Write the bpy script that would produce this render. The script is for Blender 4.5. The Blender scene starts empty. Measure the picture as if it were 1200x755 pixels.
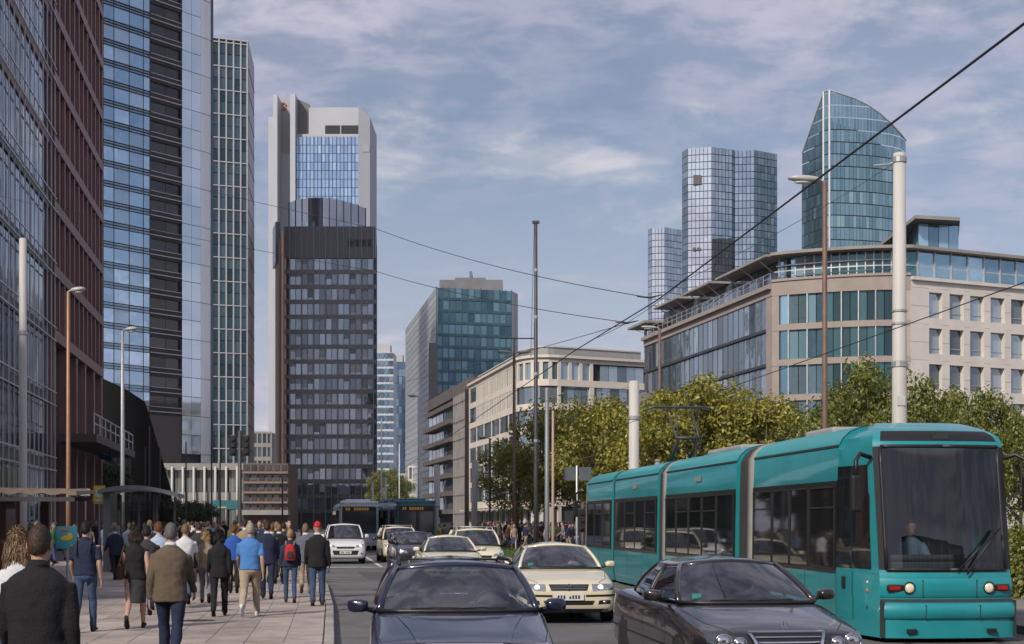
import bpy, bmesh, math, random
from mathutils import Vector, Matrix
from mathutils.bvhtree import BVHTree
R = math.radians
random.seed(11)
scene = bpy.context.scene
col = scene.collection

# ------------------------------------------------------------------ camera
F = 1744.0; CX = 600.0; HY = 611.0; EYE = 1.83      # focal length and horizon in photo pixels, eye height in metres
cam_d = bpy.data.cameras.new("camera"); cam = bpy.data.objects.new("camera", cam_d); col.objects.link(cam)
cam.location = (0, 0, EYE); cam.rotation_euler = (R(90), 0, 0)
cam_d.sensor_width = 36; cam_d.lens = 36 * F / 1200.0
cam_d.shift_y = (HY - 377.5) / 1200.0
cam_d.clip_start = 0.1; cam_d.clip_end = 6000
scene.camera = cam

# ------------------------------------------------------------------ sky, sun, exposure
SUN_AZ = (-0.55, -0.835)      # horizontal direction towards the sun (left and behind the camera)
SUN_EL = R(36)
world = bpy.data.worlds.new("World"); scene.world = world; world.use_nodes = True
wn = world.node_tree.nodes; wl = world.node_tree.links
for n in list(wn): wn.remove(n)
w_out = wn.new("ShaderNodeOutputWorld"); w_bg = wn.new("ShaderNodeBackground")
sky = wn.new("ShaderNodeTexSky"); sky.sky_type = 'NISHITA'; sky.sun_disc = False
sky.sun_elevation = SUN_EL; sky.sun_rotation = math.atan2(SUN_AZ[0], SUN_AZ[1])
sky.altitude = 100; sky.air_density = 1.0; sky.dust_density = 1.2; sky.ozone_density = 2.0
w_tc = wn.new("ShaderNodeTexCoord"); w_sep = wn.new("ShaderNodeSeparateXYZ")
wl.new(w_tc.outputs["Generated"], w_sep.inputs[0])
def wmath(op, a, b=None, clamp=False):
    m = wn.new("ShaderNodeMath"); m.operation = op; m.use_clamp = clamp
    for i, v in enumerate((a, b)):
        if v is None: continue
        if isinstance(v, (int, float)): m.inputs[i].default_value = v
        else: wl.new(v, m.inputs[i])
    return m.outputs[0]
zz = wmath('ADD', wmath('MAXIMUM', w_sep.outputs[2], 0.0), 0.16)
comb = wn.new("ShaderNodeCombineXYZ")
wl.new(wmath('DIVIDE', w_sep.outputs[0], zz), comb.inputs[0]); wl.new(wmath('DIVIDE', w_sep.outputs[1], zz), comb.inputs[1])
def wnoise(scale, detail, rough, dist=0.0, sy=1.0):
    mp = wn.new("ShaderNodeMapping"); mp.inputs["Scale"].default_value = (1, sy, 1); mp.inputs["Location"].default_value = (3.1, 1.7, 0)
    wl.new(comb.outputs[0], mp.inputs[0])
    n = wn.new("ShaderNodeTexNoise"); n.inputs["Scale"].default_value = scale; n.inputs["Detail"].default_value = detail
    n.inputs["Roughness"].default_value = rough; n.inputs["Distortion"].default_value = dist
    wl.new(mp.outputs[0], n.inputs["Vector"]); return n.outputs[0]
def wramp(v, lo, hi):
    m = wn.new("ShaderNodeMapRange"); m.inputs[1].default_value = lo; m.inputs[2].default_value = hi
    m.interpolation_type = 'SMOOTHSTEP'; wl.new(v, m.inputs[0]); return m.outputs[0]
big = wramp(wnoise(0.8, 4, 0.5, 0.3), 0.30, 0.62)            # broad sheets of thin cloud
rip = wramp(wnoise(6.5, 8, 0.6, 0.25, 1.15), 0.38, 0.64)       # ripples inside the sheets
puf = wramp(wnoise(2.3, 7, 0.58, 0.3), 0.52, 0.70)           # a few denser heaps
cl = wmath('ADD', wmath('MULTIPLY', big, 0.34), wmath('MULTIPLY', rip, wmath('ADD', wmath('MULTIPLY', big, 0.62), 0.24)), True)
low = wramp(w_sep.outputs[2], 0.30, 0.0)                      # haze towards the horizon
cl = wmath('MAXIMUM', cl, wmath('MULTIPLY', low, 0.7))
cl = wmath('ADD', wmath('MULTIPLY', cl, 0.92), 0.08, True)
w_mix = wn.new("ShaderNodeMixRGB"); w_mix.blend_type = 'MIX'
w_sat = wn.new("ShaderNodeHueSaturation"); w_sat.inputs["Saturation"].default_value = 0.92; w_sat.inputs["Value"].default_value = 0.76; wl.new(sky.outputs[0], w_sat.inputs["Color"])
wl.new(cl, w_mix.inputs[0]); wl.new(w_sat.outputs[0], w_mix.inputs[1])
w_mix.inputs[2].default_value = (4.8, 4.65, 5.8, 1)         # thin cloud, in the sky texture's own units
w_m2 = wn.new("ShaderNodeMixRGB"); wl.new(wmath('MULTIPLY', wmath('MULTIPLY', puf, wmath('ADD', wmath('MULTIPLY', rip, 0.6), 0.4)), 0.8), w_m2.inputs[0]); wl.new(w_mix.outputs[0], w_m2.inputs[1]); w_m2.inputs[2].default_value = (6.4, 6.2, 6.5, 1)
wl.new(w_m2.outputs[0], w_bg.inputs[0]); w_bg.inputs[1].default_value = 0.079
wl.new(w_bg.outputs[0], w_out.inputs[0])

sun_d = bpy.data.lights.new("sun", 'SUN'); sun = bpy.data.objects.new("sun", sun_d); col.objects.link(sun)
sun_d.energy = 2.7; sun_d.angle = R(5.0); sun_d.color = (1.0, 0.91, 0.80)
sd = Vector((SUN_AZ[0] * math.cos(SUN_EL), SUN_AZ[1] * math.cos(SUN_EL), math.sin(SUN_EL)))
sun.rotation_euler = sd.to_track_quat('Z', 'Y').to_euler(); sun.location = sd * 300
vs = scene.view_settings
vs.view_transform = 'Standard'; vs.look = 'None'; vs.exposure = 0.55; vs.gamma = 1.0; vs.use_curve_mapping = False
scene.render.engine = 'CYCLES'
scene.cycles.use_denoising = True
scene.cycles.max_bounces = 7; scene.cycles.diffuse_bounces = 2; scene.cycles.glossy_bounces = 3
scene.cycles.transparent_max_bounces = 10; scene.cycles.transmission_bounces = 3
scene.cycles.caustics_reflective = False; scene.cycles.caustics_refractive = False
scene.cycles.sample_clamp_indirect = 4.0

# ------------------------------------------------------------------ photo pixel -> metres
def WX(px, Y): return (px - CX) / F * Y
def W(px, Y): return Vector((WX(px, Y), Y))
def H(py, Y): return EYE + (HY - py) / F * Y
def P(px, py, Y): return Vector((WX(px, Y), Y, H(py, Y)))

# ------------------------------------------------------------------ mesh builder
class MB:
    def __init__(s): s.v = []; s.f = []; s.m = []; s.mi = 0
    def add(s, vs, fs):
        o = len(s.v); s.v.extend([tuple(p) for p in vs])
        for f in fs: s.f.append(tuple(i + o for i in f)); s.m.append(s.mi)
        return s
    def quad(s, a, b, c, d): return s.add((a, b, c, d), ((0, 1, 2, 3),))
    def box(s, x0, x1, y0, y1, z0, z1):
        return s.add([(x, y, z) for z in (z0, z1) for y in (y0, y1) for x in (x0, x1)],
                     [(0, 2, 3, 1), (4, 5, 7, 6), (0, 1, 5, 4), (2, 6, 7, 3), (0, 4, 6, 2), (1, 3, 7, 5)])
    def obox(s, o, u, v, w):            # corner o and three edge vectors
        o = Vector(o); u = Vector(u); v = Vector(v); w = Vector(w)
        p = [o + u * i + v * j + w * k for k in (0, 1) for j in (0, 1) for i in (0, 1)]
        f = [(0, 2, 3, 1), (4, 5, 7, 6), (0, 1, 5, 4), (2, 6, 7, 3), (0, 4, 6, 2), (1, 3, 7, 5)]
        if u.cross(v).dot(w) < 0: f = [tuple(reversed(q)) for q in f]
        return s.add(p, f)
    def prism(s, pts, z0, z1, cap=True):   # counter-clockwise footprint
        n = len(pts)
        vs = [(p[0], p[1], z0) for p in pts] + [(p[0], p[1], (z1[i] if isinstance(z1, (list, tuple)) else z1)) for i, p in enumerate(pts)]
        fs = [(i, (i + 1) % n, n + (i + 1) % n, n + i) for i in range(n)]
        if cap: fs += [tuple(range(n - 1, -1, -1)), tuple(range(n, 2 * n))]
        return s.add(vs, fs)
    def rings(s, rings, closed=True, cap=True):
        n = len(rings[0]); o = []
        for r in rings: o.extend(r)
        fs = []
        for i in range(len(rings) - 1):
            for j in range(n if closed else n - 1):
                k = (j + 1) % n
                fs.append((i * n + j, i * n + k, (i + 1) * n + k, (i + 1) * n + j))
        if cap and closed:
            fs.append(tuple(range(n - 1, -1, -1))); fs.append(tuple((len(rings) - 1) * n + j for j in range(n)))
        return s.add(o, fs)
    def tube(s, pts, rad, n=8, cap=True):
        pts = [Vector(p) for p in pts]
        if not isinstance(rad, (list, tuple)): rad = [rad] * len(pts)
        rs = []; ref = None
        for i, p in enumerate(pts):
            d = (pts[min(i + 1, len(pts) - 1)] - pts[max(i - 1, 0)]).normalized()
            if ref is None: ref = Vector((0, 0, 1)) if abs(d.z) < 0.9 else Vector((1, 0, 0))
            a = d.cross(ref).normalized(); b = a.cross(d).normalized(); ref = b
            rs.append([p + (a * math.cos(t) + b * math.sin(t)) * rad[i] for t in [2 * math.pi * k / n for k in range(n)]])
        rs = [list(reversed(r)) for r in rs]
        return s.rings(rs, True, cap)
    def lathe(s, prof, n=20, axis='z', o=(0, 0, 0)):   # prof: (radius, height)
        rs = []
        for r, h in prof:
            ring = []
            for k in range(n):
                t = 2 * math.pi * k / n; a, b = r * math.cos(t), r * math.sin(t)
                p = (a, b, h) if axis == 'z' else ((h, a, b) if axis == 'x' else (b, h, a))
                ring.append((p[0] + o[0], p[1] + o[1], p[2] + o[2]))
            rs.append(ring)
        return s.rings(rs)
    def ell(s, c, r, nu=12, nv=8, rot=None):
        c = Vector(c); rs = []
        for i in range(nv + 1):
            ph = -math.pi / 2 + math.pi * i / nv
            ring = []
            for k in range(nu):
                t = 2 * math.pi * k / nu
                p = Vector((r[0] * max(math.cos(ph), .02) * math.cos(t), r[1] * max(math.cos(ph), .02) * math.sin(t), r[2] * math.sin(ph)))
                if rot: p = rot @ p
                ring.append(c + p)
            rs.append(ring)
        return s.rings(rs)
    def grid(s, rows):                  # rows of points, open
        return s.rings(rows, closed=False, cap=False)
    def mesh(s, name, mats, smooth=False):
        me = bpy.data.meshes.new(name); me.from_pydata(s.v, [], s.f)
        for m in (mats if isinstance(mats, (list, tuple)) else [mats]): me.materials.append(m)
        if len(me.materials) > 1: me.polygons.foreach_set("material_index", s.m)
        if smooth: me.polygons.foreach_set("use_smooth", [True] * len(me.polygons))
        me.update(); return me
    def build(s, name, mats, parent=None, smooth=False, kind=None):
        o = bpy.data.objects.new(name, s.mesh(name, mats, smooth)); col.objects.link(o)
        if parent is not None: o.parent = parent
        if kind: o["kind"] = kind
        return o

def put(name, me, parent=None, loc=(0, 0, 0), rz=0.0, scale=None):
    o = bpy.data.objects.new(name, me); col.objects.link(o); o.location = loc
    if rz: o.rotation_euler = (0, 0, rz)
    if scale: o.scale = scale
    if parent is not None: o.parent = parent
    return o
def tag(o, label=None, cat=None, group=None, kind=None):
    if label: o["label"] = label
    if cat: o["category"] = cat
    if group: o["group"] = group
    if kind: o["kind"] = kind
    return o
def thing(name, label, cat, loc=(0, 0, 0), rz=0.0, group=None):
    o = bpy.data.objects.new(name, None); col.objects.link(o); o.empty_display_size = 0.3
    o.location = loc; o.rotation_euler = (0, 0, rz)
    return tag(o, label, cat, group)
def kids(o): return [c for c in o.children]
def copy_tree(o, parent=None):
    c = o.copy(); col.objects.link(c)
    if parent is not None: c.parent = parent
    for ch in kids(o): copy_tree(ch, c)
    return c
def mods_to_mesh(o):                    # bake an object's modifiers into its mesh
    dg = bpy.context.evaluated_depsgraph_get(); dg.update()
    me = bpy.data.meshes.new_from_object(o.evaluated_get(dg)); o.modifiers.clear(); o.data = me; return o
def bevel(o, w=0.01, seg=2, ang=35):
    m = o.modifiers.new("b", 'BEVEL'); m.width = w; m.segments = seg; m.limit_method = 'ANGLE'; m.angle_limit = R(ang); m.harden_normals = False
    return o

# ------------------------------------------------------------------ materials
MATS = {}
def mat(name, c, rough=0.6, metal=0.0, var=0.12, vs=3.0, bump=0.0, bs=40.0, spec=0.5, rnd=0.0, coat=0.0, emit=None, es=0.0, stretch=None, stain=0.0, spots=0.0):
    """procedural material: base colour broken up by two noises, optional relief and per-object variation"""
    if name in MATS: return MATS[name]
    m = bpy.data.materials.new(name); m.use_nodes = True; N = m.node_tree.nodes; L = m.node_tree.links
    b = N["Principled BSDF"]; b.inputs["Roughness"].default_value = rough; b.inputs["Metallic"].default_value = metal
    b.inputs["Specular IOR Level"].default_value = spec; b.inputs["Coat Weight"].default_value = coat; b.inputs["Coat Roughness"].default_value = 0.04
    tc = N.new("ShaderNodeTexCoord"); src = tc.outputs["Object"]
    if stretch:
        mp = N.new("ShaderNodeMapping"); mp.inputs["Scale"].default_value = stretch; L.new(src, mp.inputs[0]); src = mp.outputs[0]
    n1 = N.new("ShaderNodeTexNoise"); n1.inputs["Scale"].default_value = vs; n1.inputs["Detail"].default_value = 6; n1.inputs["Roughness"].default_value = 0.62
    L.new(src, n1.inputs["Vector"])
    mr = N.new("ShaderNodeMapRange"); mr.inputs[1].default_value = 0.25; mr.inputs[2].default_value = 0.75
    mr.inputs[3].default_value = 1 - var; mr.inputs[4].default_value = 1 + var; L.new(n1.outputs[0], mr.inputs[0])
    val = mr.outputs[0]
    if rnd:
        oi = N.new("ShaderNodeObjectInfo"); r2 = N.new("ShaderNodeMapRange"); r2.inputs[3].default_value = 1 - rnd; r2.inputs[4].default_value = 1 + rnd
        L.new(oi.outputs["Random"], r2.inputs[0]); mm = N.new("ShaderNodeMath"); mm.operation = 'MULTIPLY'
        L.new(val, mm.inputs[0]); L.new(r2.outputs[0], mm.inputs[1]); val = mm.outputs[0]
    if stain or spots:                   # dirt laid down in the place itself: broad stains and trodden spots
        gp = N.new("ShaderNodeNewGeometry")
        def factor(src_out, lo, hi, amt, node_in):
            q = N.new("ShaderNodeMapRange"); q.interpolation_type = 'SMOOTHSTEP'; q.inputs[1].default_value = lo; q.inputs[2].default_value = hi; q.inputs[3].default_value = 1 - amt; q.inputs[4].default_value = 1.0
            L.new(src_out, q.inputs[0]); k = N.new("ShaderNodeMath"); k.operation = 'MULTIPLY'; L.new(q.outputs[0], k.inputs[0]); L.new(node_in, k.inputs[1]); return k.outputs[0]
        for sc_, lo, hi, am in ((.55, .34, .58, stain), (2.6, .30, .50, stain * .6)):
            ns = N.new("ShaderNodeTexNoise"); ns.inputs["Scale"].default_value = sc_; ns.inputs["Detail"].default_value = 7; ns.inputs["Roughness"].default_value = .65; L.new(gp.outputs["Position"], ns.inputs["Vector"]); val = factor(ns.outputs[0], lo, hi, am, val)
        if spots:
            vo = N.new("ShaderNodeTexVoronoi"); vo.inputs["Scale"].default_value = 2.2; vo.inputs["Randomness"].default_value = 1.0; L.new(gp.outputs["Position"], vo.inputs["Vector"]); val = factor(vo.outputs["Distance"], .05, .09, spots, val)
    mx = N.new("ShaderNodeVectorMath"); mx.operation = 'SCALE'; mx.inputs[0].default_value = c; L.new(val, mx.inputs["Scale"])
    L.new(mx.outputs[0], b.inputs["Base Color"])
    rr = N.new("ShaderNodeMapRange"); rr.inputs[3].default_value = max(0.02, rough - 0.12 * rough); rr.inputs[4].default_value = min(1, rough + 0.18 * rough)
    L.new(n1.outputs[0], rr.inputs[0]); L.new(rr.outputs[0], b.inputs["Roughness"])
    if bump:
        n2 = N.new("ShaderNodeTexNoise"); n2.inputs["Scale"].default_value = bs; n2.inputs["Detail"].default_value = 4; L.new(src, n2.inputs["Vector"])
        bp = N.new("ShaderNodeBump"); bp.inputs["Strength"].default_value = bump; bp.inputs["Distance"].default_value = 0.02
        L.new(n2.outputs[0], bp.inputs["Height"]); L.new(bp.outputs[0], b.inputs["Normal"])
    if emit: b.inputs["Emission Color"].default_value = (*emit, 1); b.inputs["Emission Strength"].default_value = es
    MATS[name] = m; return m

def glassmat(name, refl, dark, metal=0.55, rough=0.04, rnd=0.35, wob=0.06, ws=0.35, island=False, blind=0.25):
    """reflective curtain-wall glass; each pane its own tone, slightly buckled so reflections wander"""
    if name in MATS: return MATS[name]
    m = bpy.data.materials.new(name); m.use_nodes = True; N = m.node_tree.nodes; L = m.node_tree.links
    b = N["Principled BSDF"]; b.inputs["Roughness"].default_value = rough; b.inputs["Metallic"].default_value = metal
    b.inputs["Specular IOR Level"].default_value = 0.8
    if island: ge = N.new("ShaderNodeNewGeometry"); rv = ge.outputs["Random Per Island"]
    else: oi = N.new("ShaderNodeObjectInfo"); rv = oi.outputs["Random"]
    mx = N.new("ShaderNodeMixRGB"); mx.inputs[1].default_value = (*refl, 1); mx.inputs[2].default_value = (*dark, 1)
    mr = N.new("ShaderNodeMapRange"); mr.inputs[3].default_value = 0.5 - rnd; mr.inputs[4].default_value = 0.5 + rnd
    L.new(rv, mr.inputs[0]); L.new(mr.outputs[0], mx.inputs[0]); L.new(mx.outputs[0], b.inputs["Base Color"])
    # some panes have blinds down: a second hash of the same random number
    h = N.new("ShaderNodeMath"); h.operation = 'MULTIPLY'; h.inputs[1].default_value = 37.73; L.new(rv, h.inputs[0])
    fr = N.new("ShaderNodeMath"); fr.operation = 'FRACT'; L.new(h.outputs[0], fr.inputs[0])
    gt = N.new("ShaderNodeMath"); gt.operation = 'LESS_THAN'; gt.inputs[1].default_value = blind; L.new(fr.outputs[0], gt.inputs[0])
    ms = N.new("ShaderNodeMapRange"); ms.inputs[3].default_value = metal; ms.inputs[4].default_value = metal * 0.55; L.new(gt.outputs[0], ms.inputs[0])
    L.new(ms.outputs[0], b.inputs["Metallic"])
    tc = N.new("ShaderNodeTexCoord"); ad = N.new("ShaderNodeVectorMath"); ad.operation = 'ADD'
    geo = N.new("ShaderNodeNewGeometry"); L.new(geo.outputs["Position"], ad.inputs[0])
    sc = N.new("ShaderNodeVectorMath"); sc.operation = 'SCALE'; sc.inputs[0].default_value = (9, 7, 5); L.new(rv, sc.inputs["Scale"]); L.new(sc.outputs[0], ad.inputs[1])
    n2 = N.new("ShaderNodeTexNoise"); n2.inputs["Scale"].default_value = ws; n2.inputs["Detail"].default_value = 1.5; L.new(ad.outputs[0], n2.inputs["Vector"])
    bp = N.new("ShaderNodeBump"); bp.inputs["Strength"].default_value = wob; bp.inputs["Distance"].default_value = 0.4
    L.new(n2.outputs[0], bp.inputs["Height"]); L.new(bp.outputs[0], b.inputs["Normal"])
    MATS[name] = m; return m

def clearglass(name, tint=(0.5, 0.56, 0.55), refl=0.12, rough=0.01):
    """thin see-through glazing: tinted transmission plus Fresnel mirror"""
    if name in MATS: return MATS[name]
    m = bpy.data.materials.new(name); m.use_nodes = True; N = m.node_tree.nodes; L = m.node_tree.links
    N.remove(N["Principled BSDF"]); out = N["Material Output"]
    t = N.new("ShaderNodeBsdfTransparent"); t.inputs[0].default_value = (*tint, 1)
    g = N.new("ShaderNodeBsdfGlossy"); g.inputs["Roughness"].default_value = rough; g.inputs[0].default_value = (1, 1, 1, 1)
    fr = N.new("ShaderNodeFresnel"); fr.inputs[0].default_value = 1.5
    ad = N.new("ShaderNodeMath"); ad.operation = 'MULTIPLY_ADD'; ad.use_clamp = True; ad.inputs[1].default_value = 1.3; ad.inputs[2].default_value = refl; L.new(fr.outputs[0], ad.inputs[0])
    mx = N.new("ShaderNodeMixShader"); L.new(ad.outputs[0], mx.inputs[0]); L.new(t.outputs[0], mx.inputs[1]); L.new(g.outputs[0], mx.inputs[2])
    L.new(mx.outputs[0], out.inputs[0]); MATS[name] = m; return m

STEEL = mat("galvanised_steel", (0.42, 0.43, 0.44), 0.45, 0.6, 0.15, 2)
WHITEPOST = mat("pale_concrete_mast", (0.47, 0.455, 0.43), 0.6, 0, 0.12, 1.5, 0.1, 12, stretch=(3, 3, .4))
RUSTPOST = mat("weathered_brown_pole", (0.16, 0.10, 0.075), 0.6, 0.2, 0.3, 2, 0.1, 20)
DARKPOST = mat("dark_pole_paint", (0.06, 0.06, 0.065), 0.5, 0.2, 0.2, 2)
BLACK = mat("black_plastic", (0.012, 0.012, 0.013), 0.45, 0, 0.2, 8)
RUBBER = mat("rubber", (0.016, 0.016, 0.017), 0.8, 0, 0.25, 10, 0.2, 60)
CHROME = mat("chrome", (0.75, 0.75, 0.77), 0.12, 1.0, 0.05, 5)
WIRE = mat("wire_black", (0.02, 0.02, 0.022), 0.6, 0, 0.1, 2)
# ------------------------------------------------------------------ ground, road, pavements
ASPH = mat("asphalt", (0.135, 0.13, 0.132), 0.78, 0, 0.30, 0.45, 0.35, 55, stain=.38)
GROUND = mat("city_ground", (0.13, 0.125, 0.12), 0.85, 0, 0.25, 0.15, 0.2, 20)
PAVE = mat("paving_stone", (0.38, 0.325, 0.295), 0.75, 0, 0.16, 1.2, 0.25, 45, rnd=0.13, stain=.32, spots=.4)
PAVEB = mat("paving_bed", (0.15, 0.13, 0.12), 0.9, 0, 0.2, 4, 0.2, 30)
KERB = mat("kerb_granite", (0.33, 0.30, 0.28), 0.7, 0, 0.2, 6, 0.25, 60, rnd=0.12, stain=.35)
PAINT = mat("road_paint", (0.62, 0.61, 0.58), 0.65, 0, 0.28, 5, 0.1, 40, stain=.45)
GRASSM = mat("grass_blades", (0.055, 0.10, 0.02), 0.7, 0, 0.4, 0.6)
RAILM = mat("rail_steel", (0.25, 0.24, 0.23), 0.3, 0.9, 0.2, 3)

def sheet(name, pts, z, m):
    mb = MB(); n = len(pts); mb.add([(p[0], p[1], z) for p in pts], [tuple(range(n))])
    return tag(mb.build(name, m), kind='structure')
sheet("ground", [(-1500, -300), (1500, -300), (1500, 2600), (-1500, 2600)], -0.012, GROUND)

KP = [(3.9, -30), (0.05, 0), (-1.35, 11), (-2.6, 21.8), (-3.62, 30.2), (-4.97, 40.2), (-5.75, 45), (-8.3, 60), (-12.2, 80), (-18, 108), (-26, 150), (-36, 205)]
KP = [Vector(p) for p in KP]
def kx(Y):
    for a, b in zip(KP, KP[1:]):
        if a.y <= Y <= b.y: return a.x + (b.x - a.x) * (Y - a.y) / (b.y - a.y)
    return KP[-1].x
def track_x(Y): return 5.41 - 0.1095 * (Y - 21.7)          # left flank of the tram
road_pts = [(track_x(-30) - .55, -30), (track_x(150) - .55, 150), (-8, 205), (-20, 330), (-62, 330)] + [(p.x, p.y) for p in reversed(KP)]
sheet("road", road_pts, 0.0, ASPH)

# left pavement: bed, kerb stones, paving slabs
bed = MB()
bed.prism([(p.x - 0.16, p.y) for p in KP] + [(-60, 205), (-60, -30)], -0.01, 0.104)
pav = tag(bed.build("pavement", PAVEB), kind='structure')
ks = MB(); c = 0.012; ln, wd, hh = 0.985, 0.15, 0.13
ks.rings([[(0, 0, -.05), (0, ln, -.05), (-wd, ln, -.05), (-wd, 0, -.05)], [(0, 0, hh - c), (0, ln, hh - c), (-wd, ln, hh - c), (-wd, 0, hh - c)],
          [(-c, c, hh), (-c, ln - c, hh), (-wd + c, ln - c, hh), (-wd + c, c, hh)]])
kme = ks.mesh("kerb_stone", KERB)
Y = 10.0
while Y < 62:
    x0, x1 = kx(Y), kx(Y + 1)
    put("kerb_stone", kme, pav, (x0, Y, 0), math.atan2(-(x1 - x0), 1.0)); Y += 1.0 / math.sqrt(1 + (x1 - x0) ** 2)
def slab_ring(w, l, h=0.12, b=0.006):
    return [[(0, 0, .06), (w, 0, .06), (w, l, .06), (0, l, .06)], [(0, 0, h - b), (w, 0, h - b), (w, l, h - b), (0, l, h - b)],
            [(b, b, h), (w - b, b, h), (w - b, l - b, h), (b, l - b, h)]]
SW, SL = 0.55, 0.78
sm = MB(); sm.rings(slab_ring(SW - .008, SL - .008)); sme = sm.mesh("paving_slab", PAVE)
far = MB(); r_i = 0; Y = 20.5
while Y < 64:
    x0, x1 = kx(Y), kx(Y + SL); a = math.atan2(-(x1 - x0), SL); ca, sa = math.cos(a), math.sin(a)
    ncol = 10 if Y < 42 else 0
    for j in range(52):
        lx = -0.165 - (j + 1) * SW; ox, oy = x0 + lx + ((x1 - x0) * .5 if j % 2 else 0), Y + (SL * .5 if j % 2 else 0)
        if j < ncol: put("paving_slab", sme, pav, (ox, oy, random.uniform(-.0015, .0015)), a)
        else:
            dz = random.uniform(-.0015, .0015)
            far.rings([[(ox + p[0] * ca - p[1] * sa, oy + p[0] * sa + p[1] * ca, p[2] + dz) for p in r] for r in slab_ring(SW - .008, SL - .008)])
    Y += SL
far.build("paving_slab_field", mat("paving_stone_far", (0.38, 0.325, 0.295), 0.75, 0, 0.22, 1.0, 0.25, 45, stain=.32, spots=.4), pav, kind='stuff')

# right side: tram bed with rails, grass bed, pavement
bedr = MB(); bedr.prism([(track_x(-30) - .55, -30), (track_x(-30) + 3.1, -30), (track_x(62) + 3.1, 62), (track_x(62) - .55, 62)], -0.01, 0.006)
tb = tag(bedr.build("tram_track_bed", mat("track_concrete", (0.12, 0.115, 0.11), 0.85, 0, 0.25, 0.6, 0.3, 40)), kind='structure')
rl = MB()
for off in (0.48, 1.92):
    rl.prism([(track_x(-30) + off, -30), (track_x(-30) + off + .09, -30), (track_x(62) + off + .09, 62), (track_x(62) + off, 62)], 0, 0.016)
rl.build("rail", RAILM, tb)
gb = MB(); gb.prism([(track_x(62) - .4, 62), (track_x(62) + 2.9, 62), (track_x(140) + 2.9, 140), (track_x(140) - .4, 140)], -0.01, 0.13)
gbo = tag(gb.build("grass_bed", mat("turf_soil", (0.05, 0.075, 0.02), 0.9, 0, 0.4, 2, 0.4, 30)), kind='structure')
gr = MB(); rg = random.Random(5)
for i in range(6500):
    Yg = 62.3 + 76 * rg.random() ** 1.6; x = track_x(Yg) - .3 + 3.1 * rg.random(); h = rg.uniform(.05, .16); t = rg.random() * 6.28
    dx, dy = math.cos(t) * .03, math.sin(t) * .03
    gr.add([(x - dx, Yg - dy, .12), (x + dx, Yg + dy, .12), (x + rg.uniform(-.06, .06), Yg + rg.uniform(-.06, .06), .13 + h)], [(0, 1, 2)])
tag(gr.build("grass", GRASSM), "short green grass growing on the tram bed beside the road", "grass", kind='stuff')
pr = MB(); pr.prism([(track_x(-30) + 3.1, -30), (60, -30), (60, 145), (track_x(140) + 2.9, 145), (track_x(62) + 3.1, 62)], -0.01, 0.14)
pvr = tag(pr.build("pavement", mat("right_pavement", (0.2, 0.18, 0.165), 0.85, 0, 0.25, 0.5, 0.2, 20)), kind='structure')
for i in range(40):
    Yk = 62 + i * 1.6
    if Yk < 126:
        k = MB(); k.box(-.08, .08, 0, 1.58, -.05, .17); 
        if i == 0: k2 = k.mesh("kerb_stone", KERB)
        put("kerb_stone", k2, gbo, (track_x(Yk) - .5, Yk, 0), R(6.25))

# painted markings, each its own strip
def marking(pts, label):
    mb = MB(); mb.add([(p[0], p[1], 0.004) for p in pts], [tuple(range(len(pts)))])
    o = mb.build("road_marking", PAINT); tag(o, kind='structure'); return o
def lane(x0, y0, y1, w=0.14, sl=-0.128):
    marking([(x0, y0), (x0 + w, y0), (x0 + w + sl * (y1 - y0), y1), (x0 + sl * (y1 - y0), y1)], "")
yy = 24.0
while yy < 140:
    lane(0.6 - 0.128 * (yy - 21.7), yy, yy + 4); yy += 10
yy = 30.0
lane(-5.25, 59.2, 76, 0.16, -0.136)
yy = 82
while yy < 160: lane(-8.3 - .14 * (yy - 82), yy, yy + 5, .16, -.14); yy += 11
marking([(kx(58.9) + .1, 58.9), (-5.0, 58.9), (-5.05, 59.45), (kx(59.45) + .1, 59.45)], "")
lane(track_x(24) - .62, 24, 60, 0.15, -0.1095)
marking([(-9.4, 84), (-4.6, 83.4), (-4.6, 83.9), (-9.4, 84.5)], "")

# iron covers and gully grates let into the road and pavement
IRON = mat("cast_iron", (.06, .055, .05), .55, .5, .3, 12, .4, 60)
def cover(x, y, z, r, label):
    t = thing("manhole_cover", label, "cover", (x, y, z)); mb = MB(); mb.lathe([(r, -.02), (r, .004), (r * .93, .006)], 24); mb.build("rim", IRON, t)
    mb = MB()
    for k in range(7): yy_ = -r * .75 + r * .25 * k; hw_ = math.sqrt(max(0, (r * .85) ** 2 - yy_ ** 2)); mb.box(-hw_, hw_, yy_ - .02, yy_ + .02, .004, .010)
    mb.build("tread_bar", IRON, t)
cover(-3.4, 39.5, .0, .33, "round iron manhole cover in the road near the kerb")
cover(-5.4, 25.6, .118, .30, "round iron cover set in the left pavement")
cover(2.4, 33, .0, .33, "round iron manhole cover in the road beside the tram lane")
PATCH = mat("asphalt_patch", (.075, .073, .075), .8, 0, .25, 2, .3, 60)
for pts in ([(-3.0, 33), (-1.6, 32.6), (-2.0, 37.5), (-3.5, 38)], [(.9, 38), (2.4, 38), (1.8, 45), (.3, 45)], [(-4.6, 47), (-3.2, 47), (-4.0, 54), (-5.6, 54)]):
    mb = MB(); mb.add([(p[0], p[1], .003) for p in pts], [(0, 1, 2, 3)]); tag(mb.build("road_patch", PATCH), kind='structure')
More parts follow.
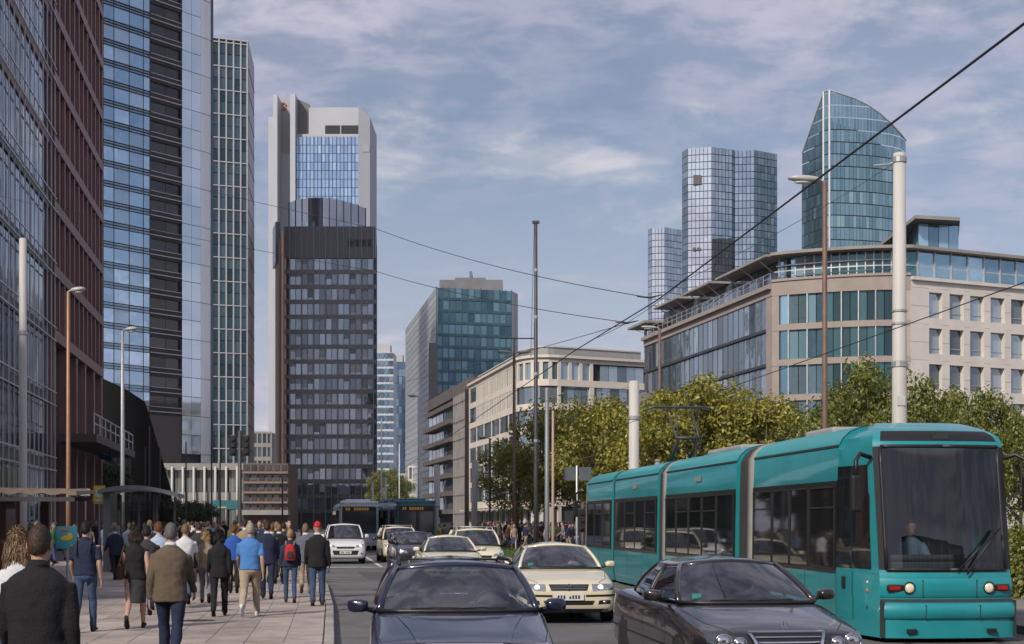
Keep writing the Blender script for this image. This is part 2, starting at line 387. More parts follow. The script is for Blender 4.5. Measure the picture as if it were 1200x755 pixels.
# ------------------------------------------------------------------ building helpers
class Fr:
    """a straight facade from A to B (left to right seen from outside); pt(u, v, z): v outwards"""
    def __init__(s, A, B, o=(0, 0)):
        A = Vector((A[0] - o[0], A[1] - o[1])); B = Vector((B[0] - o[0], B[1] - o[1]))
        s.A = A; s.L = (B - A).length; s.u = (B - A) / s.L; s.n = Vector((s.u.y, -s.u.x)); s.rz = math.atan2(s.u.y, s.u.x)
    def pt(s, u, v, z): p = s.A + s.u * u + s.n * v; return Vector((p.x, p.y, z))
    def box(s, mb, u0, u1, v0, v1, z0, z1):
        return mb.obox(s.pt(u0, v0, z0), s.pt(u1, v0, z0) - s.pt(u0, v0, z0), s.pt(u0, v1, z0) - s.pt(u0, v0, z0), Vector((0, 0, z1 - z0)))
PM = {}
def pane_mesh(w, h, m, t=0.05):
    k = (round(w, 2), round(h, 2), m.name)
    if k not in PM:
        mb = MB(); mb.box(-w / 2, w / 2, 0, t, 0, h); PM[k] = mb.mesh("pane", m)
    return PM[k]
def pane(root, fr, u0, u1, v, z0, z1, m, name="window_pane"):
    o = put(name, pane_mesh(u1 - u0, z1 - z0, m), root, fr.pt((u0 + u1) / 2, v, z0), fr.rz); return o
def add_pane(mb, fr, u0, u1, v, z0, z1): fr.box(mb, u0, u1, v - .05, v, z0, z1)
def core(root, pts, o, z0, z1, m, name="wall"):
    mb = MB(); mb.prism([(p[0] - o[0], p[1] - o[1]) for p in pts], z0, z1); return mb.build(name, m, root)

def inset(pts, d):
    out = []
    for i, p in enumerate(pts):
        d1 = (pts[i] - pts[i - 1]).normalized() if i else (pts[1] - pts[0]).normalized()
        d2 = (pts[i + 1] - pts[i]).normalized() if i < len(pts) - 1 else d1
        q = (d1 + d2).normalized(); out.append(p - Vector((q.y, -q.x)) * d)
    return out
BRN = mat("brown_metal_cladding", (0.25, 0.135, 0.125), 0.5, 0.25, 0.2, 0.25, rnd=0.1)
BRND = mat("brown_recess", (0.12, 0.06, 0.055), 0.5, 0.1, 0.25, 0.3)
ALU = mat("aluminium_mullion", (0.55, 0.55, 0.56), 0.4, 0.5, 0.1, 1)
ALUD = mat("dark_mullion", (0.07, 0.075, 0.08), 0.45, 0.4, 0.15, 1)
STONE = mat("pale_limestone", (0.50, 0.46, 0.41), 0.8, 0, 0.12, 0.4, 0.1, 8, rnd=.05)
STONEB = mat("warm_sandstone", (0.31, 0.265, 0.235), 0.8, 0, 0.14, 0.5, 0.1, 8)
CREAM = mat("cream_render", (0.60, 0.545, 0.47), 0.8, 0, 0.12, 0.3, 0.1, 6)
GREYC = mat("grey_concrete", (0.27, 0.255, 0.24), 0.85, 0, 0.2, 0.4, 0.15, 6)
DKC = mat("dark_concrete", (0.12, 0.105, 0.10), 0.8, 0, 0.25, 0.4, 0.15, 6)
INT = mat("dark_interior", (0.03, 0.032, 0.035), 0.9, 0, 0.3, 0.5)

# ---------------- brown and glass office block along the left pavement
lA, lM, lB = Vector((-21.8, 59)), Vector((-25.5, 83)), Vector((-28.84, 105))
o = (lM.x, lM.y)
b1 = thing("office_building", "reddish brown finned office block with glass double skin beside the left pavement", "building", (o[0], o[1], 0))
fr = Fr(lM, lB, o); fg = Fr(lA, lM, o); TOP = 54
back = [lB + Vector((-.6, 0)), lB + Vector((-26, -3)), lA + Vector((-26, -3)), lA + Vector((-.6, 0))]
core(b1, list(reversed(back)), o, 0, TOP, BRND)
z = 12.25; fl = 3.61; nf = 11
GBR = glassmat("brown_bay_glass", (0.27, 0.15, 0.14), (0.12, 0.065, 0.06), 0.5, 0.1, 0.4, 0.05)
lev = [z + fl * k for k in range(0, 12)]
for zb in lev:
    mb = MB(); fr.box(mb, -.05, fr.L, -.5, 0.02, zb - .3, zb + .3); mb.build("floor_band", BRN, b1)
fu = [fr.L * i / nf for i in range(nf + 1)]
finm = MB(); finm.box(-.16, .16, 0, .5, 0, fl - .6); finme = finm.mesh("facade_fin", BRN)
for zb in lev[:-1]:
    for i in range(nf + 1):
        put("facade_fin", finme, b1, fr.pt(min(max(fu[i], .16), fr.L - .16), -.02, zb + .3), fr.rz)
    for i in range(nf):
        pane(b1, fr, fu[i] + .16, fu[i + 1] - .16, -.42, zb + .3, zb + fl - .3, GBR)
mb = MB(); fr.box(mb, fr.L - .02, fr.L + .35, -12, -.55, 0, TOP); mb.build("end_wall", BRN, b1)
pu = [0.15, fr.L * .24, fr.L * .42, fr.L * .6, fr.L * .8, fr.L - .3]
for u in pu:
    mb = MB(); fr.box(mb, u - .32, u + .32, -.75, -.05, 0, 11.95); mb.build("pier", BRN, b1)
GDK = glassmat("dark_lobby_glass", (0.10, 0.11, 0.11), (0.02, 0.022, 0.022), 0.35, 0.06, 0.4, 0.05)
for a, bb in zip(pu, pu[1:]):
    for k in range(3): pane(b1, fr, a + .34, bb - .34, -.52, .15 + 3.93 * k, 3.85 + 3.93 * k, GDK)
mb = MB(); fr.box(mb, 0.5, fr.L - .2, 0.05, 2.2, 6.3, 6.75); cp = mb.build("canopy", mat("brown_soffit", (0.10, 0.07, 0.06), .6), b1)
mb = MB()
for zr in (7.35, 7.9): mb.tube([fr.pt(.6, 2.05, zr), fr.pt(fr.L - .3, 2.05, zr)], .05, 6)
for k in range(9): u = .6 + (fr.L - .9) * k / 8; mb.tube([fr.pt(u, 2.05, 6.7), fr.pt(u, 2.05, 7.9)], .035, 6)
mb.build("railing", ALU, cp)
# glass double skin: panes, silver grid standing in front, brown floor bands behind
GSK = glassmat("left_skin_glass", (0.40, 0.50, 0.64), (0.07, 0.08, 0.10), 0.8, 0.03, 0.5, 0.05, 0.4)
ncol = 17; glev = [lev[0] + fl * (k - 3) for k in range(0, 15)]
cu = [fg.L * i / ncol for i in range(ncol + 1)]
for zb in glev:
    mb = MB(); fg.box(mb, 0, fg.L - .02, -.5, -.22, zb - .28, zb + .28); mb.build("floor_band", BRN if zb > 20 else ALUD, b1)
    if zb < glev[-1]:
        for i in range(ncol): pane(b1, fg, cu[i] + .05, cu[i + 1] - .05, -.3, max(zb, 1.6) + .3, zb + fl - .3, GSK)
mb = MB(); zt = glev[-1]
for i in range(ncol + 1):
    u = min(max(cu[i], .05), fg.L - .06); fg.box(mb, u - .025, u + .025, 0, .06, 1.2, zt)
mb.build("skin_mullions", ALU, b1)
mb = MB()
for zb in glev:
    for dz in (-.42, .30): fg.box(mb, 0, fg.L, .065, .12, zb + dz, zb + dz + .06)
mb.build("skin_rails", ALU, b1)
for u in (fg.L * .33, fg.L * .66, fg.L - .5):
    mb = MB(); fg.box(mb, u - .2, u + .2, -.6, -.31, 0, 5); mb.build("column", ALU, b1)

# ---------------- unseen block added past the left edge, sized to govern street sun and shade
shade_block = thing("office_building", "plain grey stone office block added out of view on the left to shape shade", "building", (-24, 10, 0))
fn = Fr((-16, -90), (-19.2, 42), (-24, 10)); core(shade_block, [(-16.6, -90), (-19.8, 42), (-45, 42), (-45, -90)], (-24, 10), 0, 13.6, DKC)
mb = MB()
for k in range(3): fn.box(mb, 0, fn.L, -.6, 0, .2 + 3.9 * k, 1.6 + 3.9 * k)
for i in range(19): fn.box(mb, fn.L * i / 18 - .5, fn.L * i / 18 + .5, -.6, -.02, 0, 13.9)
mb.build("frame", STONEB, shade_block)
mb = MB()
for k in range(3):
    for i in range(18): add_pane(mb, fn, fn.L * i / 18 + .5, fn.L * (i + 1) / 18 - .5, -.45, 1.6 + 3.9 * k, 4.1 + 3.9 * k)
mb.build("window_row", glassmat("side_glass", (.3, .36, .42), (.08, .1, .12), .5, .05, .4, .05, island=True), shade_block, kind='stuff')

# ---------------- tall blue glass tower with a dark recess
sp = W(213, 280); su = Vector((0.6, 0.8))
sA = sp - su * 21; sB = sp + su * 7.3
o = (sp.x, sp.y)
b2 = thing("glass_tower", "very tall blue glass tower with louvres, dark recess and smooth curved white corner", "building", (o[0], o[1], 0))
f2 = Fr(sA, sB, o); TOP2 = 118; fl = 3.62
def upx(px):                              # facade coordinate of a photo column
    k = (px - CX) / F; A = sA; return (k * A.y - A.x) / (su.x - k * su.y)
inn = Vector((-su.y, su.x))
core(b2, [sA + inn * .9, sB + inn * .9, sB + inn * 24, sA + inn * 24], o, 0, TOP2, mat("tower_core", (.06, .07, .08), .6))
G2 = glassmat("sky_blue_glass", (0.62, 0.79, 0.95), (0.34, 0.49, 0.64), 0.85, 0.03, 0.5, 0.10, 0.25)
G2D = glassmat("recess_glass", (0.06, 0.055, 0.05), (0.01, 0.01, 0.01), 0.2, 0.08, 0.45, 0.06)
G2L = glassmat("pale_stair_glass", (0.74, 0.83, 0.92), (0.58, 0.69, 0.80), 0.65, 0.06, 0.4, 0.06, 0.15, blind=.1)
bc = [upx(104), upx(121), upx(133.5), upx(151.5), upx(168), upx(175.5)]
dk = [upx(175.5), upx(196), upx(213)]
lt = [upx(213), upx(224), upx(235)]
nfl = int((TOP2 - 22) / fl)
for k in range(nfl):
    z = 22 + fl * k
    for a, bb in zip(bc, bc[1:]): pane(b2, f2, a + .07, bb - .07, 0, z + 1.05, z + fl - .12, G2)
    for a, bb in zip(dk, dk[1:]): pane(b2, f2, a + .05, bb - .05, -.55, z + .9, z + fl - .5, G2D)
for k in range(nfl + 3):
    z = 14.5 + fl * k
    for a, bb in zip(lt, lt[1:]):
        if z + fl < TOP2: pane(b2, f2, a + .03, bb - .03, .1, z + .05, z + fl - .05, G2L, "glass_panel")
lou = mat("grey_louvre", (0.30, 0.40, 0.50), .12, .75, .15, .5); edge = mat("slab_edge", (0.46, 0.48, 0.50), .5, .2, .15, .5)
for k in range(nfl):
    z = 22 + fl * k
    mb = MB(); f2.box(mb, bc[0], bc[-1], -.3, -.02, z - .1, z + 1.04)
    sl = mb.build("spandrel", lou, b2)
    mb = MB()
    for dz in (-.06, .45, .93): f2.box(mb, bc[0], bc[-1] + .1, .02, .30, z + dz, z + dz + .055)
    mb.build("louvre", ALUD, sl)
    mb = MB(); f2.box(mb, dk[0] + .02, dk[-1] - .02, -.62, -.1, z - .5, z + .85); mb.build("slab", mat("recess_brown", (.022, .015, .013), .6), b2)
    mb = MB(); f2.box(mb, dk[0] + .02, dk[-1] - .02, -.08, .12, z + .05, z + .2); f2.box(mb, dk[0], dk[-1], -.1, 0, z + .98, z + 1.08); mb.build("balcony_rail", edge, b2)
mb = MB()
for u in bc[1:]: f2.box(mb, u - .05, u + .05, -.05, .06, 20, TOP2)
mb.build("mullion", ALUD, b2)
rows = []
for zc in (13, TOP2):                      # curved white corner, quarter round
    r = []
    for t in range(9):
        a = R(90 * t / 8); c0 = lt[-1]; r.append(f2.pt(c0 + 3.0 * math.sin(a), .1 - .7 * (1 - math.cos(a)), zc))
    rows.append(r)
mb = MB(); mb.grid(rows); wc = mb.build("corner_panel", mat("white_panel", (0.82, 0.83, 0.85), .3, .1, .06, .1), b2, smooth=True)
mb = MB()
for k in range(nfl // 2 + 2):
    z = 14.5 + 2 * fl * k; mb.tube([f2.pt(lt[-1] + 3.03 * math.sin(R(10 * t)), .12 - .7 * (1 - math.cos(R(10 * t))), z) for t in range(10)], .04, 4)
mb.build("joint", ALUD, wc)
mb = MB(); f2.box(mb, lt[-1] + 2.9, f2.L + 1.2, -9, -.75, 0, TOP2); mb.build("rear_wall", mat("slate_glass_wall", (.10, .12, .14), .2, .5), b2)
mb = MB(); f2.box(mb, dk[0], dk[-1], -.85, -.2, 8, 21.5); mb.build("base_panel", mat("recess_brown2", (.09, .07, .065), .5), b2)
mb = MB(); f2.box(mb, bc[0], bc[-1], -.85, -.2, 0, 21.8); mb.build("base_panel", ALUD, b2)

# grey podium with white columns between the tower and the slab
o = W(190, 262); pB = W(304, 262)
b2p = thing("podium_building", "low grey stone podium with white columns at the foot of the towers", "building", (o.x, o.y, 0))
fp = Fr(o, pB, o); zt = H(543, 262)
core(b2p, [o + Vector((0, 2)), pB + Vector((0, 2)), pB + Vector((0, 14)), o + Vector((0, 14))], o, 0, zt - .5, DKC)
mb = MB(); fp.box(mb, 0, fp.L, -2.2, .3, H(551, 262), zt); mb.build("fascia", GREYC, b2p)
mb = MB(); fp.box(mb, 0, fp.L, -2.1, 0, H(590, 262), H(577, 262)); mb.build("lower_band", GREYC, b2p)
GP = glassmat("podium_glass", (.22, .25, .22), (.05, .055, .05), .4, .05, .45, .05)
for i in range(9):
    a, bb = fp.L * i / 9, fp.L * (i + 1) / 9
    pane(b2p, fp, a + .15, bb - .15, -1.3, H(577, 262) + .05, H(551, 262) - .05, GP); pane(b2p, fp, a + .15, bb - .15, -1.4, .3, H(590, 262) - .05, GP)
cm = MB(); cm.lathe([(.2, 0), (.2, zt - .6)], 10); cme = cm.mesh("column", WHITEPOST, True)
for i in range(10): put("column", cme, b2p, fp.pt(min(max(fp.L * i / 9, .4), fp.L - .4), .7, 0))

# ---------------- dark green glass slab tower
o = W(248, 330); oB = W(290.5, 333); oC = W(297.5, 352)
b3 = thing("slab_tower", "slim dark green glass tower gridded with pale mullions", "building", (o.x, o.y, 0))
f3 = Fr(o, oB, o); f3s = Fr(oB, oC, o); zt = H(43, 330)
core(b3, [o + Vector((0, .5)), oB + Vector((0, .5)), oC, o + Vector((.5, 22))], o, 0, zt - .3, DKC)
G3 = glassmat("bottle_green_glass", (0.085, 0.15, 0.18), (0.025, 0.055, 0.07), 0.65, 0.05, 0.5, 0.07, 0.2)
nr = 20; rh = (zt - 3) / nr; nc = 5
for i in range(nr):
    for j in range(nc):
        a, bb = f3.L * j / nc + .16, f3.L * (j + 1) / nc - .16; z0 = 2 + rh * i
        pane(b3, f3, a, bb, -.2, z0 + .35, z0 + rh * .52, G3); pane(b3, f3, a, bb, -.2, z0 + rh * .55, z0 + rh - .05, G3)
mb = MB()
for j in range(nc + 1): u = min(max(f3.L * j / nc, .17), f3.L - .17); f3.box(mb, u - .13, u + .13, -.3, .15, 0, zt - .3)
mb.build("mullion", mat("pewter_mullion", (.52, .53, .55), .5, .2), b3)
for i in range(nr + 1):
    mb = MB(); f3.box(mb, .02, f3.L - .02, -.25, .1, 2 + rh * i - .05, 2 + rh * i + .18); mb.build("transom", MATS["pewter_mullion"], b3)
mb = MB(); f3s.box(mb, .05, f3s.L, -.35, .1, 0, zt); mb.build("side_wall", mat("tan_metal", (.40, .39, .41), .5, .2, .1, .05), b3)
mb = MB()
for i in range(nr): f3s.box(mb, .5, f3s.L - .5, .12, .2, 2 + rh * i, 2 + rh * i + .25)
mb.build("side_joint", ALUD, b3)

mb = MB(); f3.box(mb, -.05, f3.L + .05, -.6, .2, zt - .3, zt); mb.build("roof_cap", MATS["pewter_mullion"], b3)
# ---------------- far white tower with fins (upper left of centre)
Yf = 560; o = W(346, Yf)
b4 = thing("fin_tower", "tall white tower with upright fins and blue glass front", "building", (o.x, o.y, 0))
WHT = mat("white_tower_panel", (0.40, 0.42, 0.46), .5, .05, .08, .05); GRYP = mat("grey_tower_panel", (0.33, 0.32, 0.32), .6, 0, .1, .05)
def slab4(name, p0, p1, y0, top, dy0, dy1, m, top2=None):
    mb = MB(); X0, X1 = WX(p0, Yf + dy0) - o.x, WX(p1, Yf + dy0) - o.x; z1, z2 = H(top, Yf + dy0), H(top2 if top2 else top, Yf + dy0)
    zb = 0 if y0 is None else H(y0, Yf + dy0)
    mb.prism([(X0, dy0), (X1, dy0), (X1, dy1), (X0, dy1)], zb, [z1, z2, z2, z1]); return mb.build(name, m, b4)
slab4("rear_wing", 314.5, 322, None, 137, 14, 40, WHT)
slab4("fin", 320, 325, None, 111, -2, 12, WHT)
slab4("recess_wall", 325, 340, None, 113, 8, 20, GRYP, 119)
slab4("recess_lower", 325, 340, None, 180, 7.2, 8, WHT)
slab4("fin", 340, 346, None, 110, -3, 12, WHT)
slab4("core_block", 346, 362, None, 115, 3, 20, mat("taupe_panel", (.14, .13, .13), .6), 122)
slab4("main_wall", 362, 420, None, 126, 2, 26, WHT)
op = slab4("roof_opening", 381, 420, 157, 147, 1.6, 2.4, INT)
slab4("opening_post", 398.5, 400, 157.3, 146.8, 1.2, 1.6, GRYP)
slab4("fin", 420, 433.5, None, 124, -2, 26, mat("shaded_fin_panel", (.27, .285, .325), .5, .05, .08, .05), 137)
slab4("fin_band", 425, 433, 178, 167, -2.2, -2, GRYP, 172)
slab4("parapet", 346, 421, 160.5, 157.2, .4, 2.0, WHT)
f4 = Fr(W(346, Yf), W(420.5, Yf), o); G4 = glassmat("azure_glass", (0.52, 0.68, 0.88), (0.36, 0.52, 0.74), 0.85, 0.04, 0.5, 0.06, 0.1, island=True)
mb = MB(); z0, z1 = H(300, Yf), H(160.5, Yf); nr = 14; ncx = 17
for i in range(nr):
    for j in range(ncx):
        add_pane(mb, f4, f4.L * j / ncx + .14, f4.L * (j + 1) / ncx - .14, .3, z0 + (z1 - z0) * i / nr + .1, z0 + (z1 - z0) * (i + 1) / nr - .1)
mb.build("curtain_wall", G4, b4, kind='stuff')
mb = MB()
for j in range(ncx + 1): f4.box(mb, f4.L * j / ncx - .1, f4.L * j / ncx + .1, 0, .8 if j % 2 else .5, 40, z1)
mb.build("mullion", mat("navy_mullion", (.05, .07, .11), .5), b4)
mb = MB(); mb.prism([(WX(348, Yf) - o.x, 0.2), (WX(419, Yf) - o.x, .2), (WX(419, Yf) - o.x, 1.9), (WX(348, Yf) - o.x, 1.9)], 0, z1); mb.build("wall", ALUD, b4)
sg = MB(); X0 = WX(331, Yf + 7) - o.x
for k in range(3):
    sg.mi = 0; sg.tube([(X0 + 1.3 * math.cos(t), 7.85, H(125, Yf + 8) + 1.3 * math.sin(t)) for t in [k * 2.09 + .2 + q * .3 for q in range(6)]], .35, 5)
sg.build("sign_emblem", mat("red_sign", (.45, .06, .04), .5), b4)

# ---------------- dark brown office tower with curved crown
Yd = 335; o = W(333, Yd); oB = W(440, Yd)
b5 = thing("office_tower", "dark brown gridded office tower with a curved glass crown", "building", (o.x, o.y, 0))
f5 = Fr(o, oB, o); zt = H(265.5, Yd); sideA = W(322.5, Yd + 26)
f5s = Fr(sideA, o, o)
core(b5, [o + Vector((.1, .6)), oB + Vector((0, .6)), oB + Vector((-2, 26)), sideA + Vector((.4, 0))], o, 0, zt - .2, INT)
BR5 = mat("bronze_cladding", (.10, .098, .105), .25, .6, .2, .3); TAN = mat("tan_stone_flank", (.40, .27, .19), .8, 0, .12, .1)
G5 = glassmat("grey_office_glass", (.36, .41, .48), (.09, .105, .13), .75, .04, .38, .08, .3)
G5B = mat("pale_blind", (.30, .32, .34), .5, 0, .25, .4, rnd=.45)
nr = 17; rh = 17.55 / F * Yd; zb = H(601, Yd); nb_ = 7; bu0 = 1.2; bw = (f5.L - 1.6) / nb_
r5 = random.Random(3)
for i in range(nr):
    z0 = zb + rh * i
    for j in range(nb_):
        for q in range(2):
            a = bu0 + bw * j + .12 + q * (bw - .24) / 2
            pane(b5, f5, a, a + (bw - .24) / 2 - .08, -.25, z0 + .80, z0 + rh - .15, G5)
            if r5.random() < (.34 if (j < 2 or j > 4) else .12): pane(b5, f5, a + .02, a + (bw - .24) / 2 - .1, -.19, z0 + rh - .18 - r5.choice((.6, 1.1, 1.9)), z0 + rh - .2, G5B, "blind")
    mb = MB(); f5.box(mb, .1, f5.L, -.5, .02, z0 - .15, z0 + .78); mb.build("spandrel", BR5, b5)
mb = MB()
for j in range(nb_ + 1): u = bu0 + bw * j; f5.box(mb, u - .10, u + .10, -.3, .22, 0, zt)
for j in range(nb_): u = bu0 + bw * (j + .5); f5.box(mb, u - .04, u + .04, -.28, .12, zb, zt)
mb.build("mullion", mat("grey_bronze_mullion", (.17, .165, .17), .35, .5), b5)
mb = MB(); f5.box(mb, 0.02, f5.L - .01, -.55, .04, zb + rh * nr, zt); mb.build("attic", mat("attic_bronze", (.07, .068, .072), .2, .6), b5)
for q in range(4):
    mb = MB(); f5.box(mb, f5.L - 6.2 + q * 1.4, f5.L - 5.1 + q * 1.4, -.2, .1, H(289, Yd), H(281, Yd)); mb.build("vent", INT, b5)
mb = MB(); f5s.box(mb, 0, f5s.L - .05, -.5, 0, 0, zt); mb.build("side_wall", TAN, b5)
mb = MB(); f5s.box(mb, -.3, 9, -.5, .6, H(292, Yd), zt + 4.5); mb.build("stair_head", BR5, b5)
# crown: a bowed glass drum whose top edge curves down to both sides
n = 22; rows = [[], [], [], []]
X0, X1 = WX(336, Yd) - o.x, WX(427, Yd) - o.x
for k in range(n + 1):
    t = k / n; x = X0 + (X1 - X0) * t; y = 3.2 - 2.6 * math.sin(math.pi * t)
    top = H(231, Yd) - (t - .35) ** 2 * 4.5
    for q, zz_ in enumerate((zt - .3, H(259, Yd), H(256.5, Yd), top)): rows[q].append((x, y, zz_))
mb = MB(); mb.grid(rows); rr_ = [(p[0], 5, p[2]) for p in rows[3]]; mb.grid([rows[3], rr_])
mb.build("crown", mat("bronze_glass", (.34, .36, .40), .12, .9, .2, .3), b5)
mb = MB()
for k in range(0, n + 1, 2): p, q = rows[0][k], rows[3][k]; mb.tube([(p[0], p[1] - .1, p[2]), (q[0], q[1] - .1, q[2] + .1)], .1, 4)
mb.build("crown_rib", ALUD, b5)
mb = MB()
for k in range(n):
    if k in (3, 4, 5, 6, 7, 15, 16, 17, 18, 19): mb.quad(*[Vector(p) + Vector((0, -.12, 0)) for p in (rows[0][k], rows[0][k + 1], rows[1][k + 1], rows[1][k])])
mb.build("crown_window", glassmat("crown_glass", (.45, .55, .62), (.3, .38, .42), .7, .05, .4, .05, island=True), b5)

# ---------------- far pair of pale blue towers
for nm, lab, p0, p1, top, Yt, stripes in (("far_tower", "distant white tower striped with window bands beside the dark tower", 439, 461, 413, 820, True), ("far_tower", "distant plain blue glass tower partly behind the striped white one", 455, 475.5, 424, 860, False)):
    o = W(p0, Yt); oB = W(p1, Yt); t = thing(nm, lab, "building", (o.x, o.y, 0)); f = Fr(o, oB, o); zt = H(top, Yt)
    core(t, [o + Vector((0, .4)), oB + Vector((0, .4)), oB + Vector((0, 22)), o + Vector((0, 22))], o, 0, zt, mat("far_white", (.5, .52, .55), .6) if stripes else mat("far_blue", (.12, .2, .3), .3, .5))
    mb = MB(); n = 22
    for i in range(n):
        z0 = zt * i / n
        if stripes:
            for j in range(4): add_pane(mb, f, f.L * j / 4 + .15, f.L * (j + 1) / 4 - .15, .05, z0 + 1.2, z0 + zt / n - .3)
        else:
            for j in range(5): add_pane(mb, f, f.L * j / 5 + .08, f.L * (j + 1) / 5 - .08, .1, z0 + .1, z0 + zt / n - .1)
    mb.build("window_band", glassmat("far_glass", (.30, .45, .60), (.15, .25, .38), .7, .05, .4, .05, island=True), t, kind='stuff')
    mb = MB(); mb.box(1.5, f.L - 2, 3, 14, zt, zt + 4.5); mb.build("roof_plant", mat("far_roof", (.42, .42, .44), .7), t)

# ---------------- teal glass block
Yt = 370; o = W(511, Yt); oB = W(600, 375.5); oL = Vector((WX(475, 452), 452)); oR = W(606.5, 380)
b7 = thing("glass_block", "teal glass office block with a pale sloping flank and grey roof plant", "building", (o.x, o.y, 0))
f7 = Fr(o, oB, o); f7l = Fr(oL, o, o); f7r = Fr(oB, oR, o); zt = H(336, Yt)
core(b7, [o + Vector((.4, .6)), oB + Vector((0, .6)), oR + Vector((0, .6)), oR + Vector((-14, 80)), oL + Vector((.5, .3))], o, 0, zt - .2, INT)
G7 = glassmat("teal_glass", (0.15, 0.29, 0.36), (0.03, 0.085, 0.12), 0.6, 0.05, 0.5, 0.08, 0.2); nr, ncx = 19, 12
for i in range(nr):
    for j in range(ncx):
        z0 = 3 + (zt - 3.3) * i / nr; pane(b7, f7, f7.L * j / ncx + .05, f7.L * (j + 1) / ncx - .05, -.1, z0 + .08, z0 + (zt - 3.3) / nr - .02, G7)
for i in range(nr):
    z0 = 3 + (zt - 3.3) * i / nr; mb = MB(); f7.box(mb, .2, f7.L - .2, -.04, .03, z0 + .1, z0 + .75); mb.build("spandrel", mat("teal_spandrel", (.045, .12, .15), .25, .5, .3, .5), b7)
mb = MB(); zz0 = 0
for j in range(ncx + 1): u = min(max(f7.L * j / ncx, .1), f7.L - .1); f7.box(mb, u - .06, u + .06, -.3, .1, 0, zt)
mb.build("mullion", mat("teal_mullion", (.08, .14, .17), .5, .3), b7)
GL7 = glassmat("pale_flank_glass", (0.60, 0.64, 0.68), (0.48, 0.53, 0.57), 0.25, 0.2, 0.5, 0.04, 0.2); nl = 36
for i in range(nl): pane(b7, f7l, .05, f7l.L - .1, 0, zt * i / nl + .1, zt * (i + 1) / nl - .12, GL7, "glass_strip")
mb = MB(); f7l.box(mb, 0, f7l.L, -.4, -.06, 0, zt); mb.build("flank_wall", mat("flank_grey", (.25, .27, .29), .6), b7)
mb = MB(); f7r.box(mb, .05, f7r.L, -3, .1, 0, zt - .4); mb.build("end_pier", mat("white_pier", (.42, .44, .46), .6), b7)
for a, bb, t, d in ((515, 589, 328, 5), (533, 569, 325.5, 9), (550, 553, 318, 10)):
    mb = MB(); mb.prism([(WX(a, Yt + d) - o.x, d), (WX(bb, Yt + d) - o.x, d), (WX(bb, Yt + d) - o.x, d + 12), (WX(a, Yt + d) - o.x, d + 12)], zt - .3, H(t, Yt + d)); mb.build("roof_plant", mat("roof_plant_grey", (.17, .175, .185), .7, 0, .2, .5), b7)
mb = MB(); mb.prism([(WX(502.5, 362) - o.x, -8), (WX(511, 362) - o.x, -8), (WX(511, 362) - o.x, -1), (WX(502.5, 362) - o.x, -1)], 0, H(402, 362)); mb.build("stair_tower", mat("mauve_stone", (.23, .21, .22), .7), b7)

# ---------------- cream building with rounded corner, and the banded one behind it
cP = [W(550, 274), W(606, 229.5)]
arc = [W(613, 227.5), W(622, 226), W(632, 225.2), W(643, 225), W(654, 225.4)]
cR = W(758, 233)
o = cP[1]
b8 = thing("cream_building", "cream stone office building with a rounded corner and rows of wide windows", "building", (o.x, o.y, 0))
allp = [cP[0], cP[1]] + arc + [cR]
inn_ = inset(allp, .62)
core(b8, inn_ + [cR + Vector((2, 30)), cP[0] + Vector((16, 10))], o, 0, 26.9, INT)
fl = 3.62; zs = [5.25 + fl * k for k in range(6)]             # sill heights of the six office floors
G8 = glassmat("office_window_glass", (.46, .55, .62), (.10, .13, .15), .65, .04, .5, .06, .4)
G8B = glassmat("bright_window_glass", (.36, .5, .62), (.16, .22, .27), .6, .04, .4, .06, .4)
segs = [Fr(a, bb, o) for a, bb in zip(allp, allp[1:])]
def sweep(root, name, prof_v0, prof_v1, z0, z1, m, pts=None, closed=False):
    """a horizontal course following the whole street front"""
    pts = pts or allp; out = []
    for i, p in enumerate(pts):
        d1 = (pts[i] - pts[i - 1]).normalized() if i else (pts[1] - pts[0]).normalized()
        d2 = (pts[i + 1] - pts[i]).normalized() if i < len(pts) - 1 else d1
        d = (d1 + d2).normalized(); n_ = Vector((d.y, -d.x)); k = 1 / max(.6, d.dot(d1)); out.append((p - o, n_ * k))
    mb = MB(); rs = []
    for p, n_ in out:
        a, bb = p + n_ * prof_v0, p + n_ * prof_v1
        rs.append([(a.x, a.y, z0), (bb.x, bb.y, z0), (bb.x, bb.y, z1), (a.x, a.y, z1)])
    rs = [list(reversed(r)) for r in rs]
    mb.rings(rs); return mb.build(name, m, root)
sweep(b8, "string_course", -.5, .05, 4.1, zs[0], CREAM)
for k, z in enumerate(zs):
    z1 = zs[k + 1] if k < 5 else 26.95
    sweep(b8, "string_course", -.5, .05, z + 2.62, z1, CREAM)
sweep(b8, "cornice", -.4, .45, 26.6, 27.0, CREAM); sweep(b8, "roof_parapet", -2.2, -1.7, 27.0, 28.3, mat("roof_glass_grey", (.32, .33, .32), .4, .2))
sweep(b8, "roof_rail", -2.3, -1.55, 28.35, 28.55, STONE)
sL, sR = segs[0], segs[-1]
def bay(root, f, u0, u1, v, z0, z1, n, g, bar=.07):
    for i in range(n):
        pane(root, f, u0 + (u1 - u0) * i / n + bar / 2, u0 + (u1 - u0) * (i + 1) / n - bar / 2, v, z0, z1, g)
pm = MB()
nbL = 6
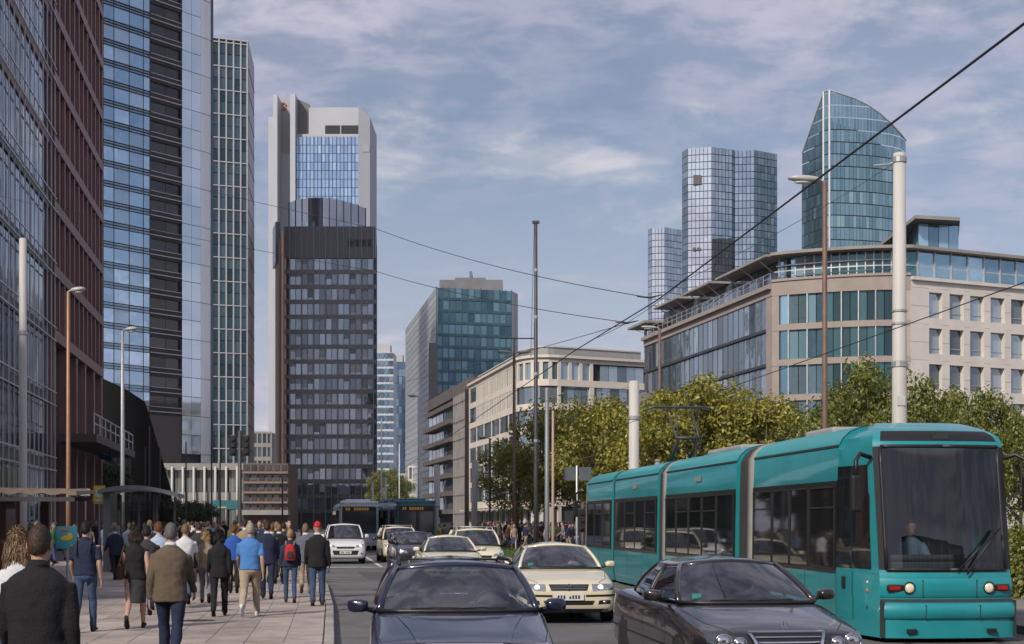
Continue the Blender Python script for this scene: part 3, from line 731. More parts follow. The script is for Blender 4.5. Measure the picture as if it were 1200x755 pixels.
for k, z in enumerate(zs):
    for i in range(nbL):
        a, bb = sL.L * (i + .02) / nbL, sL.L * (i + 1) / nbL
        if k >= 4 and i > 0:                                  # narrow upright slots in the two upper floors
            ns = 5
            for q in range(ns):
                x0 = a + (bb - a) * q / ns; sL.box(pm, x0, x0 + (bb - a) / ns * .5, -.5, .03, z, z + 2.62)
                pane(b8, sL, x0 + (bb - a) / ns * .5, x0 + (bb - a) / ns, -.03, z, z + 2.62, G8)
        else:
            sL.box(pm, a, a + .5, -.5, .03, z, z + 2.62); bay(b8, sL, a + .5, bb, -.04, z, z + 2.62, 3, G8)
    for f in segs[1:-1]:
        if k == 5: f.box(pm, 0, .55, -.5, .03, z, z + 2.62); pane(b8, f, .55, f.L, -.25, z, z + 2.62, G8B)
        else: pane(b8, f, .04, f.L - .04, -.25, z, z + 2.62, G8)
    sR.box(pm, 0, .5, -.5, .03, z, z + 2.62)
    if k == 5:
        for q in range(3): sR.box(pm, .5 + q * 1.9 + 1.35, .5 + q * 1.9 + 1.9, -.5, .03, z, z + 2.62); pane(b8, sR, .5 + q * 1.9, .5 + q * 1.9 + 1.35, -.3, z, z + 2.62, G8B)
        bay(b8, sR, 7.6, sR.L - .4, -.3, z, z + 2.4, 5, G8)
    else:
        bay(b8, sR, .5, 5.6, -.3, z, z + 2.62, 4, G8 if k != 4 else G8B); sR.box(pm, 5.6, 6.4, -.5, .03, z, z + 2.62); bay(b8, sR, 6.4, sR.L - .4, -.3, z, z + 2.62, 6, G8)
pm.build("pier_field", CREAM, b8, kind='stuff')
for f in segs:
    n = max(1, int(f.L / 5))
    for i in range(n):
        mb = MB(); f.box(mb, f.L * i / n + .02, f.L * i / n + .6, -.5, 0, 0, 4.1); mb.build("pier", STONE, b8)
        pane(b8, f, f.L * i / n + .6, f.L * (i + 1) / n, -.4, .2, 4.05, GDK, "shop_window")
sweep(b8, "shop_canopy", .06, 1.8, 3.6, 3.9, STONE, pts=allp[:2] + arc[:2])

o = W(500, 330); cQ = cP[0]
b8b = thing("banded_building", "dark grey concrete office building with projecting horizontal balcony bands", "building", (o.x, o.y, 0))
fq = Fr(o, cQ + Vector((-.2, .4)), o); zt = 26.2
core(b8b, [o + Vector((.8, .3)), cQ + Vector((.5, .5)), cQ + Vector((14, 12)), o + Vector((14, 12))], o, 0, zt, INT)
for k in range(7):
    z = 4.2 + 3.55 * k
    mb = MB(); fq.box(mb, 0, fq.L * .68, -.6, .9 if k < 6 else .2, z - .9, z); mb.build("balcony_band", DKC, b8b)
    mb = MB(); fq.box(mb, fq.L * .68, fq.L, -.6, 0, z - .9, z); mb.build("spandrel", GREYC, b8b)
    if k < 6:
        for i in range(10): pane(b8b, fq, fq.L * i / 10 + .3, fq.L * (i + 1) / 10 - .3, -.5, z + .05, z + 2.6, G8)
mb = MB()
for i in range(8): fq.box(mb, fq.L * (.68 + .32 * i / 7) - .25, fq.L * (.68 + .32 * i / 7) + .05, -.55, .03, 0, zt)
mb.build("pier_field", GREYC, b8b, kind='stuff')
mb = MB(); fq.box(mb, 0, fq.L, -3, -.2, zt, zt + 2.2); mb.build("roof_storey", DKC, b8b)

# low lit houses far down the street
for i, (p0, p1, top, Yt, m, lab) in enumerate(((478, 500, 547, 430, CREAM, "low cream house catching the sun far down the street"), (466, 482, 556, 470, STONE, "low pale stone house farthest down the street"), (296, 318.5, 507, 430, GREYC, "low teal glazed office between the slab tower and the dark tower"))):
    o = W(p0, Yt); oB = W(p1, Yt); t = thing("low_building", lab, "building", (o.x, o.y, 0)); f = Fr(o, oB, o); zt = H(top, Yt)
    core(t, [o + Vector((0, .4)), oB + Vector((0, .4)), oB + Vector((0, 14)), o + Vector((0, 14))], o, 0, zt, m)
    nr = max(2, int(zt / 3.6))
    for k in range(nr):
        for j in range(4): pane(t, f, f.L * j / 4 + .2, f.L * (j + 1) / 4 - .2, .03 - .35, zt * k / nr + .9, zt * (k + 1) / nr - .3, G3 if i == 2 else G8)
    mb = MB()
    for k in range(nr + 1): f.box(mb, 0, f.L, -.38, .05, max(0, zt * k / nr - .3), zt * k / nr + .85 if k < nr else zt + .3)
    for j in range(5): f.box(mb, min(max(f.L * j / 4 - .2, 0), f.L - .4), min(max(f.L * j / 4 + .2, .4), f.L), -.38, .02, 0, zt)
    mb.build("front_wall", m, t)
o = W(284, 250); oB = W(337, 250)
t = thing("brick_building", "dark brick building with cream floor lines and a canopy at street level", "building", (o.x, o.y, 0)); f = Fr(o, oB, o); zt = H(543, 250)
core(t, [o + Vector((0, .5)), oB + Vector((0, .5)), oB + Vector((0, 12)), o + Vector((0, 12))], o, 0, zt, mat("dark_brick", (.13, .085, .07), .85, 0, .3, 1, .3, 12))
for k in range(5):
    z = 3.2 + (zt - 3.2) * k / 5
    mb = MB(); f.box(mb, 0, f.L, -.1, .35, z, z + .25); mb.build("floor_line", mat("cream_line", (.20, .17, .145), .8), t)
    for j in range(6): pane(t, f, f.L * j / 6 + .2, f.L * (j + 1) / 6 - .2, -.4, z + .5, z + (zt - 3.2) / 5 - .25, GDK)
mb = MB(); f.box(mb, -.5, f.L + .5, .4, 3.0, 2.9, 3.7); mb.build("canopy", GREYC, t)

# ---------------- right-hand building: glazed flank, bowed corner bay, white stone front
rP = [W(755, 195), W(905, 151), W(924, 149.9), W(946, 149), W(966, 148.3), W(986, 147.7), W(1006, 147.2), W(1026, 146.8), W(1047, 146.6), W(1067, 146.6), W(1238, 155)]
o = rP[9]
b9 = thing("corner_building", "stone corner office building with glazed bays, rooftop pavilion and white windowed front", "building", (o.x, o.y, 0))
core(b9, inset(rP, .85) + [rP[-1] + Vector((0, 40)), rP[0] + Vector((20, 20))], o, 0, 25.0, INT)
segs = [Fr(a, bb, o) for a, bb in zip(rP, rP[1:])]
fl = 3.56; sil = [21.7 - fl * k for k in range(6)]; wh = 2.95
G9 = glassmat("bay_glass_bright", (.44, .66, .78), (.16, .30, .38), .75, .04, .5, .07, .3)
G9D = glassmat("bay_glass_dark", (.09, .21, .23), (.025, .06, .07), .55, .05, .5, .07, .3)
G9F = glassmat("flank_glass", (.42, .52, .62), (.11, .15, .18), .8, .04, .5, .08, .4)
LIME = mat("white_limestone", (.62, .58, .53), .8, 0, .1, .5, .1, 8)
bow = segs[1:9]; flank = segs[0]; front = segs[9]
for k, z in enumerate(sil):
    z1 = sil[k - 1] if k else 26.05
    sweep(b9, "string_course", -.55, .06, z + wh, z1, STONEB, pts=rP[1:10])
    for i, f in enumerate(bow):
        if i == 0:
            mb = MB(); f.box(mb, 0, f.L * .42, -.6, .03, z, z + wh); mb.build("pier", STONEB, b9); pane(b9, f, f.L * .42, f.L - .04, -.2, z, z + wh, G9)
        elif i in (1, 2): bay(b9, f, .02, f.L - .02, -.2, z, z + wh, 2, G9)
        elif i == 7:
            pane(b9, f, .03, f.L * .4, -.2, z, z + wh, G9D); mb = MB(); f.box(mb, f.L * .4, f.L, -.6, .03, z, z + wh); mb.build("pier", mat("pink_stone", (.42, .35, .30), .8), b9)
        else: bay(b9, f, .02, f.L - .02, -.2, z, z + wh, 2, G9D)
        if 0 < i < 8:
            mb = MB(); f.box(mb, -.05, .05, -.3, .1, z, z + wh); mb.build("mullion", ALU, b9)
mb = MB()
for i in (2, 6): bow[i].box(mb, bow[i].L - .12, bow[i].L + .12, -.4, .14, 0, 25.5)
mb.build("bay_edge", STONEB, b9)
# flank: pairs of floors glazed between stone courses with upright fins
sweep(b9, "string_course", -.55, .1, 24.7, 26.0, STONEB, pts=rP[:2]); sweep(b9, "cornice", .1, .5, 25.4, 25.8, STONEB, pts=rP[:2])
nfn = 26
for k, z in enumerate(sil):
    mb = MB(); flank.box(mb, 0, flank.L - 1.6, -.4, .15, z - .50, z - .2); mb.build("floor_band", ALUD, b9)
    for i in range(nfn):
        a, bb = (flank.L - 1.6) * i / nfn, (flank.L - 1.6) * (i + 1) / nfn
        pane(b9, flank, a + .05, bb - .05, -.07, z - .18, z + fl - .6 if k else 24.65, G9F)
fin = MB()
for i in range(nfn + 1): u = (flank.L - 1.6) * i / nfn; flank.box(fin, u - .035, u + .035, -.24, -.02, 0, 24.6)
fin.build("fin_row", mat("fin_grey", (.14, .14, .145), .5, .3), b9)
mb = MB(); flank.box(mb, flank.L - 1.6, flank.L, -.6, .04, 0, 24.69); mb.build("pier", STONEB, b9)
mb = MB(); flank.box(mb, 0, flank.L * .1, -1, .9, 0, 18.5); mb.build("end_block", mat("mauve_panel", (.20, .19, .20), .6), b9)
# white stone front with deep windows, one reveal each
wins = [(1088.5, 1104), (1112.5, 1129), (1136.5, 1153), (1160.5, 1177), (1184.5, 1201), (1208, 1224)]
def fpx(px):
    k = (px - CX) / F; A = rP[9]; return (k * A.y - A.x) / (front.u.x - k * front.u.y)
wu = [(fpx(a), fpx(bb)) for a, bb in wins]
sill9 = [22.0 - fl * k for k in range(6)]
fw = MB(); edges = [0] + [x for w_ in wu for x in w_] + [front.L]
for k in range(6):
    z0, z1 = sill9[k], sill9[k] + 2.55
    front.box(fw, 0, front.L, -.7, .05, z1, (sill9[k - 1] if k else 25.6))
    for i in range(0, len(edges), 2): front.box(fw, edges[i], edges[i + 1], -.7, .045, z0, z1)
    for a, bb in wu:
        pane(b9, front, a, bb, -.45, z0 + .02, z1 - .02, G8)
        mb = MB(); front.box(mb, a, bb, -.43, -.36, z0 + .02, z0 + .12); front.box(mb, a, bb, -.43, -.36, z0 + .62, z0 + .68); mb.build("window_rail", ALU, b9)
front.box(fw, 0, front.L, -.7, .05, 0, sill9[5])
fw.build("stone_front", LIME, b9)
jt = MB()
for k in range(13):
    zj = 24.9 - fl / 2 * k
    for i in range(0, len(edges), 2): front.box(jt, edges[i] + .02, edges[i + 1] - .02, .05, .058, zj, zj + .03)
jt.build("stone_joint", GREYC, b9, kind='stuff')
sweep(b9, "cornice", -.3, .35, 25.62, 25.95, LIME, pts=rP[9:]); sweep(b9, "cornice", -.3, .2, 26.06, 26.3, STONEB, pts=rP[1:10])
# glazed attic under a thin oversailing roof
att = [Vector((p.x + .9, p.y + .9)) for p in rP[1:]]
asg = [Fr(a, bb, o) for a, bb in zip(att, att[1:])]
for i, f in enumerate(asg):
    n = 9 if i == 8 else (1 if i == 7 else 2)
    bay(b9, f, .02, f.L - .02, 0, 26.1, 28.6, n, G9 if (i < 3 or i == 8) else G9D)
amu = MB()
for i, f in enumerate(asg):
    n = 9 if i == 8 else (1 if i == 7 else 2)
    for q in range(n): f.box(amu, f.L * q / n - .06, f.L * q / n + .06, -.05, .14, 26.1, 28.62)
amu.build("attic_mullion", ALU, b9, kind='stuff')
sweep(b9, "attic_rail", -.5, -.42, 27.1, 27.2, ALU, pts=rP[1:]); sweep(b9, "roof", -3.5, .5, 28.7, 29.0, GREYC, pts=rP[1:])
sweep(b9, "attic_transom", -1.1, -.82, 27.75, 27.85, ALU, pts=rP[1:])
core(b9, [Vector((p.x + 1.6, p.y + 1.6)) for p in rP[1:]] + [rP[-1] + Vector((0, 30)), rP[1] + Vector((20, 30))], o, 25.2, 28.68, INT, "attic_core")
# flank attic: set-back glass under canopies on struts
fa = Fr(rP[0] + Vector((1.4, 0)), rP[1] + Vector((1.4, 0)), o)
for i in range(16): pane(b9, fa, fa.L * (.08 + .92 * i / 16) + .05, fa.L * (.08 + .92 * (i + 1) / 16) - .05, 0, 26.02, 28.4, G9F)
mb = MB(); fa.box(mb, fa.L * .08, fa.L, -8, -.1, 25, 28.6); mb.build("attic_core", INT, b9)
for a, bb in ((.14, .36), (.40, .62), (.66, 1.0)):
    mb = MB(); fa.box(mb, fa.L * a, fa.L * bb, -3, 2.2, 28.62, 28.85); cp = mb.build("roof_canopy", GREYC, b9)
    mb = MB()
    for q in range(3): u = fa.L * (a + (bb - a) * (q + .5) / 3); mb.tube([fa.pt(u, .05, 27.2), fa.pt(u, 1.9, 28.62)], .07, 5)
    mb.build("strut", ALU, cp)
mb = MB()
for zr in (26.5, 27.0): mb.tube([fa.pt(.5, 1.5, zr), fa.pt(fa.L - .5, 1.5, zr)], .04, 5)
for q in range(24): u = .5 + (fa.L - 1) * q / 23; mb.tube([fa.pt(u, 1.5, 26), fa.pt(u, 1.5, 27)], .03, 4)
mb.build("terrace_railing", ALU, b9)
mb = MB(); fa.box(mb, -4, 4, -5, 2.6, 27.3, 27.6); fa.box(mb, -.6, -.3, 1, 1.3, 24, 27.3); fa.box(mb, 2.7, 3, 1, 1.3, 25, 27.3); mb.build("end_canopy", GREYC, b9)
# rooftop pavilion
Yp = 158; q0, q1, q2 = W(1052, Yp + 14), W(1076, Yp), W(1124, Yp + 1.5)
for f, n in ((Fr(q0, q1, o), 4), (Fr(q1, q2, o), 4)):
    bay(b9, f, .05, f.L - .05, 0, 28.9, H(262, Yp), n, G9 if f.u.x > .9 else G9D)
core(b9, [q0 + Vector((.4, .3)), q1 + Vector((.3, .4)), q2 + Vector((-.3, .4)), q2 + Vector((0, 14))], o, 28.7, H(261, Yp), INT, "pavilion_core")
mb = MB(); ov = [W(1026, Yp + 16), W(1073, Yp - 2), W(1125, Yp - .8), W(1122, Yp + 16)]; mb.prism([(p.x - o.x, p.y - o.y) for p in ov], H(260.5, Yp), H(256.5, Yp)); mb.build("pavilion_roof", GREYC, b9)

# ---------------- twin mirror towers (eight-sided)
def octo(name, lab, pxs, dys, top, Y0, gl, nfl_, cells, zb=30):
    o = W(pxs[0], Y0); pts = [W(p, Y0 + d) for p, d in zip(pxs, dys)]
    t = thing(name, lab, "building", (o.x, o.y, 0)); zt = H(top, Y0)
    backp = [pts[-1] + Vector((-3, 22)), pts[0] + Vector((3, 22))]
    ins = [Vector((p.x, p.y + .5)) for p in pts]
    core(t, ins + backp, o, 0, zt - .2, ALUD)
    for i, (a, bb) in enumerate(zip(pts, pts[1:])):
        f = Fr(a, bb, o); mb = MB(); n = cells[i]
        for k in range(nfl_):
            z0, z1 = zb + (zt - zb) * k / nfl_, zb + (zt - zb) * (k + 1) / nfl_
            for j in range(n): add_pane(mb, f, f.L * j / n + .09, f.L * (j + 1) / n - .09, 0, z0 + .13, z1 - .13)
        mb.build("facet", gl[i], t, kind='stuff')
    return t, pts, o
GM1 = glassmat("mirror_bright", (.88, .90, .92), (.70, .74, .78), .97, .03, .4, .05, .2, island=True, blind=0)
GM2 = glassmat("mirror_blue", (.52, .60, .68), (.34, .42, .50), .9, .03, .5, .07, .15, island=True, blind=0)
GM3 = glassmat("mirror_dark", (.22, .32, .36), (.10, .17, .20), .85, .03, .5, .09, .12, island=True, blind=.1)
t10, pts, o10 = octo("mirror_tower", "taller of the twin mirrored glass towers, many sided with bright facets", [799.5, 806, 834, 858, 861, 884, 911], [7, 2, 0, 3, 5, 4, 10], 172, 520, [GM3, GM1, GM2, GM3, GM2, GM3, GM3][:6], 40, [1, 6, 6, 1, 5, 7])
for a, bb, z0, z1 in ((813, 822, 216, 205), (812.5, 815.5, 293.5, 290), (817.5, 821, 293.5, 290)):
    mb = MB(); mb.prism([(WX(a, 520) - o10.x, .2), (WX(bb, 520) - o10.x, .2), (WX(bb, 520) - o10.x, 1.8), (WX(a, 520) - o10.x, 1.8)], H(z0, 520), H(z1, 520)); mb.build("open_window", DKC, t10)
octo("mirror_tower", "lower of the twin mirrored glass towers, behind its taller twin", [759.5, 764, 779, 800.5], [5, 1, 0, 6], 266, 585, [GM2, GM1, GM2], 34, [1, 4, 6])

# ---------------- curved blade tower
Yb = 450; o = W(940, Yb + 14)
b11 = thing("blade_tower", "blue green glass tower with a curved sail shaped top edge", "building", (o.x, o.y, 0))
GB = glassmat("sail_glass", (.30, .47, .52), (.17, .31, .36), .8, .05, .5, .05, .15, island=True, blind=.1)
GBD = glassmat("sail_glass_dark", (.16, .27, .32), (.07, .14, .17), .75, .05, .5, .06, .15, island=True, blind=.1)
cp_ = [(940, 14), (965, 2), (972, 0), (985, .3), (1000, 1), (1015, 2), (1030, 3.6), (1045, 6), (1055, 9), (1061.5, 14)]
def topy(px):
    if px <= 965: return 180 - (px - 940) / 25 * 72
    if px <= 972: return 106
    t = (px - 972) / 89.5; return 107 + 20 * t + 38 * t ** 2.6
base = [W(p, Yb + d) for p, d in cp_]; tops = [H(topy(p), Yb + d) for p, d in cp_]
mb = MB(); mb.prism([(p.x - o.x, p.y - o.y + .6) for p in base] + [(base[-1].x - o.x - 3, 28), (7, 28)], 0, [t - 9 for t in tops] + [tops[-1] - 9, tops[0] - 9]); mb.build("wall", ALUD, b11)
flh = 3.7
for i in range(len(base) - 1):
    a, bb = base[i] - o, base[i + 1] - o; n = max(1, round((bb - a).length / 1.2)); mb = MB()
    if i in (1,): n = 1
    for j in range(n):
        p, q = a + (bb - a) * (j / n), a + (bb - a) * ((j + 1) / n); d = (q - p).normalized() * .05; nrm = Vector((d.y, -d.x)).normalized() * .05
        za, zb_ = tops[i] + (tops[i + 1] - tops[i]) * j / n, tops[i] + (tops[i + 1] - tops[i]) * (j + 1) / n
        z = 28.0
        while z < max(za, zb_):
            e0, e1 = min(z + flh - .3, za), min(z + flh - .3, zb_)
            if e0 > z + .02 or e1 > z + .02:
                p1, q1 = p + d, q - d; e0 = max(e0, z); e1 = max(e1, z)
                mb.add([(p1.x, p1.y, z), (q1.x, q1.y, z), (q1.x, q1.y, e1), (p1.x, p1.y, e0), (p1.x - nrm.x, p1.y - nrm.y, z), (q1.x - nrm.x, q1.y - nrm.y, z), (q1.x - nrm.x, q1.y - nrm.y, e1), (p1.x - nrm.x, p1.y - nrm.y, e0)],
                       [(0, 1, 2, 3), (4, 7, 6, 5), (0, 3, 7, 4), (1, 5, 6, 2)])
            z += flh
    mb.build("curtain_wall", GBD if i == 0 else GB, b11, kind='stuff')
mb = MB(); pp = [Vector((p.x - o.x, p.y - o.y, t + .1)) for p, t in zip(base, tops)]; mb.tube(pp, .3, 6); mb.build("top_rim", ALU, b11)
mb = MB(); mb.tube([Vector((base[1].x - o.x, base[1].y - o.y - .1, 20)), Vector((base[1].x - o.x, base[1].y - o.y - .1, tops[1])),], .35, 6); mb.tube([Vector((base[2].x - o.x, base[2].y - o.y - .1, 20)), Vector((base[2].x - o.x, base[2].y - o.y - .1, tops[2]))], .35, 6); mb.build("edge_post", ALU, b11)

# ---------------- black wedge pavilion by the bus stop
Yw = 132; o = W(119, Yw)
b12 = thing("pavilion", "low black glass pavilion with a slanting roof edge behind the bus shelter", "building", (o.x, o.y, 0))
k = [(119, 443), (146, 455), (170, 471), (178, 497), (201, 575), (203, 612)]
prof = [(WX(a, Yw) - o.x, H(bb, Yw)) for a, bb in k]
mb = MB(); n = len(prof)
fr0 = [(x, 0, z) for x, z in prof] + [(0, 0, 0)]; bk = [(x - 4, 16, z) for x, z in prof] + [(-4, 16, 0)]
th = [(x * .97 - .2, .0, z * .9 - .3) for x, z in prof]
mb.rings([fr0, bk]); BLK = mat("black_cladding", (.014, .015, .016), .3, .2, .2, .5); sh = mb.build("shell", BLK, b12)
fw_ = Fr((o.x, Yw - .25), (o.x + 6.2, Yw - .25), o)
for i in range(4):
    for kk in range(2): pane(b12, fw_, .15 + 1.3 * i, 1.35 + 1.3 * i, .05, .3 + 4.1 * kk, 4.2 + 4.1 * kk, GDK)
for i in range(5):
    mb = MB(); fw_.box(mb, .08 + 1.3 * i - .06, .08 + 1.3 * i + .06, .03, .2, 0, 8.4); mb.build("mullion", ALUD, b12)

# ---------------- the street behind the camera: two plain blocks that the windscreens and glass fronts mirror
for (xa, ya, xb, yb, hgt, m, lab) in ((10, -46, 52, -40, 22, STONE, "pale stone office block facing the tram head on"), (-13, -95, 9, -97, 30, DKC, "dark concrete office block closing the street behind the traffic")):
    o = Vector((xa, ya)); t = thing("office_building", lab, "building", (xa, ya, 0)); f = Fr((xb, yb), (xa, ya), o)
    core(t, [(xa, ya - .6), (xb, yb - .6), (xb, yb - 15), (xa, ya - 15)][::-1], o, 0, hgt, INT); nr = int(hgt / 3.6); mb = MB(); gw = MB()
    for k in range(nr):
        f.box(mb, 0, f.L, -.6, 0, 3.6 * k, 3.6 * k + 1.4); nn = int(f.L / 3.2)
        for i in range(nn):
            f.box(mb, f.L * i / nn, f.L * i / nn + .8, -.6, -.02, 3.6 * k + 1.4, 3.6 * k + 3.6); add_pane(gw, f, f.L * i / nn + .8, f.L * (i + 1) / nn, -.4, 3.6 * k + 1.4, 3.6 * k + 3.6)
    mb.build("frame", m, t, kind='stuff'); gw.build("window_row", MATS["side_glass"], t, kind='stuff')
# ------------------------------------------------------------------ vehicles
def paint(name, c, metal=0.25, rough=0.32): return mat(name, c, rough, metal, 0.05, 1.0, 0.0, 1, 0.5, coat=1.0)
TRIM = mat("car_trim_black", (.015, .015, .016), .4, 0, .1, 5)
CABIN = mat("car_interior", (.045, .045, .048), .7, 0, .2, 6)
SEAT = mat("seat_cloth", (.12, .12, .125), .9, 0, .2, 8)
WGL = clearglass("windscreen_glass", (.56, .62, .62), .09)
SGL = clearglass("side_glass_tint", (.22, .25, .25), .07)
LENS = clearglass("lamp_lens", (.85, .87, .88), .04)
LAMPON = mat("lit_headlamp", (.9, .85, .7), .3, 0, 0, 1, emit=(1, .82, .55), es=1.3)
LAMPDIM = mat("headlamp_reflector", (.55, .56, .58), .15, .9, .05, 4)
RED = mat("red_lens", (.35, .012, .01), .25, 0, .1, 5)
ORANGE = mat("orange_lens", (.6, .16, .02), .3, 0, .1, 5)
PLATE = mat("number_plate", (.62, .62, .60), .45, 0, .05, 8)
INK = mat("plate_ink", (.03, .03, .035), .6)
ALLOY = mat("alloy_wheel", (.45, .45, .46), .3, .8, .1, 4)

def wheel_mesh_parts(r=.315, w=.20):
    ty = MB(); ty.lathe([(r * .66, -w / 2), (r * .93, -w / 2), (r, -w * .36), (r, w * .36), (r * .93, w / 2), (r * .66, w / 2), (r * .64, 0)], 28, 'x')
    rm = MB(); rm.lathe([(r * .66, -w * .4), (r * .66, w * .4)], 24, 'x')
    for k in range(9):
        a = 2 * math.pi * k / 9; ca, sa = math.cos(a), math.sin(a)
        for sx in (-1, 1):
            rm.obox((sx * w * .36, -ca * 0 + .0 - sa * .025, -.0 + ca * .025), (sx * .02, 0, 0), (0, sa * .05, -ca * .05), (0, ca * r * .66, sa * r * .66))
    rm.lathe([(r * .2, -w * .44), (r * .2, w * .44)], 12, 'x')
    return ty.mesh("tyre", RUBBER, True), rm.mesh("rim", ALLOY)
TYRE, RIM = wheel_mesh_parts()

class Surf:
    def __init__(s, o):
        me = o.data; s.b = BVHTree.FromPolygons([v.co.copy() for v in me.vertices], [tuple(p.vertices) for p in me.polygons])
    def hit(s, ax, a, b, sg=1):
        if ax == 'front': org, d = Vector((a, -3, b)), Vector((0, 1, 0))
        elif ax == 'back': org, d = Vector((a, 12, b)), Vector((0, -1, 0))
        elif ax == 'top': org, d = Vector((a, b, 4)), Vector((0, 0, -1))
        else: org, d = Vector((4 * sg, a, b)), Vector((-sg, 0, 0))
        loc, n, i, dist = s.b.ray_cast(org, d)
        if loc is None: return None, None
        if n.dot(d) > 0: n = -n
        return loc, n
    def ribbon(s, mb, ax, pts, w=.012, off=.003, sg=1, sub=6):
        P_ = []
        for (a0, b0), (a1, b1) in zip(pts, pts[1:]):
            for k in range(sub): P_.append((a0 + (a1 - a0) * k / sub, b0 + (b1 - b0) * k / sub))
        P_.append(pts[-1]); H_ = [s.hit(ax, a, b, sg) for a, b in P_]; H_ = [h for h in H_ if h[0] is not None]
        if len(H_) < 2: return
        L_, R_ = [], []
        for i, (p, n) in enumerate(H_):
            t = (H_[min(i + 1, len(H_) - 1)][0] - H_[max(i - 1, 0)][0]).normalized(); q = n.cross(t).normalized() * w / 2
            L_.append(p + n * off - q); R_.append(p + n * off + q)
        mb.grid([L_, R_])
    def patch(s, mb, ax, c4, off=.006, nu=8, nv=5, sg=1, thick=None):
        (a0, b0), (a1, b1), (a2, b2), (a3, b3) = c4; rows = []
        for j in range(nv + 1):
            t = j / nv; row = []
            for i in range(nu + 1):
                u = i / nu
                a = (a0 * (1 - u) + a1 * u) * (1 - t) + (a3 * (1 - u) + a2 * u) * t; b = (b0 * (1 - u) + b1 * u) * (1 - t) + (b3 * (1 - u) + b2 * u) * t
                p, n = s.hit(ax, a, b, sg)
                if p is None: return
                row.append(p + n * off)
            rows.append(row)
        mb.grid(rows)

def car_body(root, st, L, paint_m, wheels, wr=.35, cab=None):
    """lower shell lofted through stations (y, half width, deck z, shoulder drop, bottom z), wheel arches cut out"""
    mb = MB(); rs = []
    for (y, hw, zc, dr, zb) in st:
        zs = zc - dr; h = zs - zb
        half = [(0, zc), (.42 * hw, zc - dr * .08), (.76 * hw, zc - dr * .35), (.915 * hw, zs + dr * .12), (.968 * hw, zs - .035 * min(1, h / .3)), (.99 * hw, zs - h * .30), (hw, zs - h * .55), (.985 * hw, zs - h * .8), (.93 * hw, zb), (.45 * hw, zb)]
        ring = [(x, y, z) for x, z in half] + [(0, y, zb)] + [(-x, y, z) for x, z in reversed(half[1:])]
        rs.append(list(reversed(ring)))
    rs = [list(reversed(r)) for r in rs]
    mb.rings(rs)
    o = mb.build("body", [paint_m, CABIN, TRIM], root, True)
    m = o.modifiers.new("s", 'SUBSURF'); m.levels = 2; m.render_levels = 2
    mods_to_mesh(o)
    if wheels:
        cut = MB()
        for wy in wheels:
            for sx in (-1, 1): cut.lathe([(wr, sx * .52), (wr, sx * 1.3)] if sx > 0 else [(wr, -1.3), (wr, -.52)], 28, 'x', (0, wy, wr - .035))
        co = cut.build("cutter", TRIM); b = o.modifiers.new("c", 'BOOLEAN'); b.object = co; b.operation = 'DIFFERENCE'; b.solver = 'EXACT'
        mods_to_mesh(o); me = co.data; bpy.data.objects.remove(co)
    for p in o.data.polygons:
        p.use_smooth = True
        c_ = p.center
        if cab and cab[0] < c_.y < cab[1] and abs(c_.x) < cab[2] and p.normal.z > .7: p.material_index = 1
        elif p.material_index > 2: p.material_index = 2
        if wheels and c_.z < .75 and abs(c_.x) > .5 and min(abs(c_.y - w) for w in wheels) < wr * 1.02 and (Vector((0, c_.y, c_.z)) - Vector((0, min(wheels, key=lambda w: abs(c_.y - w)), wr - .035))).length < wr * 1.01: p.material_index = 2
    o.data.set_sharp_from_angle(angle=R(38))
    return o

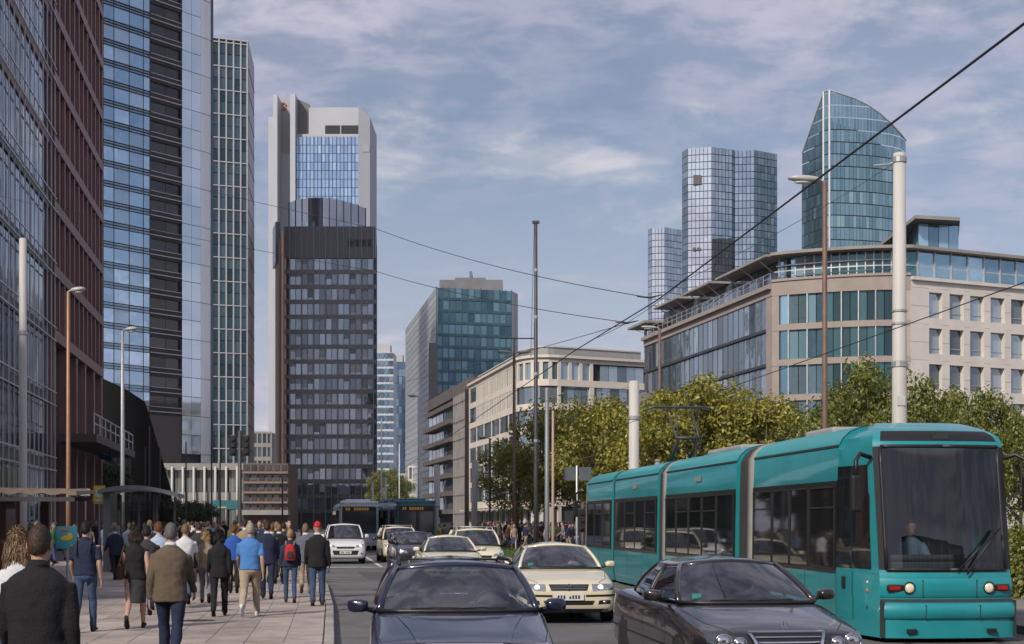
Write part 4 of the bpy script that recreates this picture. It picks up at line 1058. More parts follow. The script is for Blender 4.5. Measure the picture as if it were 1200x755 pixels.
def greenhouse(root, base, roof, zb, zr, paint_m, iA, iB, iC, pil=.04, crown=.05, sail=False):
    """glazed cabin between a base outline on the deck and a roof outline; lists of half points (x, y) from windscreen centre to rear centre"""
    n = len(base); rows = []
    T = [0, .25, .5, .75, 1]
    for t in T:
        row = []
        for i in range(n):
            bx, by = base[i]; rx, ry = roof[i]; bl = math.sin(math.pi * t) * .028
            x = bx + (rx - bx) * t + (bl if 0 < bx else 0); y = by + (ry - by) * t - (bl if i <= iA else (-bl if i >= iC else 0))
            z0 = zb(by); z1 = zr - crown * (rx / max(p[0] for p in roof)) ** 2 - .02
            row.append(Vector((x, y, z0 + (z1 - z0) * t)))
        rows.append(row)
    full = [[Vector((-p.x, p.y, p.z)) for p in reversed(r[1:])] + r for r in rows]; c0 = n - 1
    def seg(name, i0, i1, m, side=0):
        mb = MB()
        mb.grid([[r[i] for i in range(i0, i1 + 1)] for r in full]); return mb.build(name, m, root, True)
    seg("windscreen", c0 - iA, c0 + iA, WGL)
    for sg in (-1, 1):
        for a, b in ((iA, iB), (iB, iC - 1 if sail else iC)):
            i0, i1 = (c0 + a, c0 + b) if sg > 0 else (c0 - b, c0 - a); seg("side_window", i0, i1, SGL)
    if sail:
        for sg in (-1, 1):
            i0, i1 = (c0 + iC - 1, c0 + iC) if sg > 0 else (c0 - iC, c0 - iC + 1); seg("pillar_panel", i0, i1, paint_m)
    mb = MB(); idx = list(range(c0 + iC, len(full[0])))
    mb.grid([[r[i] for i in idx] for r in full]); idx2 = list(range(0, c0 - iC + 1)); mb2 = MB(); mb2.grid([[r[i] for i in idx2] for r in full]); mb.add(mb2.v, mb2.f); mb.build("rear_window", SGL, root, True)
    # roof panel with rolled edge
    top = full[-1]; rp = MB(); cy = (roof[0][1] + roof[-1][1]) / 2; rr_ = []
    for k, (s_, dz) in enumerate(((1.035, -.035), (1.03, .004), (.97, .02), (.8, .032), (.5, .042), (.15, .045))):
        rr_.append([(p.x * s_, cy + (p.y - cy) * (s_ if k < 2 else s_), p.z + dz + (1 - s_) * (zr - p.z) * .5) for p in top])
    rp.rings(rr_, closed=True, cap=True); ro = rp.build("roof", paint_m, root, True)
    for sg in (-1, 1):
        for i, wd in ((iA, pil), (iC, pil * (.55 if sail else 1.25))):
            pl = MB(); pl.tube([full[k][c0 + sg * i] for k in range(len(T))], wd, 8); pl.build("pillar", paint_m, root, True)
    for sg in (-1, 1): bp = MB(); bp.tube([full[k][c0 + sg * iB] for k in range(len(T))], .03, 6); bp.build("door_pillar", TRIM, root, True)
    tr = MB()
    for sg in (-1, 1): tr.tube([full[0][c0 + sg * i] + Vector((sg * .012, 0, .012)) for i in range(iA, iC + (0 if sail else 1))], .012, 5); tr.tube([full[-1][c0 + sg * i] + Vector((sg * .028, 0, -.025)) for i in range(iA, iC + 1)], .009, 5)
    tr.build("window_trim", CHROME, root, True)
    sc_ = MB(); sc_.tube([full[0][c0 + i] + Vector((0, -.01, .0)) for i in range(-iA, iA + 1)], .022, 6); sc_.build("cowl", TRIM, root, True)
    return full, c0

def wipers(root, full, c0, flip=1):
    mb = MB()
    r0, r1 = full[0], full[1]
    for s0, s1 in ((-.55, .02), (.0, .55)):
        def on(u, t):
            i = max(-2.999, min(2.999, u * 3)); k = int(math.floor(i)); f = i - k
            a = r0[c0 + k].lerp(r0[c0 + k + 1], f); b = r1[c0 + k].lerp(r1[c0 + k + 1], f); return a.lerp(b, t) + Vector((0, -.025, .012))
        a, b = (s0, s1) if flip > 0 else (-s0, -s1)
        mb.tube([on(a, .12), on((a + b) / 2, .2), on(b, .16)], .009, 5); mb.tube([on(b, -.02), on((a + b) / 2, .18)], .008, 5)
    mb.build("wiper", TRIM, root)

def seats(root, y, zb_, zh=1.22, x=.36):
    for sg in (-1, 1):
        mb = MB(); mb.ell((sg * x, y, zb_ + .06), (.23, .09, .22), 12, 8); s_ = mb.build("seat", SEAT, root, True)
        mb = MB(); mb.ell((sg * x, y + .01, zb_ + .31), (.12, .05, .075), 10, 6); mb.build("headrest", SEAT, s_, True)
def steering(root, x, y, z):
    mb = MB(); mb.tube([(x + .185 * math.cos(t), y + .06 * math.sin(t), z + .17 * math.sin(t)) for t in [k * .4 for k in range(17)]], .015, 6)
    mb.tube([(x - .18, y, z), (x + .18, y, z)], .018, 5); mb.tube([(x, y, z), (x, y, z - .15)], .02, 5)
    mb.build("steering_wheel", CABIN, root, True)
def mirror(root, paint_m, x, y, z, w=.20, h=.13):
    for sg in (-1, 1):
        mb = MB(); rs = []
        for k, (dy, s_) in enumerate(((-.07, .55), (-.055, .85), (-.01, 1.0), (.05, 1.0), (.06, .92))):
            rs.append([(sg * (x + w / 2) + math.copysign(abs(math.cos(t)) ** .6, math.cos(t)) * w / 2 * s_, y + dy + .02 * math.cos(t) * sg, z + math.copysign(abs(math.sin(t)) ** .7, math.sin(t)) * h / 2 * s_) for t in [2 * math.pi * q / 14 for q in range(14)]])
        mb.rings(rs); m_ = mb.build("door_mirror", paint_m, root, True)
        mb = MB(); mb.tube([(sg * (x - .08), y + .02, z - h * .45), (sg * (x + .04), y, z - h * .2)], .028, 6); mb.build("mirror_arm", TRIM, m_, True)
def wheels(root, ys, x, r=.315):
    k = r / .315
    for y in ys:
        for sg in (-1, 1):
            e = put("wheel", TYRE, root, (sg * x, y, r - .005)); e.name = "wheel"; e.scale = (1, k, k)
            put("rim", RIM, e)
def plate(root, S, z, w=.52, h=.11, x=0):
    p, n = S.hit('front', x, z)
    if p is None: return
    mb = MB(); mb.box(x - w / 2, x + w / 2, p.y - .03, p.y - .012, z - h / 2, z + h / 2); pl = mb.build("number_plate", PLATE, root)
    mb = MB(); rp = random.Random(z * 100); xx = x - w * .40
    for k in range(8):
        a = w * .06; 
        if k != 3: mb.box(xx, xx + a, p.y - .034, p.y - .031, z - h * .28, z + h * .28 * rp.choice((1, 1, .4)))
        xx += w * .1
    mb.build("plate_characters", INK, pl)
def headlamp(root, S, c4, lamps, on=True, bezel=None, off=.004):
    for sg in (-1, 1):
        q = [(sg * a, b) for a, b in c4]
        if sg < 0: q = [q[1], q[0], q[3], q[2]]
        mb = MB(); S.patch(mb, 'front', q, off); hl = mb.build("headlight", bezel or LAMPDIM, root, True)
        for (x, z, r) in lamps:
            p, n = S.hit('front', sg * x, z)
            if p is None: continue
            mb = MB(); mb.ell(p + Vector((0, .01, 0)), (r, .035, r), 14, 8); mb.build("lamp", LAMPON if on else CHROME, hl, True)
            mb = MB(); mb.tube([p + Vector((math.cos(t) * r * 1.12, -.018, math.sin(t) * r * 1.12)) for t in [k * 2 * math.pi / 16 for k in range(17)]], r * .1, 5); mb.build("lamp_ring", CHROME, hl, True)

def lines(root, S, body_w, hood, doors, m=None, z0=.3, z1=.93):
    mb = MB()
    for pts in hood: S.ribbon(mb, 'top', pts, .011, .002); S.ribbon(mb, 'top', [(-a, b) for a, b in pts], .011, .002)
    for y in doors:
        for sg in (-1, 1): S.ribbon(mb, 'side', [(y, z0), (y - .02, .6), (y - .01, z1)], .010, .002, sg)
    mb.build("shut_line", TRIM, root)

def place(root, px, py, Y, rz): pass

def estate(root):                                            # boxy navy estate car
    pm = paint("navy_paint", (.011, .017, .045), .35, .3)
    st = [(0, .60, .62, .03, .40), (.03, .74, .68, .035, .28), (.09, .82, .735, .04, .22), (.22, .855, .775, .045, .20), (.6, .865, .85, .05, .19), (1.05, .872, .93, .05, .19), (1.32, .875, .978, .045, .19), (1.55, .878, .98, .035, .19), (2.4, .88, .98, .035, .19), (3.4, .88, .975, .035, .19), (4.3, .87, .985, .04, .20), (4.55, .85, .98, .05, .24), (4.68, .80, .93, .06, .32), (4.7, .66, .8, .05, .42)]
    bo = car_body(root, st, 4.7, pm, (.9, 3.6), .345, (1.62, 4.3, .70)); S = Surf(bo)
    base = [(0, 1.22), (.28, 1.23), (.56, 1.28), (.765, 1.40), (.80, 1.9), (.815, 2.45), (.81, 3.4), (.785, 4.35), (.5, 4.46), (0, 4.5)]
    roof = [(0, 2.02), (.22, 2.025), (.44, 2.05), (.60, 2.11), (.625, 2.3), (.63, 2.5), (.63, 3.4), (.61, 4.18), (.4, 4.24), (0, 4.26)]
    full, c0 = greenhouse(root, base, roof, lambda y: .965 + .005 * (y - 1.2), 1.42, pm, 3, 5, 7, .036)
    wipers(root, full, c0); seats(root, 2.45, .93); steering(root, .36, 1.78, .97)
    mirror(root, pm, .875, 1.62, 1.0, .21, .135); wheels(root, (.9, 3.6), .77)
    mb = MB()
    lines(root, S, .87, [[(.72, .12), (.79, .6), (.815, 1.2)], [(.0, .13), (.36, .12), (.72, .12)]], (1.5, 2.5, 3.45))
    mb = MB(); S.ribbon(mb, 'top', [(.40, .14), (.47, .6), (.58, 1.1)], .035, .006); S.ribbon(mb, 'top', [(-.40, .14), (-.47, .6), (-.58, 1.1)], .035, .006); mb.build("bonnet_crease", pm, root, True)
    headlamp(root, S, [(.40, .60), (.78, .61), (.76, .735), (.40, .73)], [(.60, .67, .055)], False)
    mb = MB(); S.patch(mb, 'front', [(-.34, .57), (.34, .57), (.33, .725), (-.33, .725)], .012); g = mb.build("grille", TRIM, root)
    for k in range(9):
        mb = MB(); S.ribbon(mb, 'front', [(-.30 + .075 * k, .58), (-.30 + .075 * k, .715)], .014, .022); mb.build("grille_bar", CHROME, g)
    mb = MB(); S.ribbon(mb, 'front', [(-.34, .725), (.34, .725)], .02, .02); S.ribbon(mb, 'front', [(-.28, .58), (.28, .71)], .025, .03); mb.build("grille_frame", CHROME, g)
    mb = MB(); S.ribbon(mb, 'front', [(-.8, .44), (.8, .44)], .07, .008, sub=16); mb.build("bumper_strip", TRIM, root); plate(root, S, .40)
    for sg in (-1, 1):
        mb = MB(); mb.tube([(sg * .57, 2.2, 1.39), (sg * .575, 2.28, 1.415), (sg * .58, 3.0, 1.43), (sg * .575, 4.0, 1.42), (sg * .56, 4.1, 1.39)], .016, 6); mb.build("roof_rail", TRIM, root, True)
    mb = MB(); mb.tube([(-.57, 2.36, 1.435), (.57, 2.36, 1.435)], .011, 6); mb.build("roof_bar", TRIM, root, True)
    mb = MB(); mb.box(-.11, .11, 1.92, 1.94, 1.245, 1.30); mb.build("rear_view_mirror", CABIN, root)
    return bo

def sedan(root, pm, kind):
    st = [(0, .58, .60, .03, .40), (.03, .72, .66, .035, .27), (.10, .82, .72, .04, .21), (.25, .875, .775, .055, .19), (.55, .895, .84, .07, .185), (1.0, .90, .915, .075, .185), (1.35, .905, .965, .06, .185), (1.7, .91, .975, .05, .185), (2.5, .912, .985, .05, .185), (3.5, .91, 1.005, .05, .185), (4.2, .90, 1.03, .06, .20), (4.55, .875, 1.02, .07, .24), (4.72, .80, .97, .08, .34), (4.75, .66, .82, .06, .44)]
    wy = (.92, 3.72)
    bo = car_body(root, st, 4.75, pm, wy, .352, (1.72, 3.75, .66)); S = Surf(bo)
    base = [(0, 1.24), (.28, 1.255), (.55, 1.32), (.755, 1.47), (.805, 2.0), (.82, 2.6), (.80, 3.3), (.72, 3.85), (.46, 4.03), (0, 4.08)]
    roof = [(0, 2.12), (.2, 2.125), (.40, 2.15), (.555, 2.22), (.59, 2.4), (.60, 2.65), (.585, 3.05), (.545, 3.28), (.36, 3.38), (0, 3.40)]
    full, c0 = greenhouse(root, base, roof, lambda y: .955 + .015 * max(0, y - 1.24), 1.405, pm, 3, 5, 7, .034, .055, True)
    wipers(root, full, c0); seats(root, 2.5, .95, .37); steering(root, .36, 1.84, .99)
    mirror(root, pm, .885, 1.72, 1.02, .20, .125); wheels(root, wy, .80, .32)
    lines(root, S, .9, [[(.55, .16), (.72, .5), (.80, 1.25)]], (1.52, 2.62, 3.5), z1=.95)
    mb = MB(); mb.box(-.10, .10, 1.98, 2.0, 1.27, 1.32); mb.build("rear_view_mirror", CABIN, root)
    for sg in (-1, 1):
        for y in (2.35, 3.3):
            p, n = S.hit('side', y, .80, sg)
            mb = MB(); mb.ell(p + n * .015, (.018, .085, .016), 8, 6); mb.build("door_handle", pm, root, True)
    return bo, S, full, c0

def saloon_black(root):
    pm = paint("black_brown_paint", (.020, .017, .019), .3, .3); bo, S, full, c0 = sedan(root, pm, 0)
    mb = MB(); S.patch(mb, 'front', [(-.26, .50), (.26, .50), (.37, .705), (-.37, .705)], .015, 10, 6); g = mb.build("grille", TRIM, root)
    for k in range(4):
        z = .54 + .042 * k; w = .27 + .022 * k; mb = MB(); S.ribbon(mb, 'front', [(-w, z), (w, z)], .014, .03, sub=10); mb.build("grille_bar", CHROME, g)
    mb = MB(); S.ribbon(mb, 'front', [(-.27, .49), (-.385, .715)], .03, .024); S.ribbon(mb, 'front', [(.385, .715), (.27, .49)], .03, .024); S.ribbon(mb, 'front', [(.385, .715), (-.385, .715)], .034, .026, sub=12); mb.build("grille_frame", CHROME, g)
    headlamp(root, S, [(.43, .55), (.80, .58), (.80, .72), (.44, .68)], [(.66, .63, .078), (.50, .615, .062)], False, mat("lamp_housing", (.18, .185, .19), .12, .9, .1, 6))
    p, n = S.hit('top', 0, .16)
    mb = MB(); c_ = p + Vector((0, .02, .05))
    mb.tube([c_ + Vector((math.cos(t) * .042, 0, math.sin(t) * .042)) for t in [k * 2 * math.pi / 18 for k in range(19)]], .004, 5)
    for k in range(3): t = R(90 + 120 * k); mb.tube([c_, c_ + Vector((math.cos(t) * .042, 0, math.sin(t) * .042))], [.006, .002], 5)
    mb.tube([p, c_ - Vector((0, 0, .042))], .006, 5); mb.build("bonnet_emblem", CHROME, root)
    mb = MB(); S.ribbon(mb, 'side', [(1.2, .50), (3.4, .52), (4.4, .55)], .02, .006, -1); S.ribbon(mb, 'side', [(1.2, .50), (3.4, .52), (4.4, .55)], .02, .006, 1); mb.build("side_strip", TRIM, root)
    plate(root, S, .40)
    mb = MB(); S.patch(mb, 'front', [(-.6, .27), (.6, .27), (.6, .35), (-.6, .35)], .006, 12, 3); mb.build("air_intake", TRIM, root)
    mb = MB(); mb.box(-.62, -.52, 1.42, 1.425, 1.0, 1.05); mb.build("sticker", mat("green_sticker", (.05, .3, .25), .5), root)

def saloon_cream(root, on=True):
    pm = paint("ivory_paint", (.66, .60, .43), .0, .35); bo, S, full, c0 = sedan(root, pm, 1)
    mb = MB(); S.patch(mb, 'front', [(-.32, .60), (.32, .60), (.36, .70), (-.36, .70)], .012, 10, 4); g = mb.build("grille", TRIM, root)
    for k in range(2): mb = MB(); S.ribbon(mb, 'front', [(-.32, .63 + .035 * k), (.32, .63 + .035 * k)], .007, .018, sub=10); mb.build("grille_bar", CHROME, g)
    p, n = S.hit('front', 0, .655); c_ = p + Vector((0, -.03, 0)); mb = MB(); r = .058
    mb.tube([c_ + Vector((math.cos(t) * r, 0, math.sin(t) * r)) for t in [k * 2 * math.pi / 18 for k in range(19)]], .007, 5)
    for pts in ([(-.028, .046), (0, .004), (.028, .046)], [(-.05, .02), (-.024, -.046), (0, -.004), (.024, -.046), (.05, .02)]): mb.tube([c_ + Vector((a, 0, b)) for a, b in pts], .006, 5)
    mb.build("emblem", CHROME, g)
    headlamp(root, S, [(.42, .585), (.80, .61), (.79, .715), (.41, .705)], [(.565, .65, .052)], on)
    mb = MB(); S.ribbon(mb, 'front', [(-.84, .515), (-.30, .505)], .035, .008, sub=14); S.ribbon(mb, 'front', [(.30, .505), (.84, .515)], .035, .008, sub=14); mb.build("bumper_strip", TRIM, root)
    plate(root, S, .485, .52, .115)
    mb = MB(); S.patch(mb, 'front', [(-.42, .345), (.42, .345), (.46, .42), (-.46, .42)], .006, 10, 3); mb.build("air_intake", TRIM, root)
    for sg in (-1, 1):
        mb = MB(); q = [(sg * .52, .355), (sg * .74, .365), (sg * .74, .43), (sg * .54, .425)]; S.patch(mb, 'front', q, .007, 5, 3); f = mb.build("fog_light_recess", TRIM, root)
        p, n = S.hit('front', sg * .64, .395); mb = MB(); mb.ell(p, (.035, .02, .028), 10, 6); mb.build("fog_light", CHROME, f, True)
    mb = MB(); mb.box(-.60, -.51, 1.44, 1.445, 1.0, 1.05); mb.build("sticker", mat("green_sticker", (.05, .3, .25), .5), root)
    mb = MB(); S.patch(mb, 'front', [(-.7, .21), (.7, .21), (.7, .275), (-.7, .275)], .005, 10, 2); mb.build("lower_lip", TRIM, root)

def compact(root, pm, tall=1.0, rails=False, van=False, on=True, roofsign=False):
    """short bonnet, high roof: the white van, the taxi SUV and the small dark car"""
    ht = 1.72 if van else (1.58 if rails else 1.43)
    st = [(0, .60, .66, .03, .42), (.03, .74, .75, .035, .30), (.10, .82, .84, .045, .23), (.22, .855, .92, .06, .21), (.5, .87, 1.0, .07, .20), (.85, .875, 1.07, .07, .20), (1.1, .88, 1.10, .05, .20), (2.2, .885, 1.11, .045, .20), (3.4, .88, 1.12, .045, .21), (3.95, .865, 1.12, .05, .25), (4.1, .82, 1.06, .06, .34), (4.13, .7, .9, .05, .45)]
    if not van: st = [(y * (1.03 if not rails else 1.0), hw * .98, z * (.94 if rails else .90), d, b) for y, hw, z, d, b in st]
    wy = (.82, 3.35); bo = car_body(root, st, 4.13, pm, wy, .345, (1.25, 3.8, .68)); S = Surf(bo)
    zt = max(s_[2] for s_ in st)
    base = [(0, .92), (.28, .93), (.56, 1.0), (.765, 1.15), (.80, 1.6), (.815, 2.1), (.81, 3.0), (.79, 3.85), (.5, 3.98), (0, 4.0)]
    roof = [(0, 1.62), (.22, 1.63), (.46, 1.66), (.62, 1.74), (.65, 1.9), (.655, 2.15), (.65, 3.0), (.635, 3.72), (.4, 3.80), (0, 3.82)]
    full, c0 = greenhouse(root, base, roof, lambda y: zt - .03, ht, pm, 3, 5, 7, .036, .05)
    wipers(root, full, c0); seats(root, 2.1, zt - .1); steering(root, .36, 1.45, zt); mirror(root, pm if van else TRIM, .875, 1.25, zt + .06, .17, .18); wheels(root, wy, .77, .31)
    k = zt / 1.12
    headlamp(root, S, [(.42, .70 * k), (.80, .74 * k), (.79, .86 * k), (.46, .80 * k)], [(.64, .77 * k, .06)], on)
    mb = MB(); S.patch(mb, 'front', [(-.36, .66 * k), (.36, .66 * k), (.40, .745 * k), (-.40, .745 * k)], .01, 10, 3); g = mb.build("grille", TRIM, root)
    p, n = S.hit('front', 0, .71 * k); mb = MB()
    if van: mb.tube([p + Vector((a, -.03, b)) for a, b in ((0, .07), (.045, 0), (0, -.07), (-.045, 0), (0, .07))], .011, 5)
    else: mb.tube([p + Vector((math.cos(t) * .05, -.03, math.sin(t) * .05)) for t in [q * 2 * math.pi / 14 for q in range(15)]], .01, 5)
    mb.build("emblem", CHROME, g)
    mb = MB(); S.patch(mb, 'front', [(-.50, .40), (.50, .40), (.56, .58 * k), (-.56, .58 * k)], .008, 10, 4); mb.build("air_intake", TRIM, root); plate(root, S, .50 * k if van else .52 * k, .5, .11)
    for sg in (-1, 1): 
        p, n = S.hit('front', sg * .68, .45); mb = MB(); mb.ell(p, (.05, .02, .04), 10, 6); mb.build("fog_light", TRIM, root, True)
    if rails:
        for sg in (-1, 1): mb = MB(); mb.tube([(sg * .60, 1.85, ht - .06), (sg * .61, 1.95, ht + .05), (sg * .61, 3.4, ht + .05), (sg * .6, 3.5, ht - .06)], .02, 6); mb.build("roof_rail", STEEL, root, True)
        mb = MB(); mb.tube([(-.61, 2.05, ht + .06), (.61, 2.05, ht + .06)], .02, 6); mb.build("roof_bar", STEEL, root, True)
    lines(root, S, .87, [[(.68, .2), (.76, .5), (.78, .95)]], (1.22, 2.15, 3.1), z1=zt - .08)
    return S

DIRV = R(6.5)                                                 # heading of the carriageway
def car_at(name, label, cat, fn, px, Y, rz=DIRV, group="vehicles in the traffic queue", scale=1.0):
    t = thing(name, label, cat, (WX(px, Y), Y, 0), rz, group); fn(t); t.scale = (scale,) * 3; return t
car_at("estate_car", "dark navy blue estate car with black roof rails and silver grille", "car", estate, 545, 13.1, R(4.5))
car_at("saloon_car", "shiny black saloon car with chrome grille, bonnet emblem and twin round headlights", "car", saloon_black, 925, 14.7, R(7.5))
car_at("taxi_car", "cream saloon taxi with both headlights lit between the estate car and the tram", "car", saloon_cream, 667, 26.4, R(4.5))
car_at("delivery_van", "white small van with black lower grille beside the kerb", "van", lambda r: compact(r, paint("white_van_paint", (.62, .63, .64), 0, .35), van=True), 405, 63.5, R(8))
car_at("taxi_car", "cream high roofed taxi with silver roof rails and one bar", "car", lambda r: compact(r, paint("ivory_paint", (.66, .60, .43), .0, .35), rails=True), 472, 66, R(10))
car_at("small_car", "small dark purple car between the railed taxi and the cream taxis", "car", lambda r: compact(r, paint("plum_paint", (.035, .028, .05), .3, .3), on=True), 491, 56, R(10))
car_at("taxi_car", "low cream saloon taxi mostly hidden behind the navy estate car", "car", lambda r: saloon_cream(r, False), 533, 42, R(7))
car_at("taxi_car", "cream taxi with dark roof rails behind the navy estate car", "car", lambda r: compact(r, paint("ivory_paint", (.66, .60, .43), .0, .35), rails=True, on=False), 563, 49, R(7))
# ------------------------------------------------------------------ tram
TEAL = mat("tram_teal_paint", (.010, .25, .285), .35, 0, .12, .5, 0, 1, .5, coat=.6, stretch=(1, .3, 2), stain=.14)
TEALR = mat("tram_roof_paint", (.016, .27, .295), .45, 0, .15, .8, 0, 1, .5, coat=.3, stretch=(1, .4, 1))
BKG = mat("tram_black_band", (.012, .013, .014), .25, 0, .15, 1)
TGL = mat("tram_window_glass", (.010, .013, .014), .03, 0, .2, .5, 0, 1, .6)
BEL = mat("bellows_rubber", (.03, .03, .032), .8, 0, .2, 8)
PIL = mat("grey_joint_panel", (.25, .24, .22), .6, 0, .15, 3)
HW = 1.2
tram = thing("tram", "turquoise articulated tram with black window band running beside the queue of cars", "tram", (6.58, 22.3, 0), math.atan(.1095))
def xsec(hw):     # half section, bottom to roof centre
    return [(hw * .96, .08), (hw, .35), (hw, 1.0), (hw * .995, 1.7), (hw * .985, 2.48), (hw * .965, 3.03), (hw * .95, 3.05), (hw * .90, 3.16), (hw * .80, 3.27), (hw * .62, 3.35), (hw * .3, 3.39), (0, 3.40)]
def flank_ring(y, hw=HW):
    h = xsec(hw); return [(x, y, z) for x, z in h] + [(-x, y, z) for x, z in reversed(h[:-1])]
def section(y0, y1):
    mb = MB(); mb.rings([list(reversed(flank_ring(y))) for y in [y0 + (y1 - y0) * k / 6 for k in range(7)]])
    bd = mb.build("car_section", TEAL, tram, True); bd.data.set_sharp_from_angle(angle=R(40))
    for sg in (-1, 1):                         # roof shell slightly proud, gutter line below it
        rs = []
        for y in [y0 + (y1 - y0) * k / 6 for k in range(7)]: rs.append([(sg * (x + (.012 if x else 0)), y, z + .01) for x, z in xsec(HW)[6:]])
        mb = MB(); mb.grid(rs); mb.build("roof_shell", TEALR, bd, True)
        mb = MB(); mb.box(min(sg * 1.155, sg * 1.172), max(sg * 1.155, sg * 1.172), y0, y1, 3.025, 3.06); mb.build("gutter", BEL, bd)
    for sg in (-1, 1):
        mb = MB(); mb.obox((sg * (HW + .004), y0, 1.0), (sg * .006, 0, 0), (0, y1 - y0, 0), (-sg * .018, 0, 1.48)); mb.build("window_band", BKG, bd)
    return bd
def twin(bd, y0, y1, z0=1.06, z1=2.4, vent=False, door=False):
    for sg in (-1, 1):
        mb = MB(); mb.obox((sg * (HW + .012) - sg * .0006, y0, z0), (sg * .008, 0, 0), (0, y1 - y0, 0), (-sg * .018 * (z1 - z0) / 1.48, 0, z1 - z0)); w = mb.build("window_pane", TGL, bd)
        fr_ = MB()
        for a, b, c_, d in ((y0, y0 + .03, z0, z1), (y1 - .03, y1, z0, z1), (y0, y1, z0, z0 + .03), (y0, y1, z1 - .03, z1)) + (((y0, y1, z1 - .36, z1 - .33),) if vent else ()):
            fr_.box(min(sg * 1.2, sg * 1.224), max(sg * 1.2, sg * 1.224), a, b, c_, d)
        fr_.build("window_frame", mat("window_frame_grey", (.022, .022, .023), .5), w)
secs = [(1.7, 6.7), (8.0, 14.7), (15.7, 21.8), (22.3, 26.9)]
bds = [section(a, b) for a, b in secs]
for bd, ys in zip(bds, ([(1.75, 3.1, 1), (3.15, 4.2, 0), (4.25, 5.3, 0), (5.35, 6.6, 1)], [(8.1, 9.5, 0), (9.55, 10.8, 1), (10.85, 12.1, 1), (12.15, 13.4, 1), (13.45, 14.6, 0)], [(15.8, 17.2, 1), (17.25, 18.6, 0), (18.65, 20.1, 1), (20.15, 21.7, 0)], [(22.4, 23.8, 1), (23.85, 25.3, 1), (25.35, 26.8, 0)])):
    for a, b, v in ys: twin(bd, a, b, vent=bool(v))
for a, b in ((6.7, 8.0), (14.7, 15.7), (21.8, 22.3)):
    mb = MB(); n = int((b - a) / .09); mb.rings([list(reversed(flank_ring(a + (b - a) * k / n, HW * (.955 if k % 2 else .925)))) for k in range(n + 1)]); bl = mb.build("bellows", BEL, tram)
    if b - a > .6:
        mb = MB(); mb.rings([list(reversed([(x, y, z + .015) for x, y, z in flank_ring(yy_, HW * 1.004)])) for yy_ in (a + .08, a + .45)]); mb.build("joint_hoop", PIL, bl, True)
def skirt_lines(bd, y0, y1):
    for sg in (-1, 1):
        n = max(2, int((y1 - y0) / 1.6))
        for k in range(1, n):
            y = y0 + (y1 - y0) * k / n; mb = MB(); mb.box(min(sg * 1.198, sg * 1.204), max(sg * 1.198, sg * 1.204), y - .008, y + .008, .35, .98); mb.build("panel_joint", BEL, bd)
for bd, (a, b) in zip(bds, secs): skirt_lines(bd, a, b)
for bd, (a, b) in zip(bds[1:3], secs[1:3]):
    mb = MB(); y = a + (b - a) * .45; mb.box(-1.2, -1.185, y, y + .5, 2.72, 2.84); mb.build("grab_plate", PIL, bd)

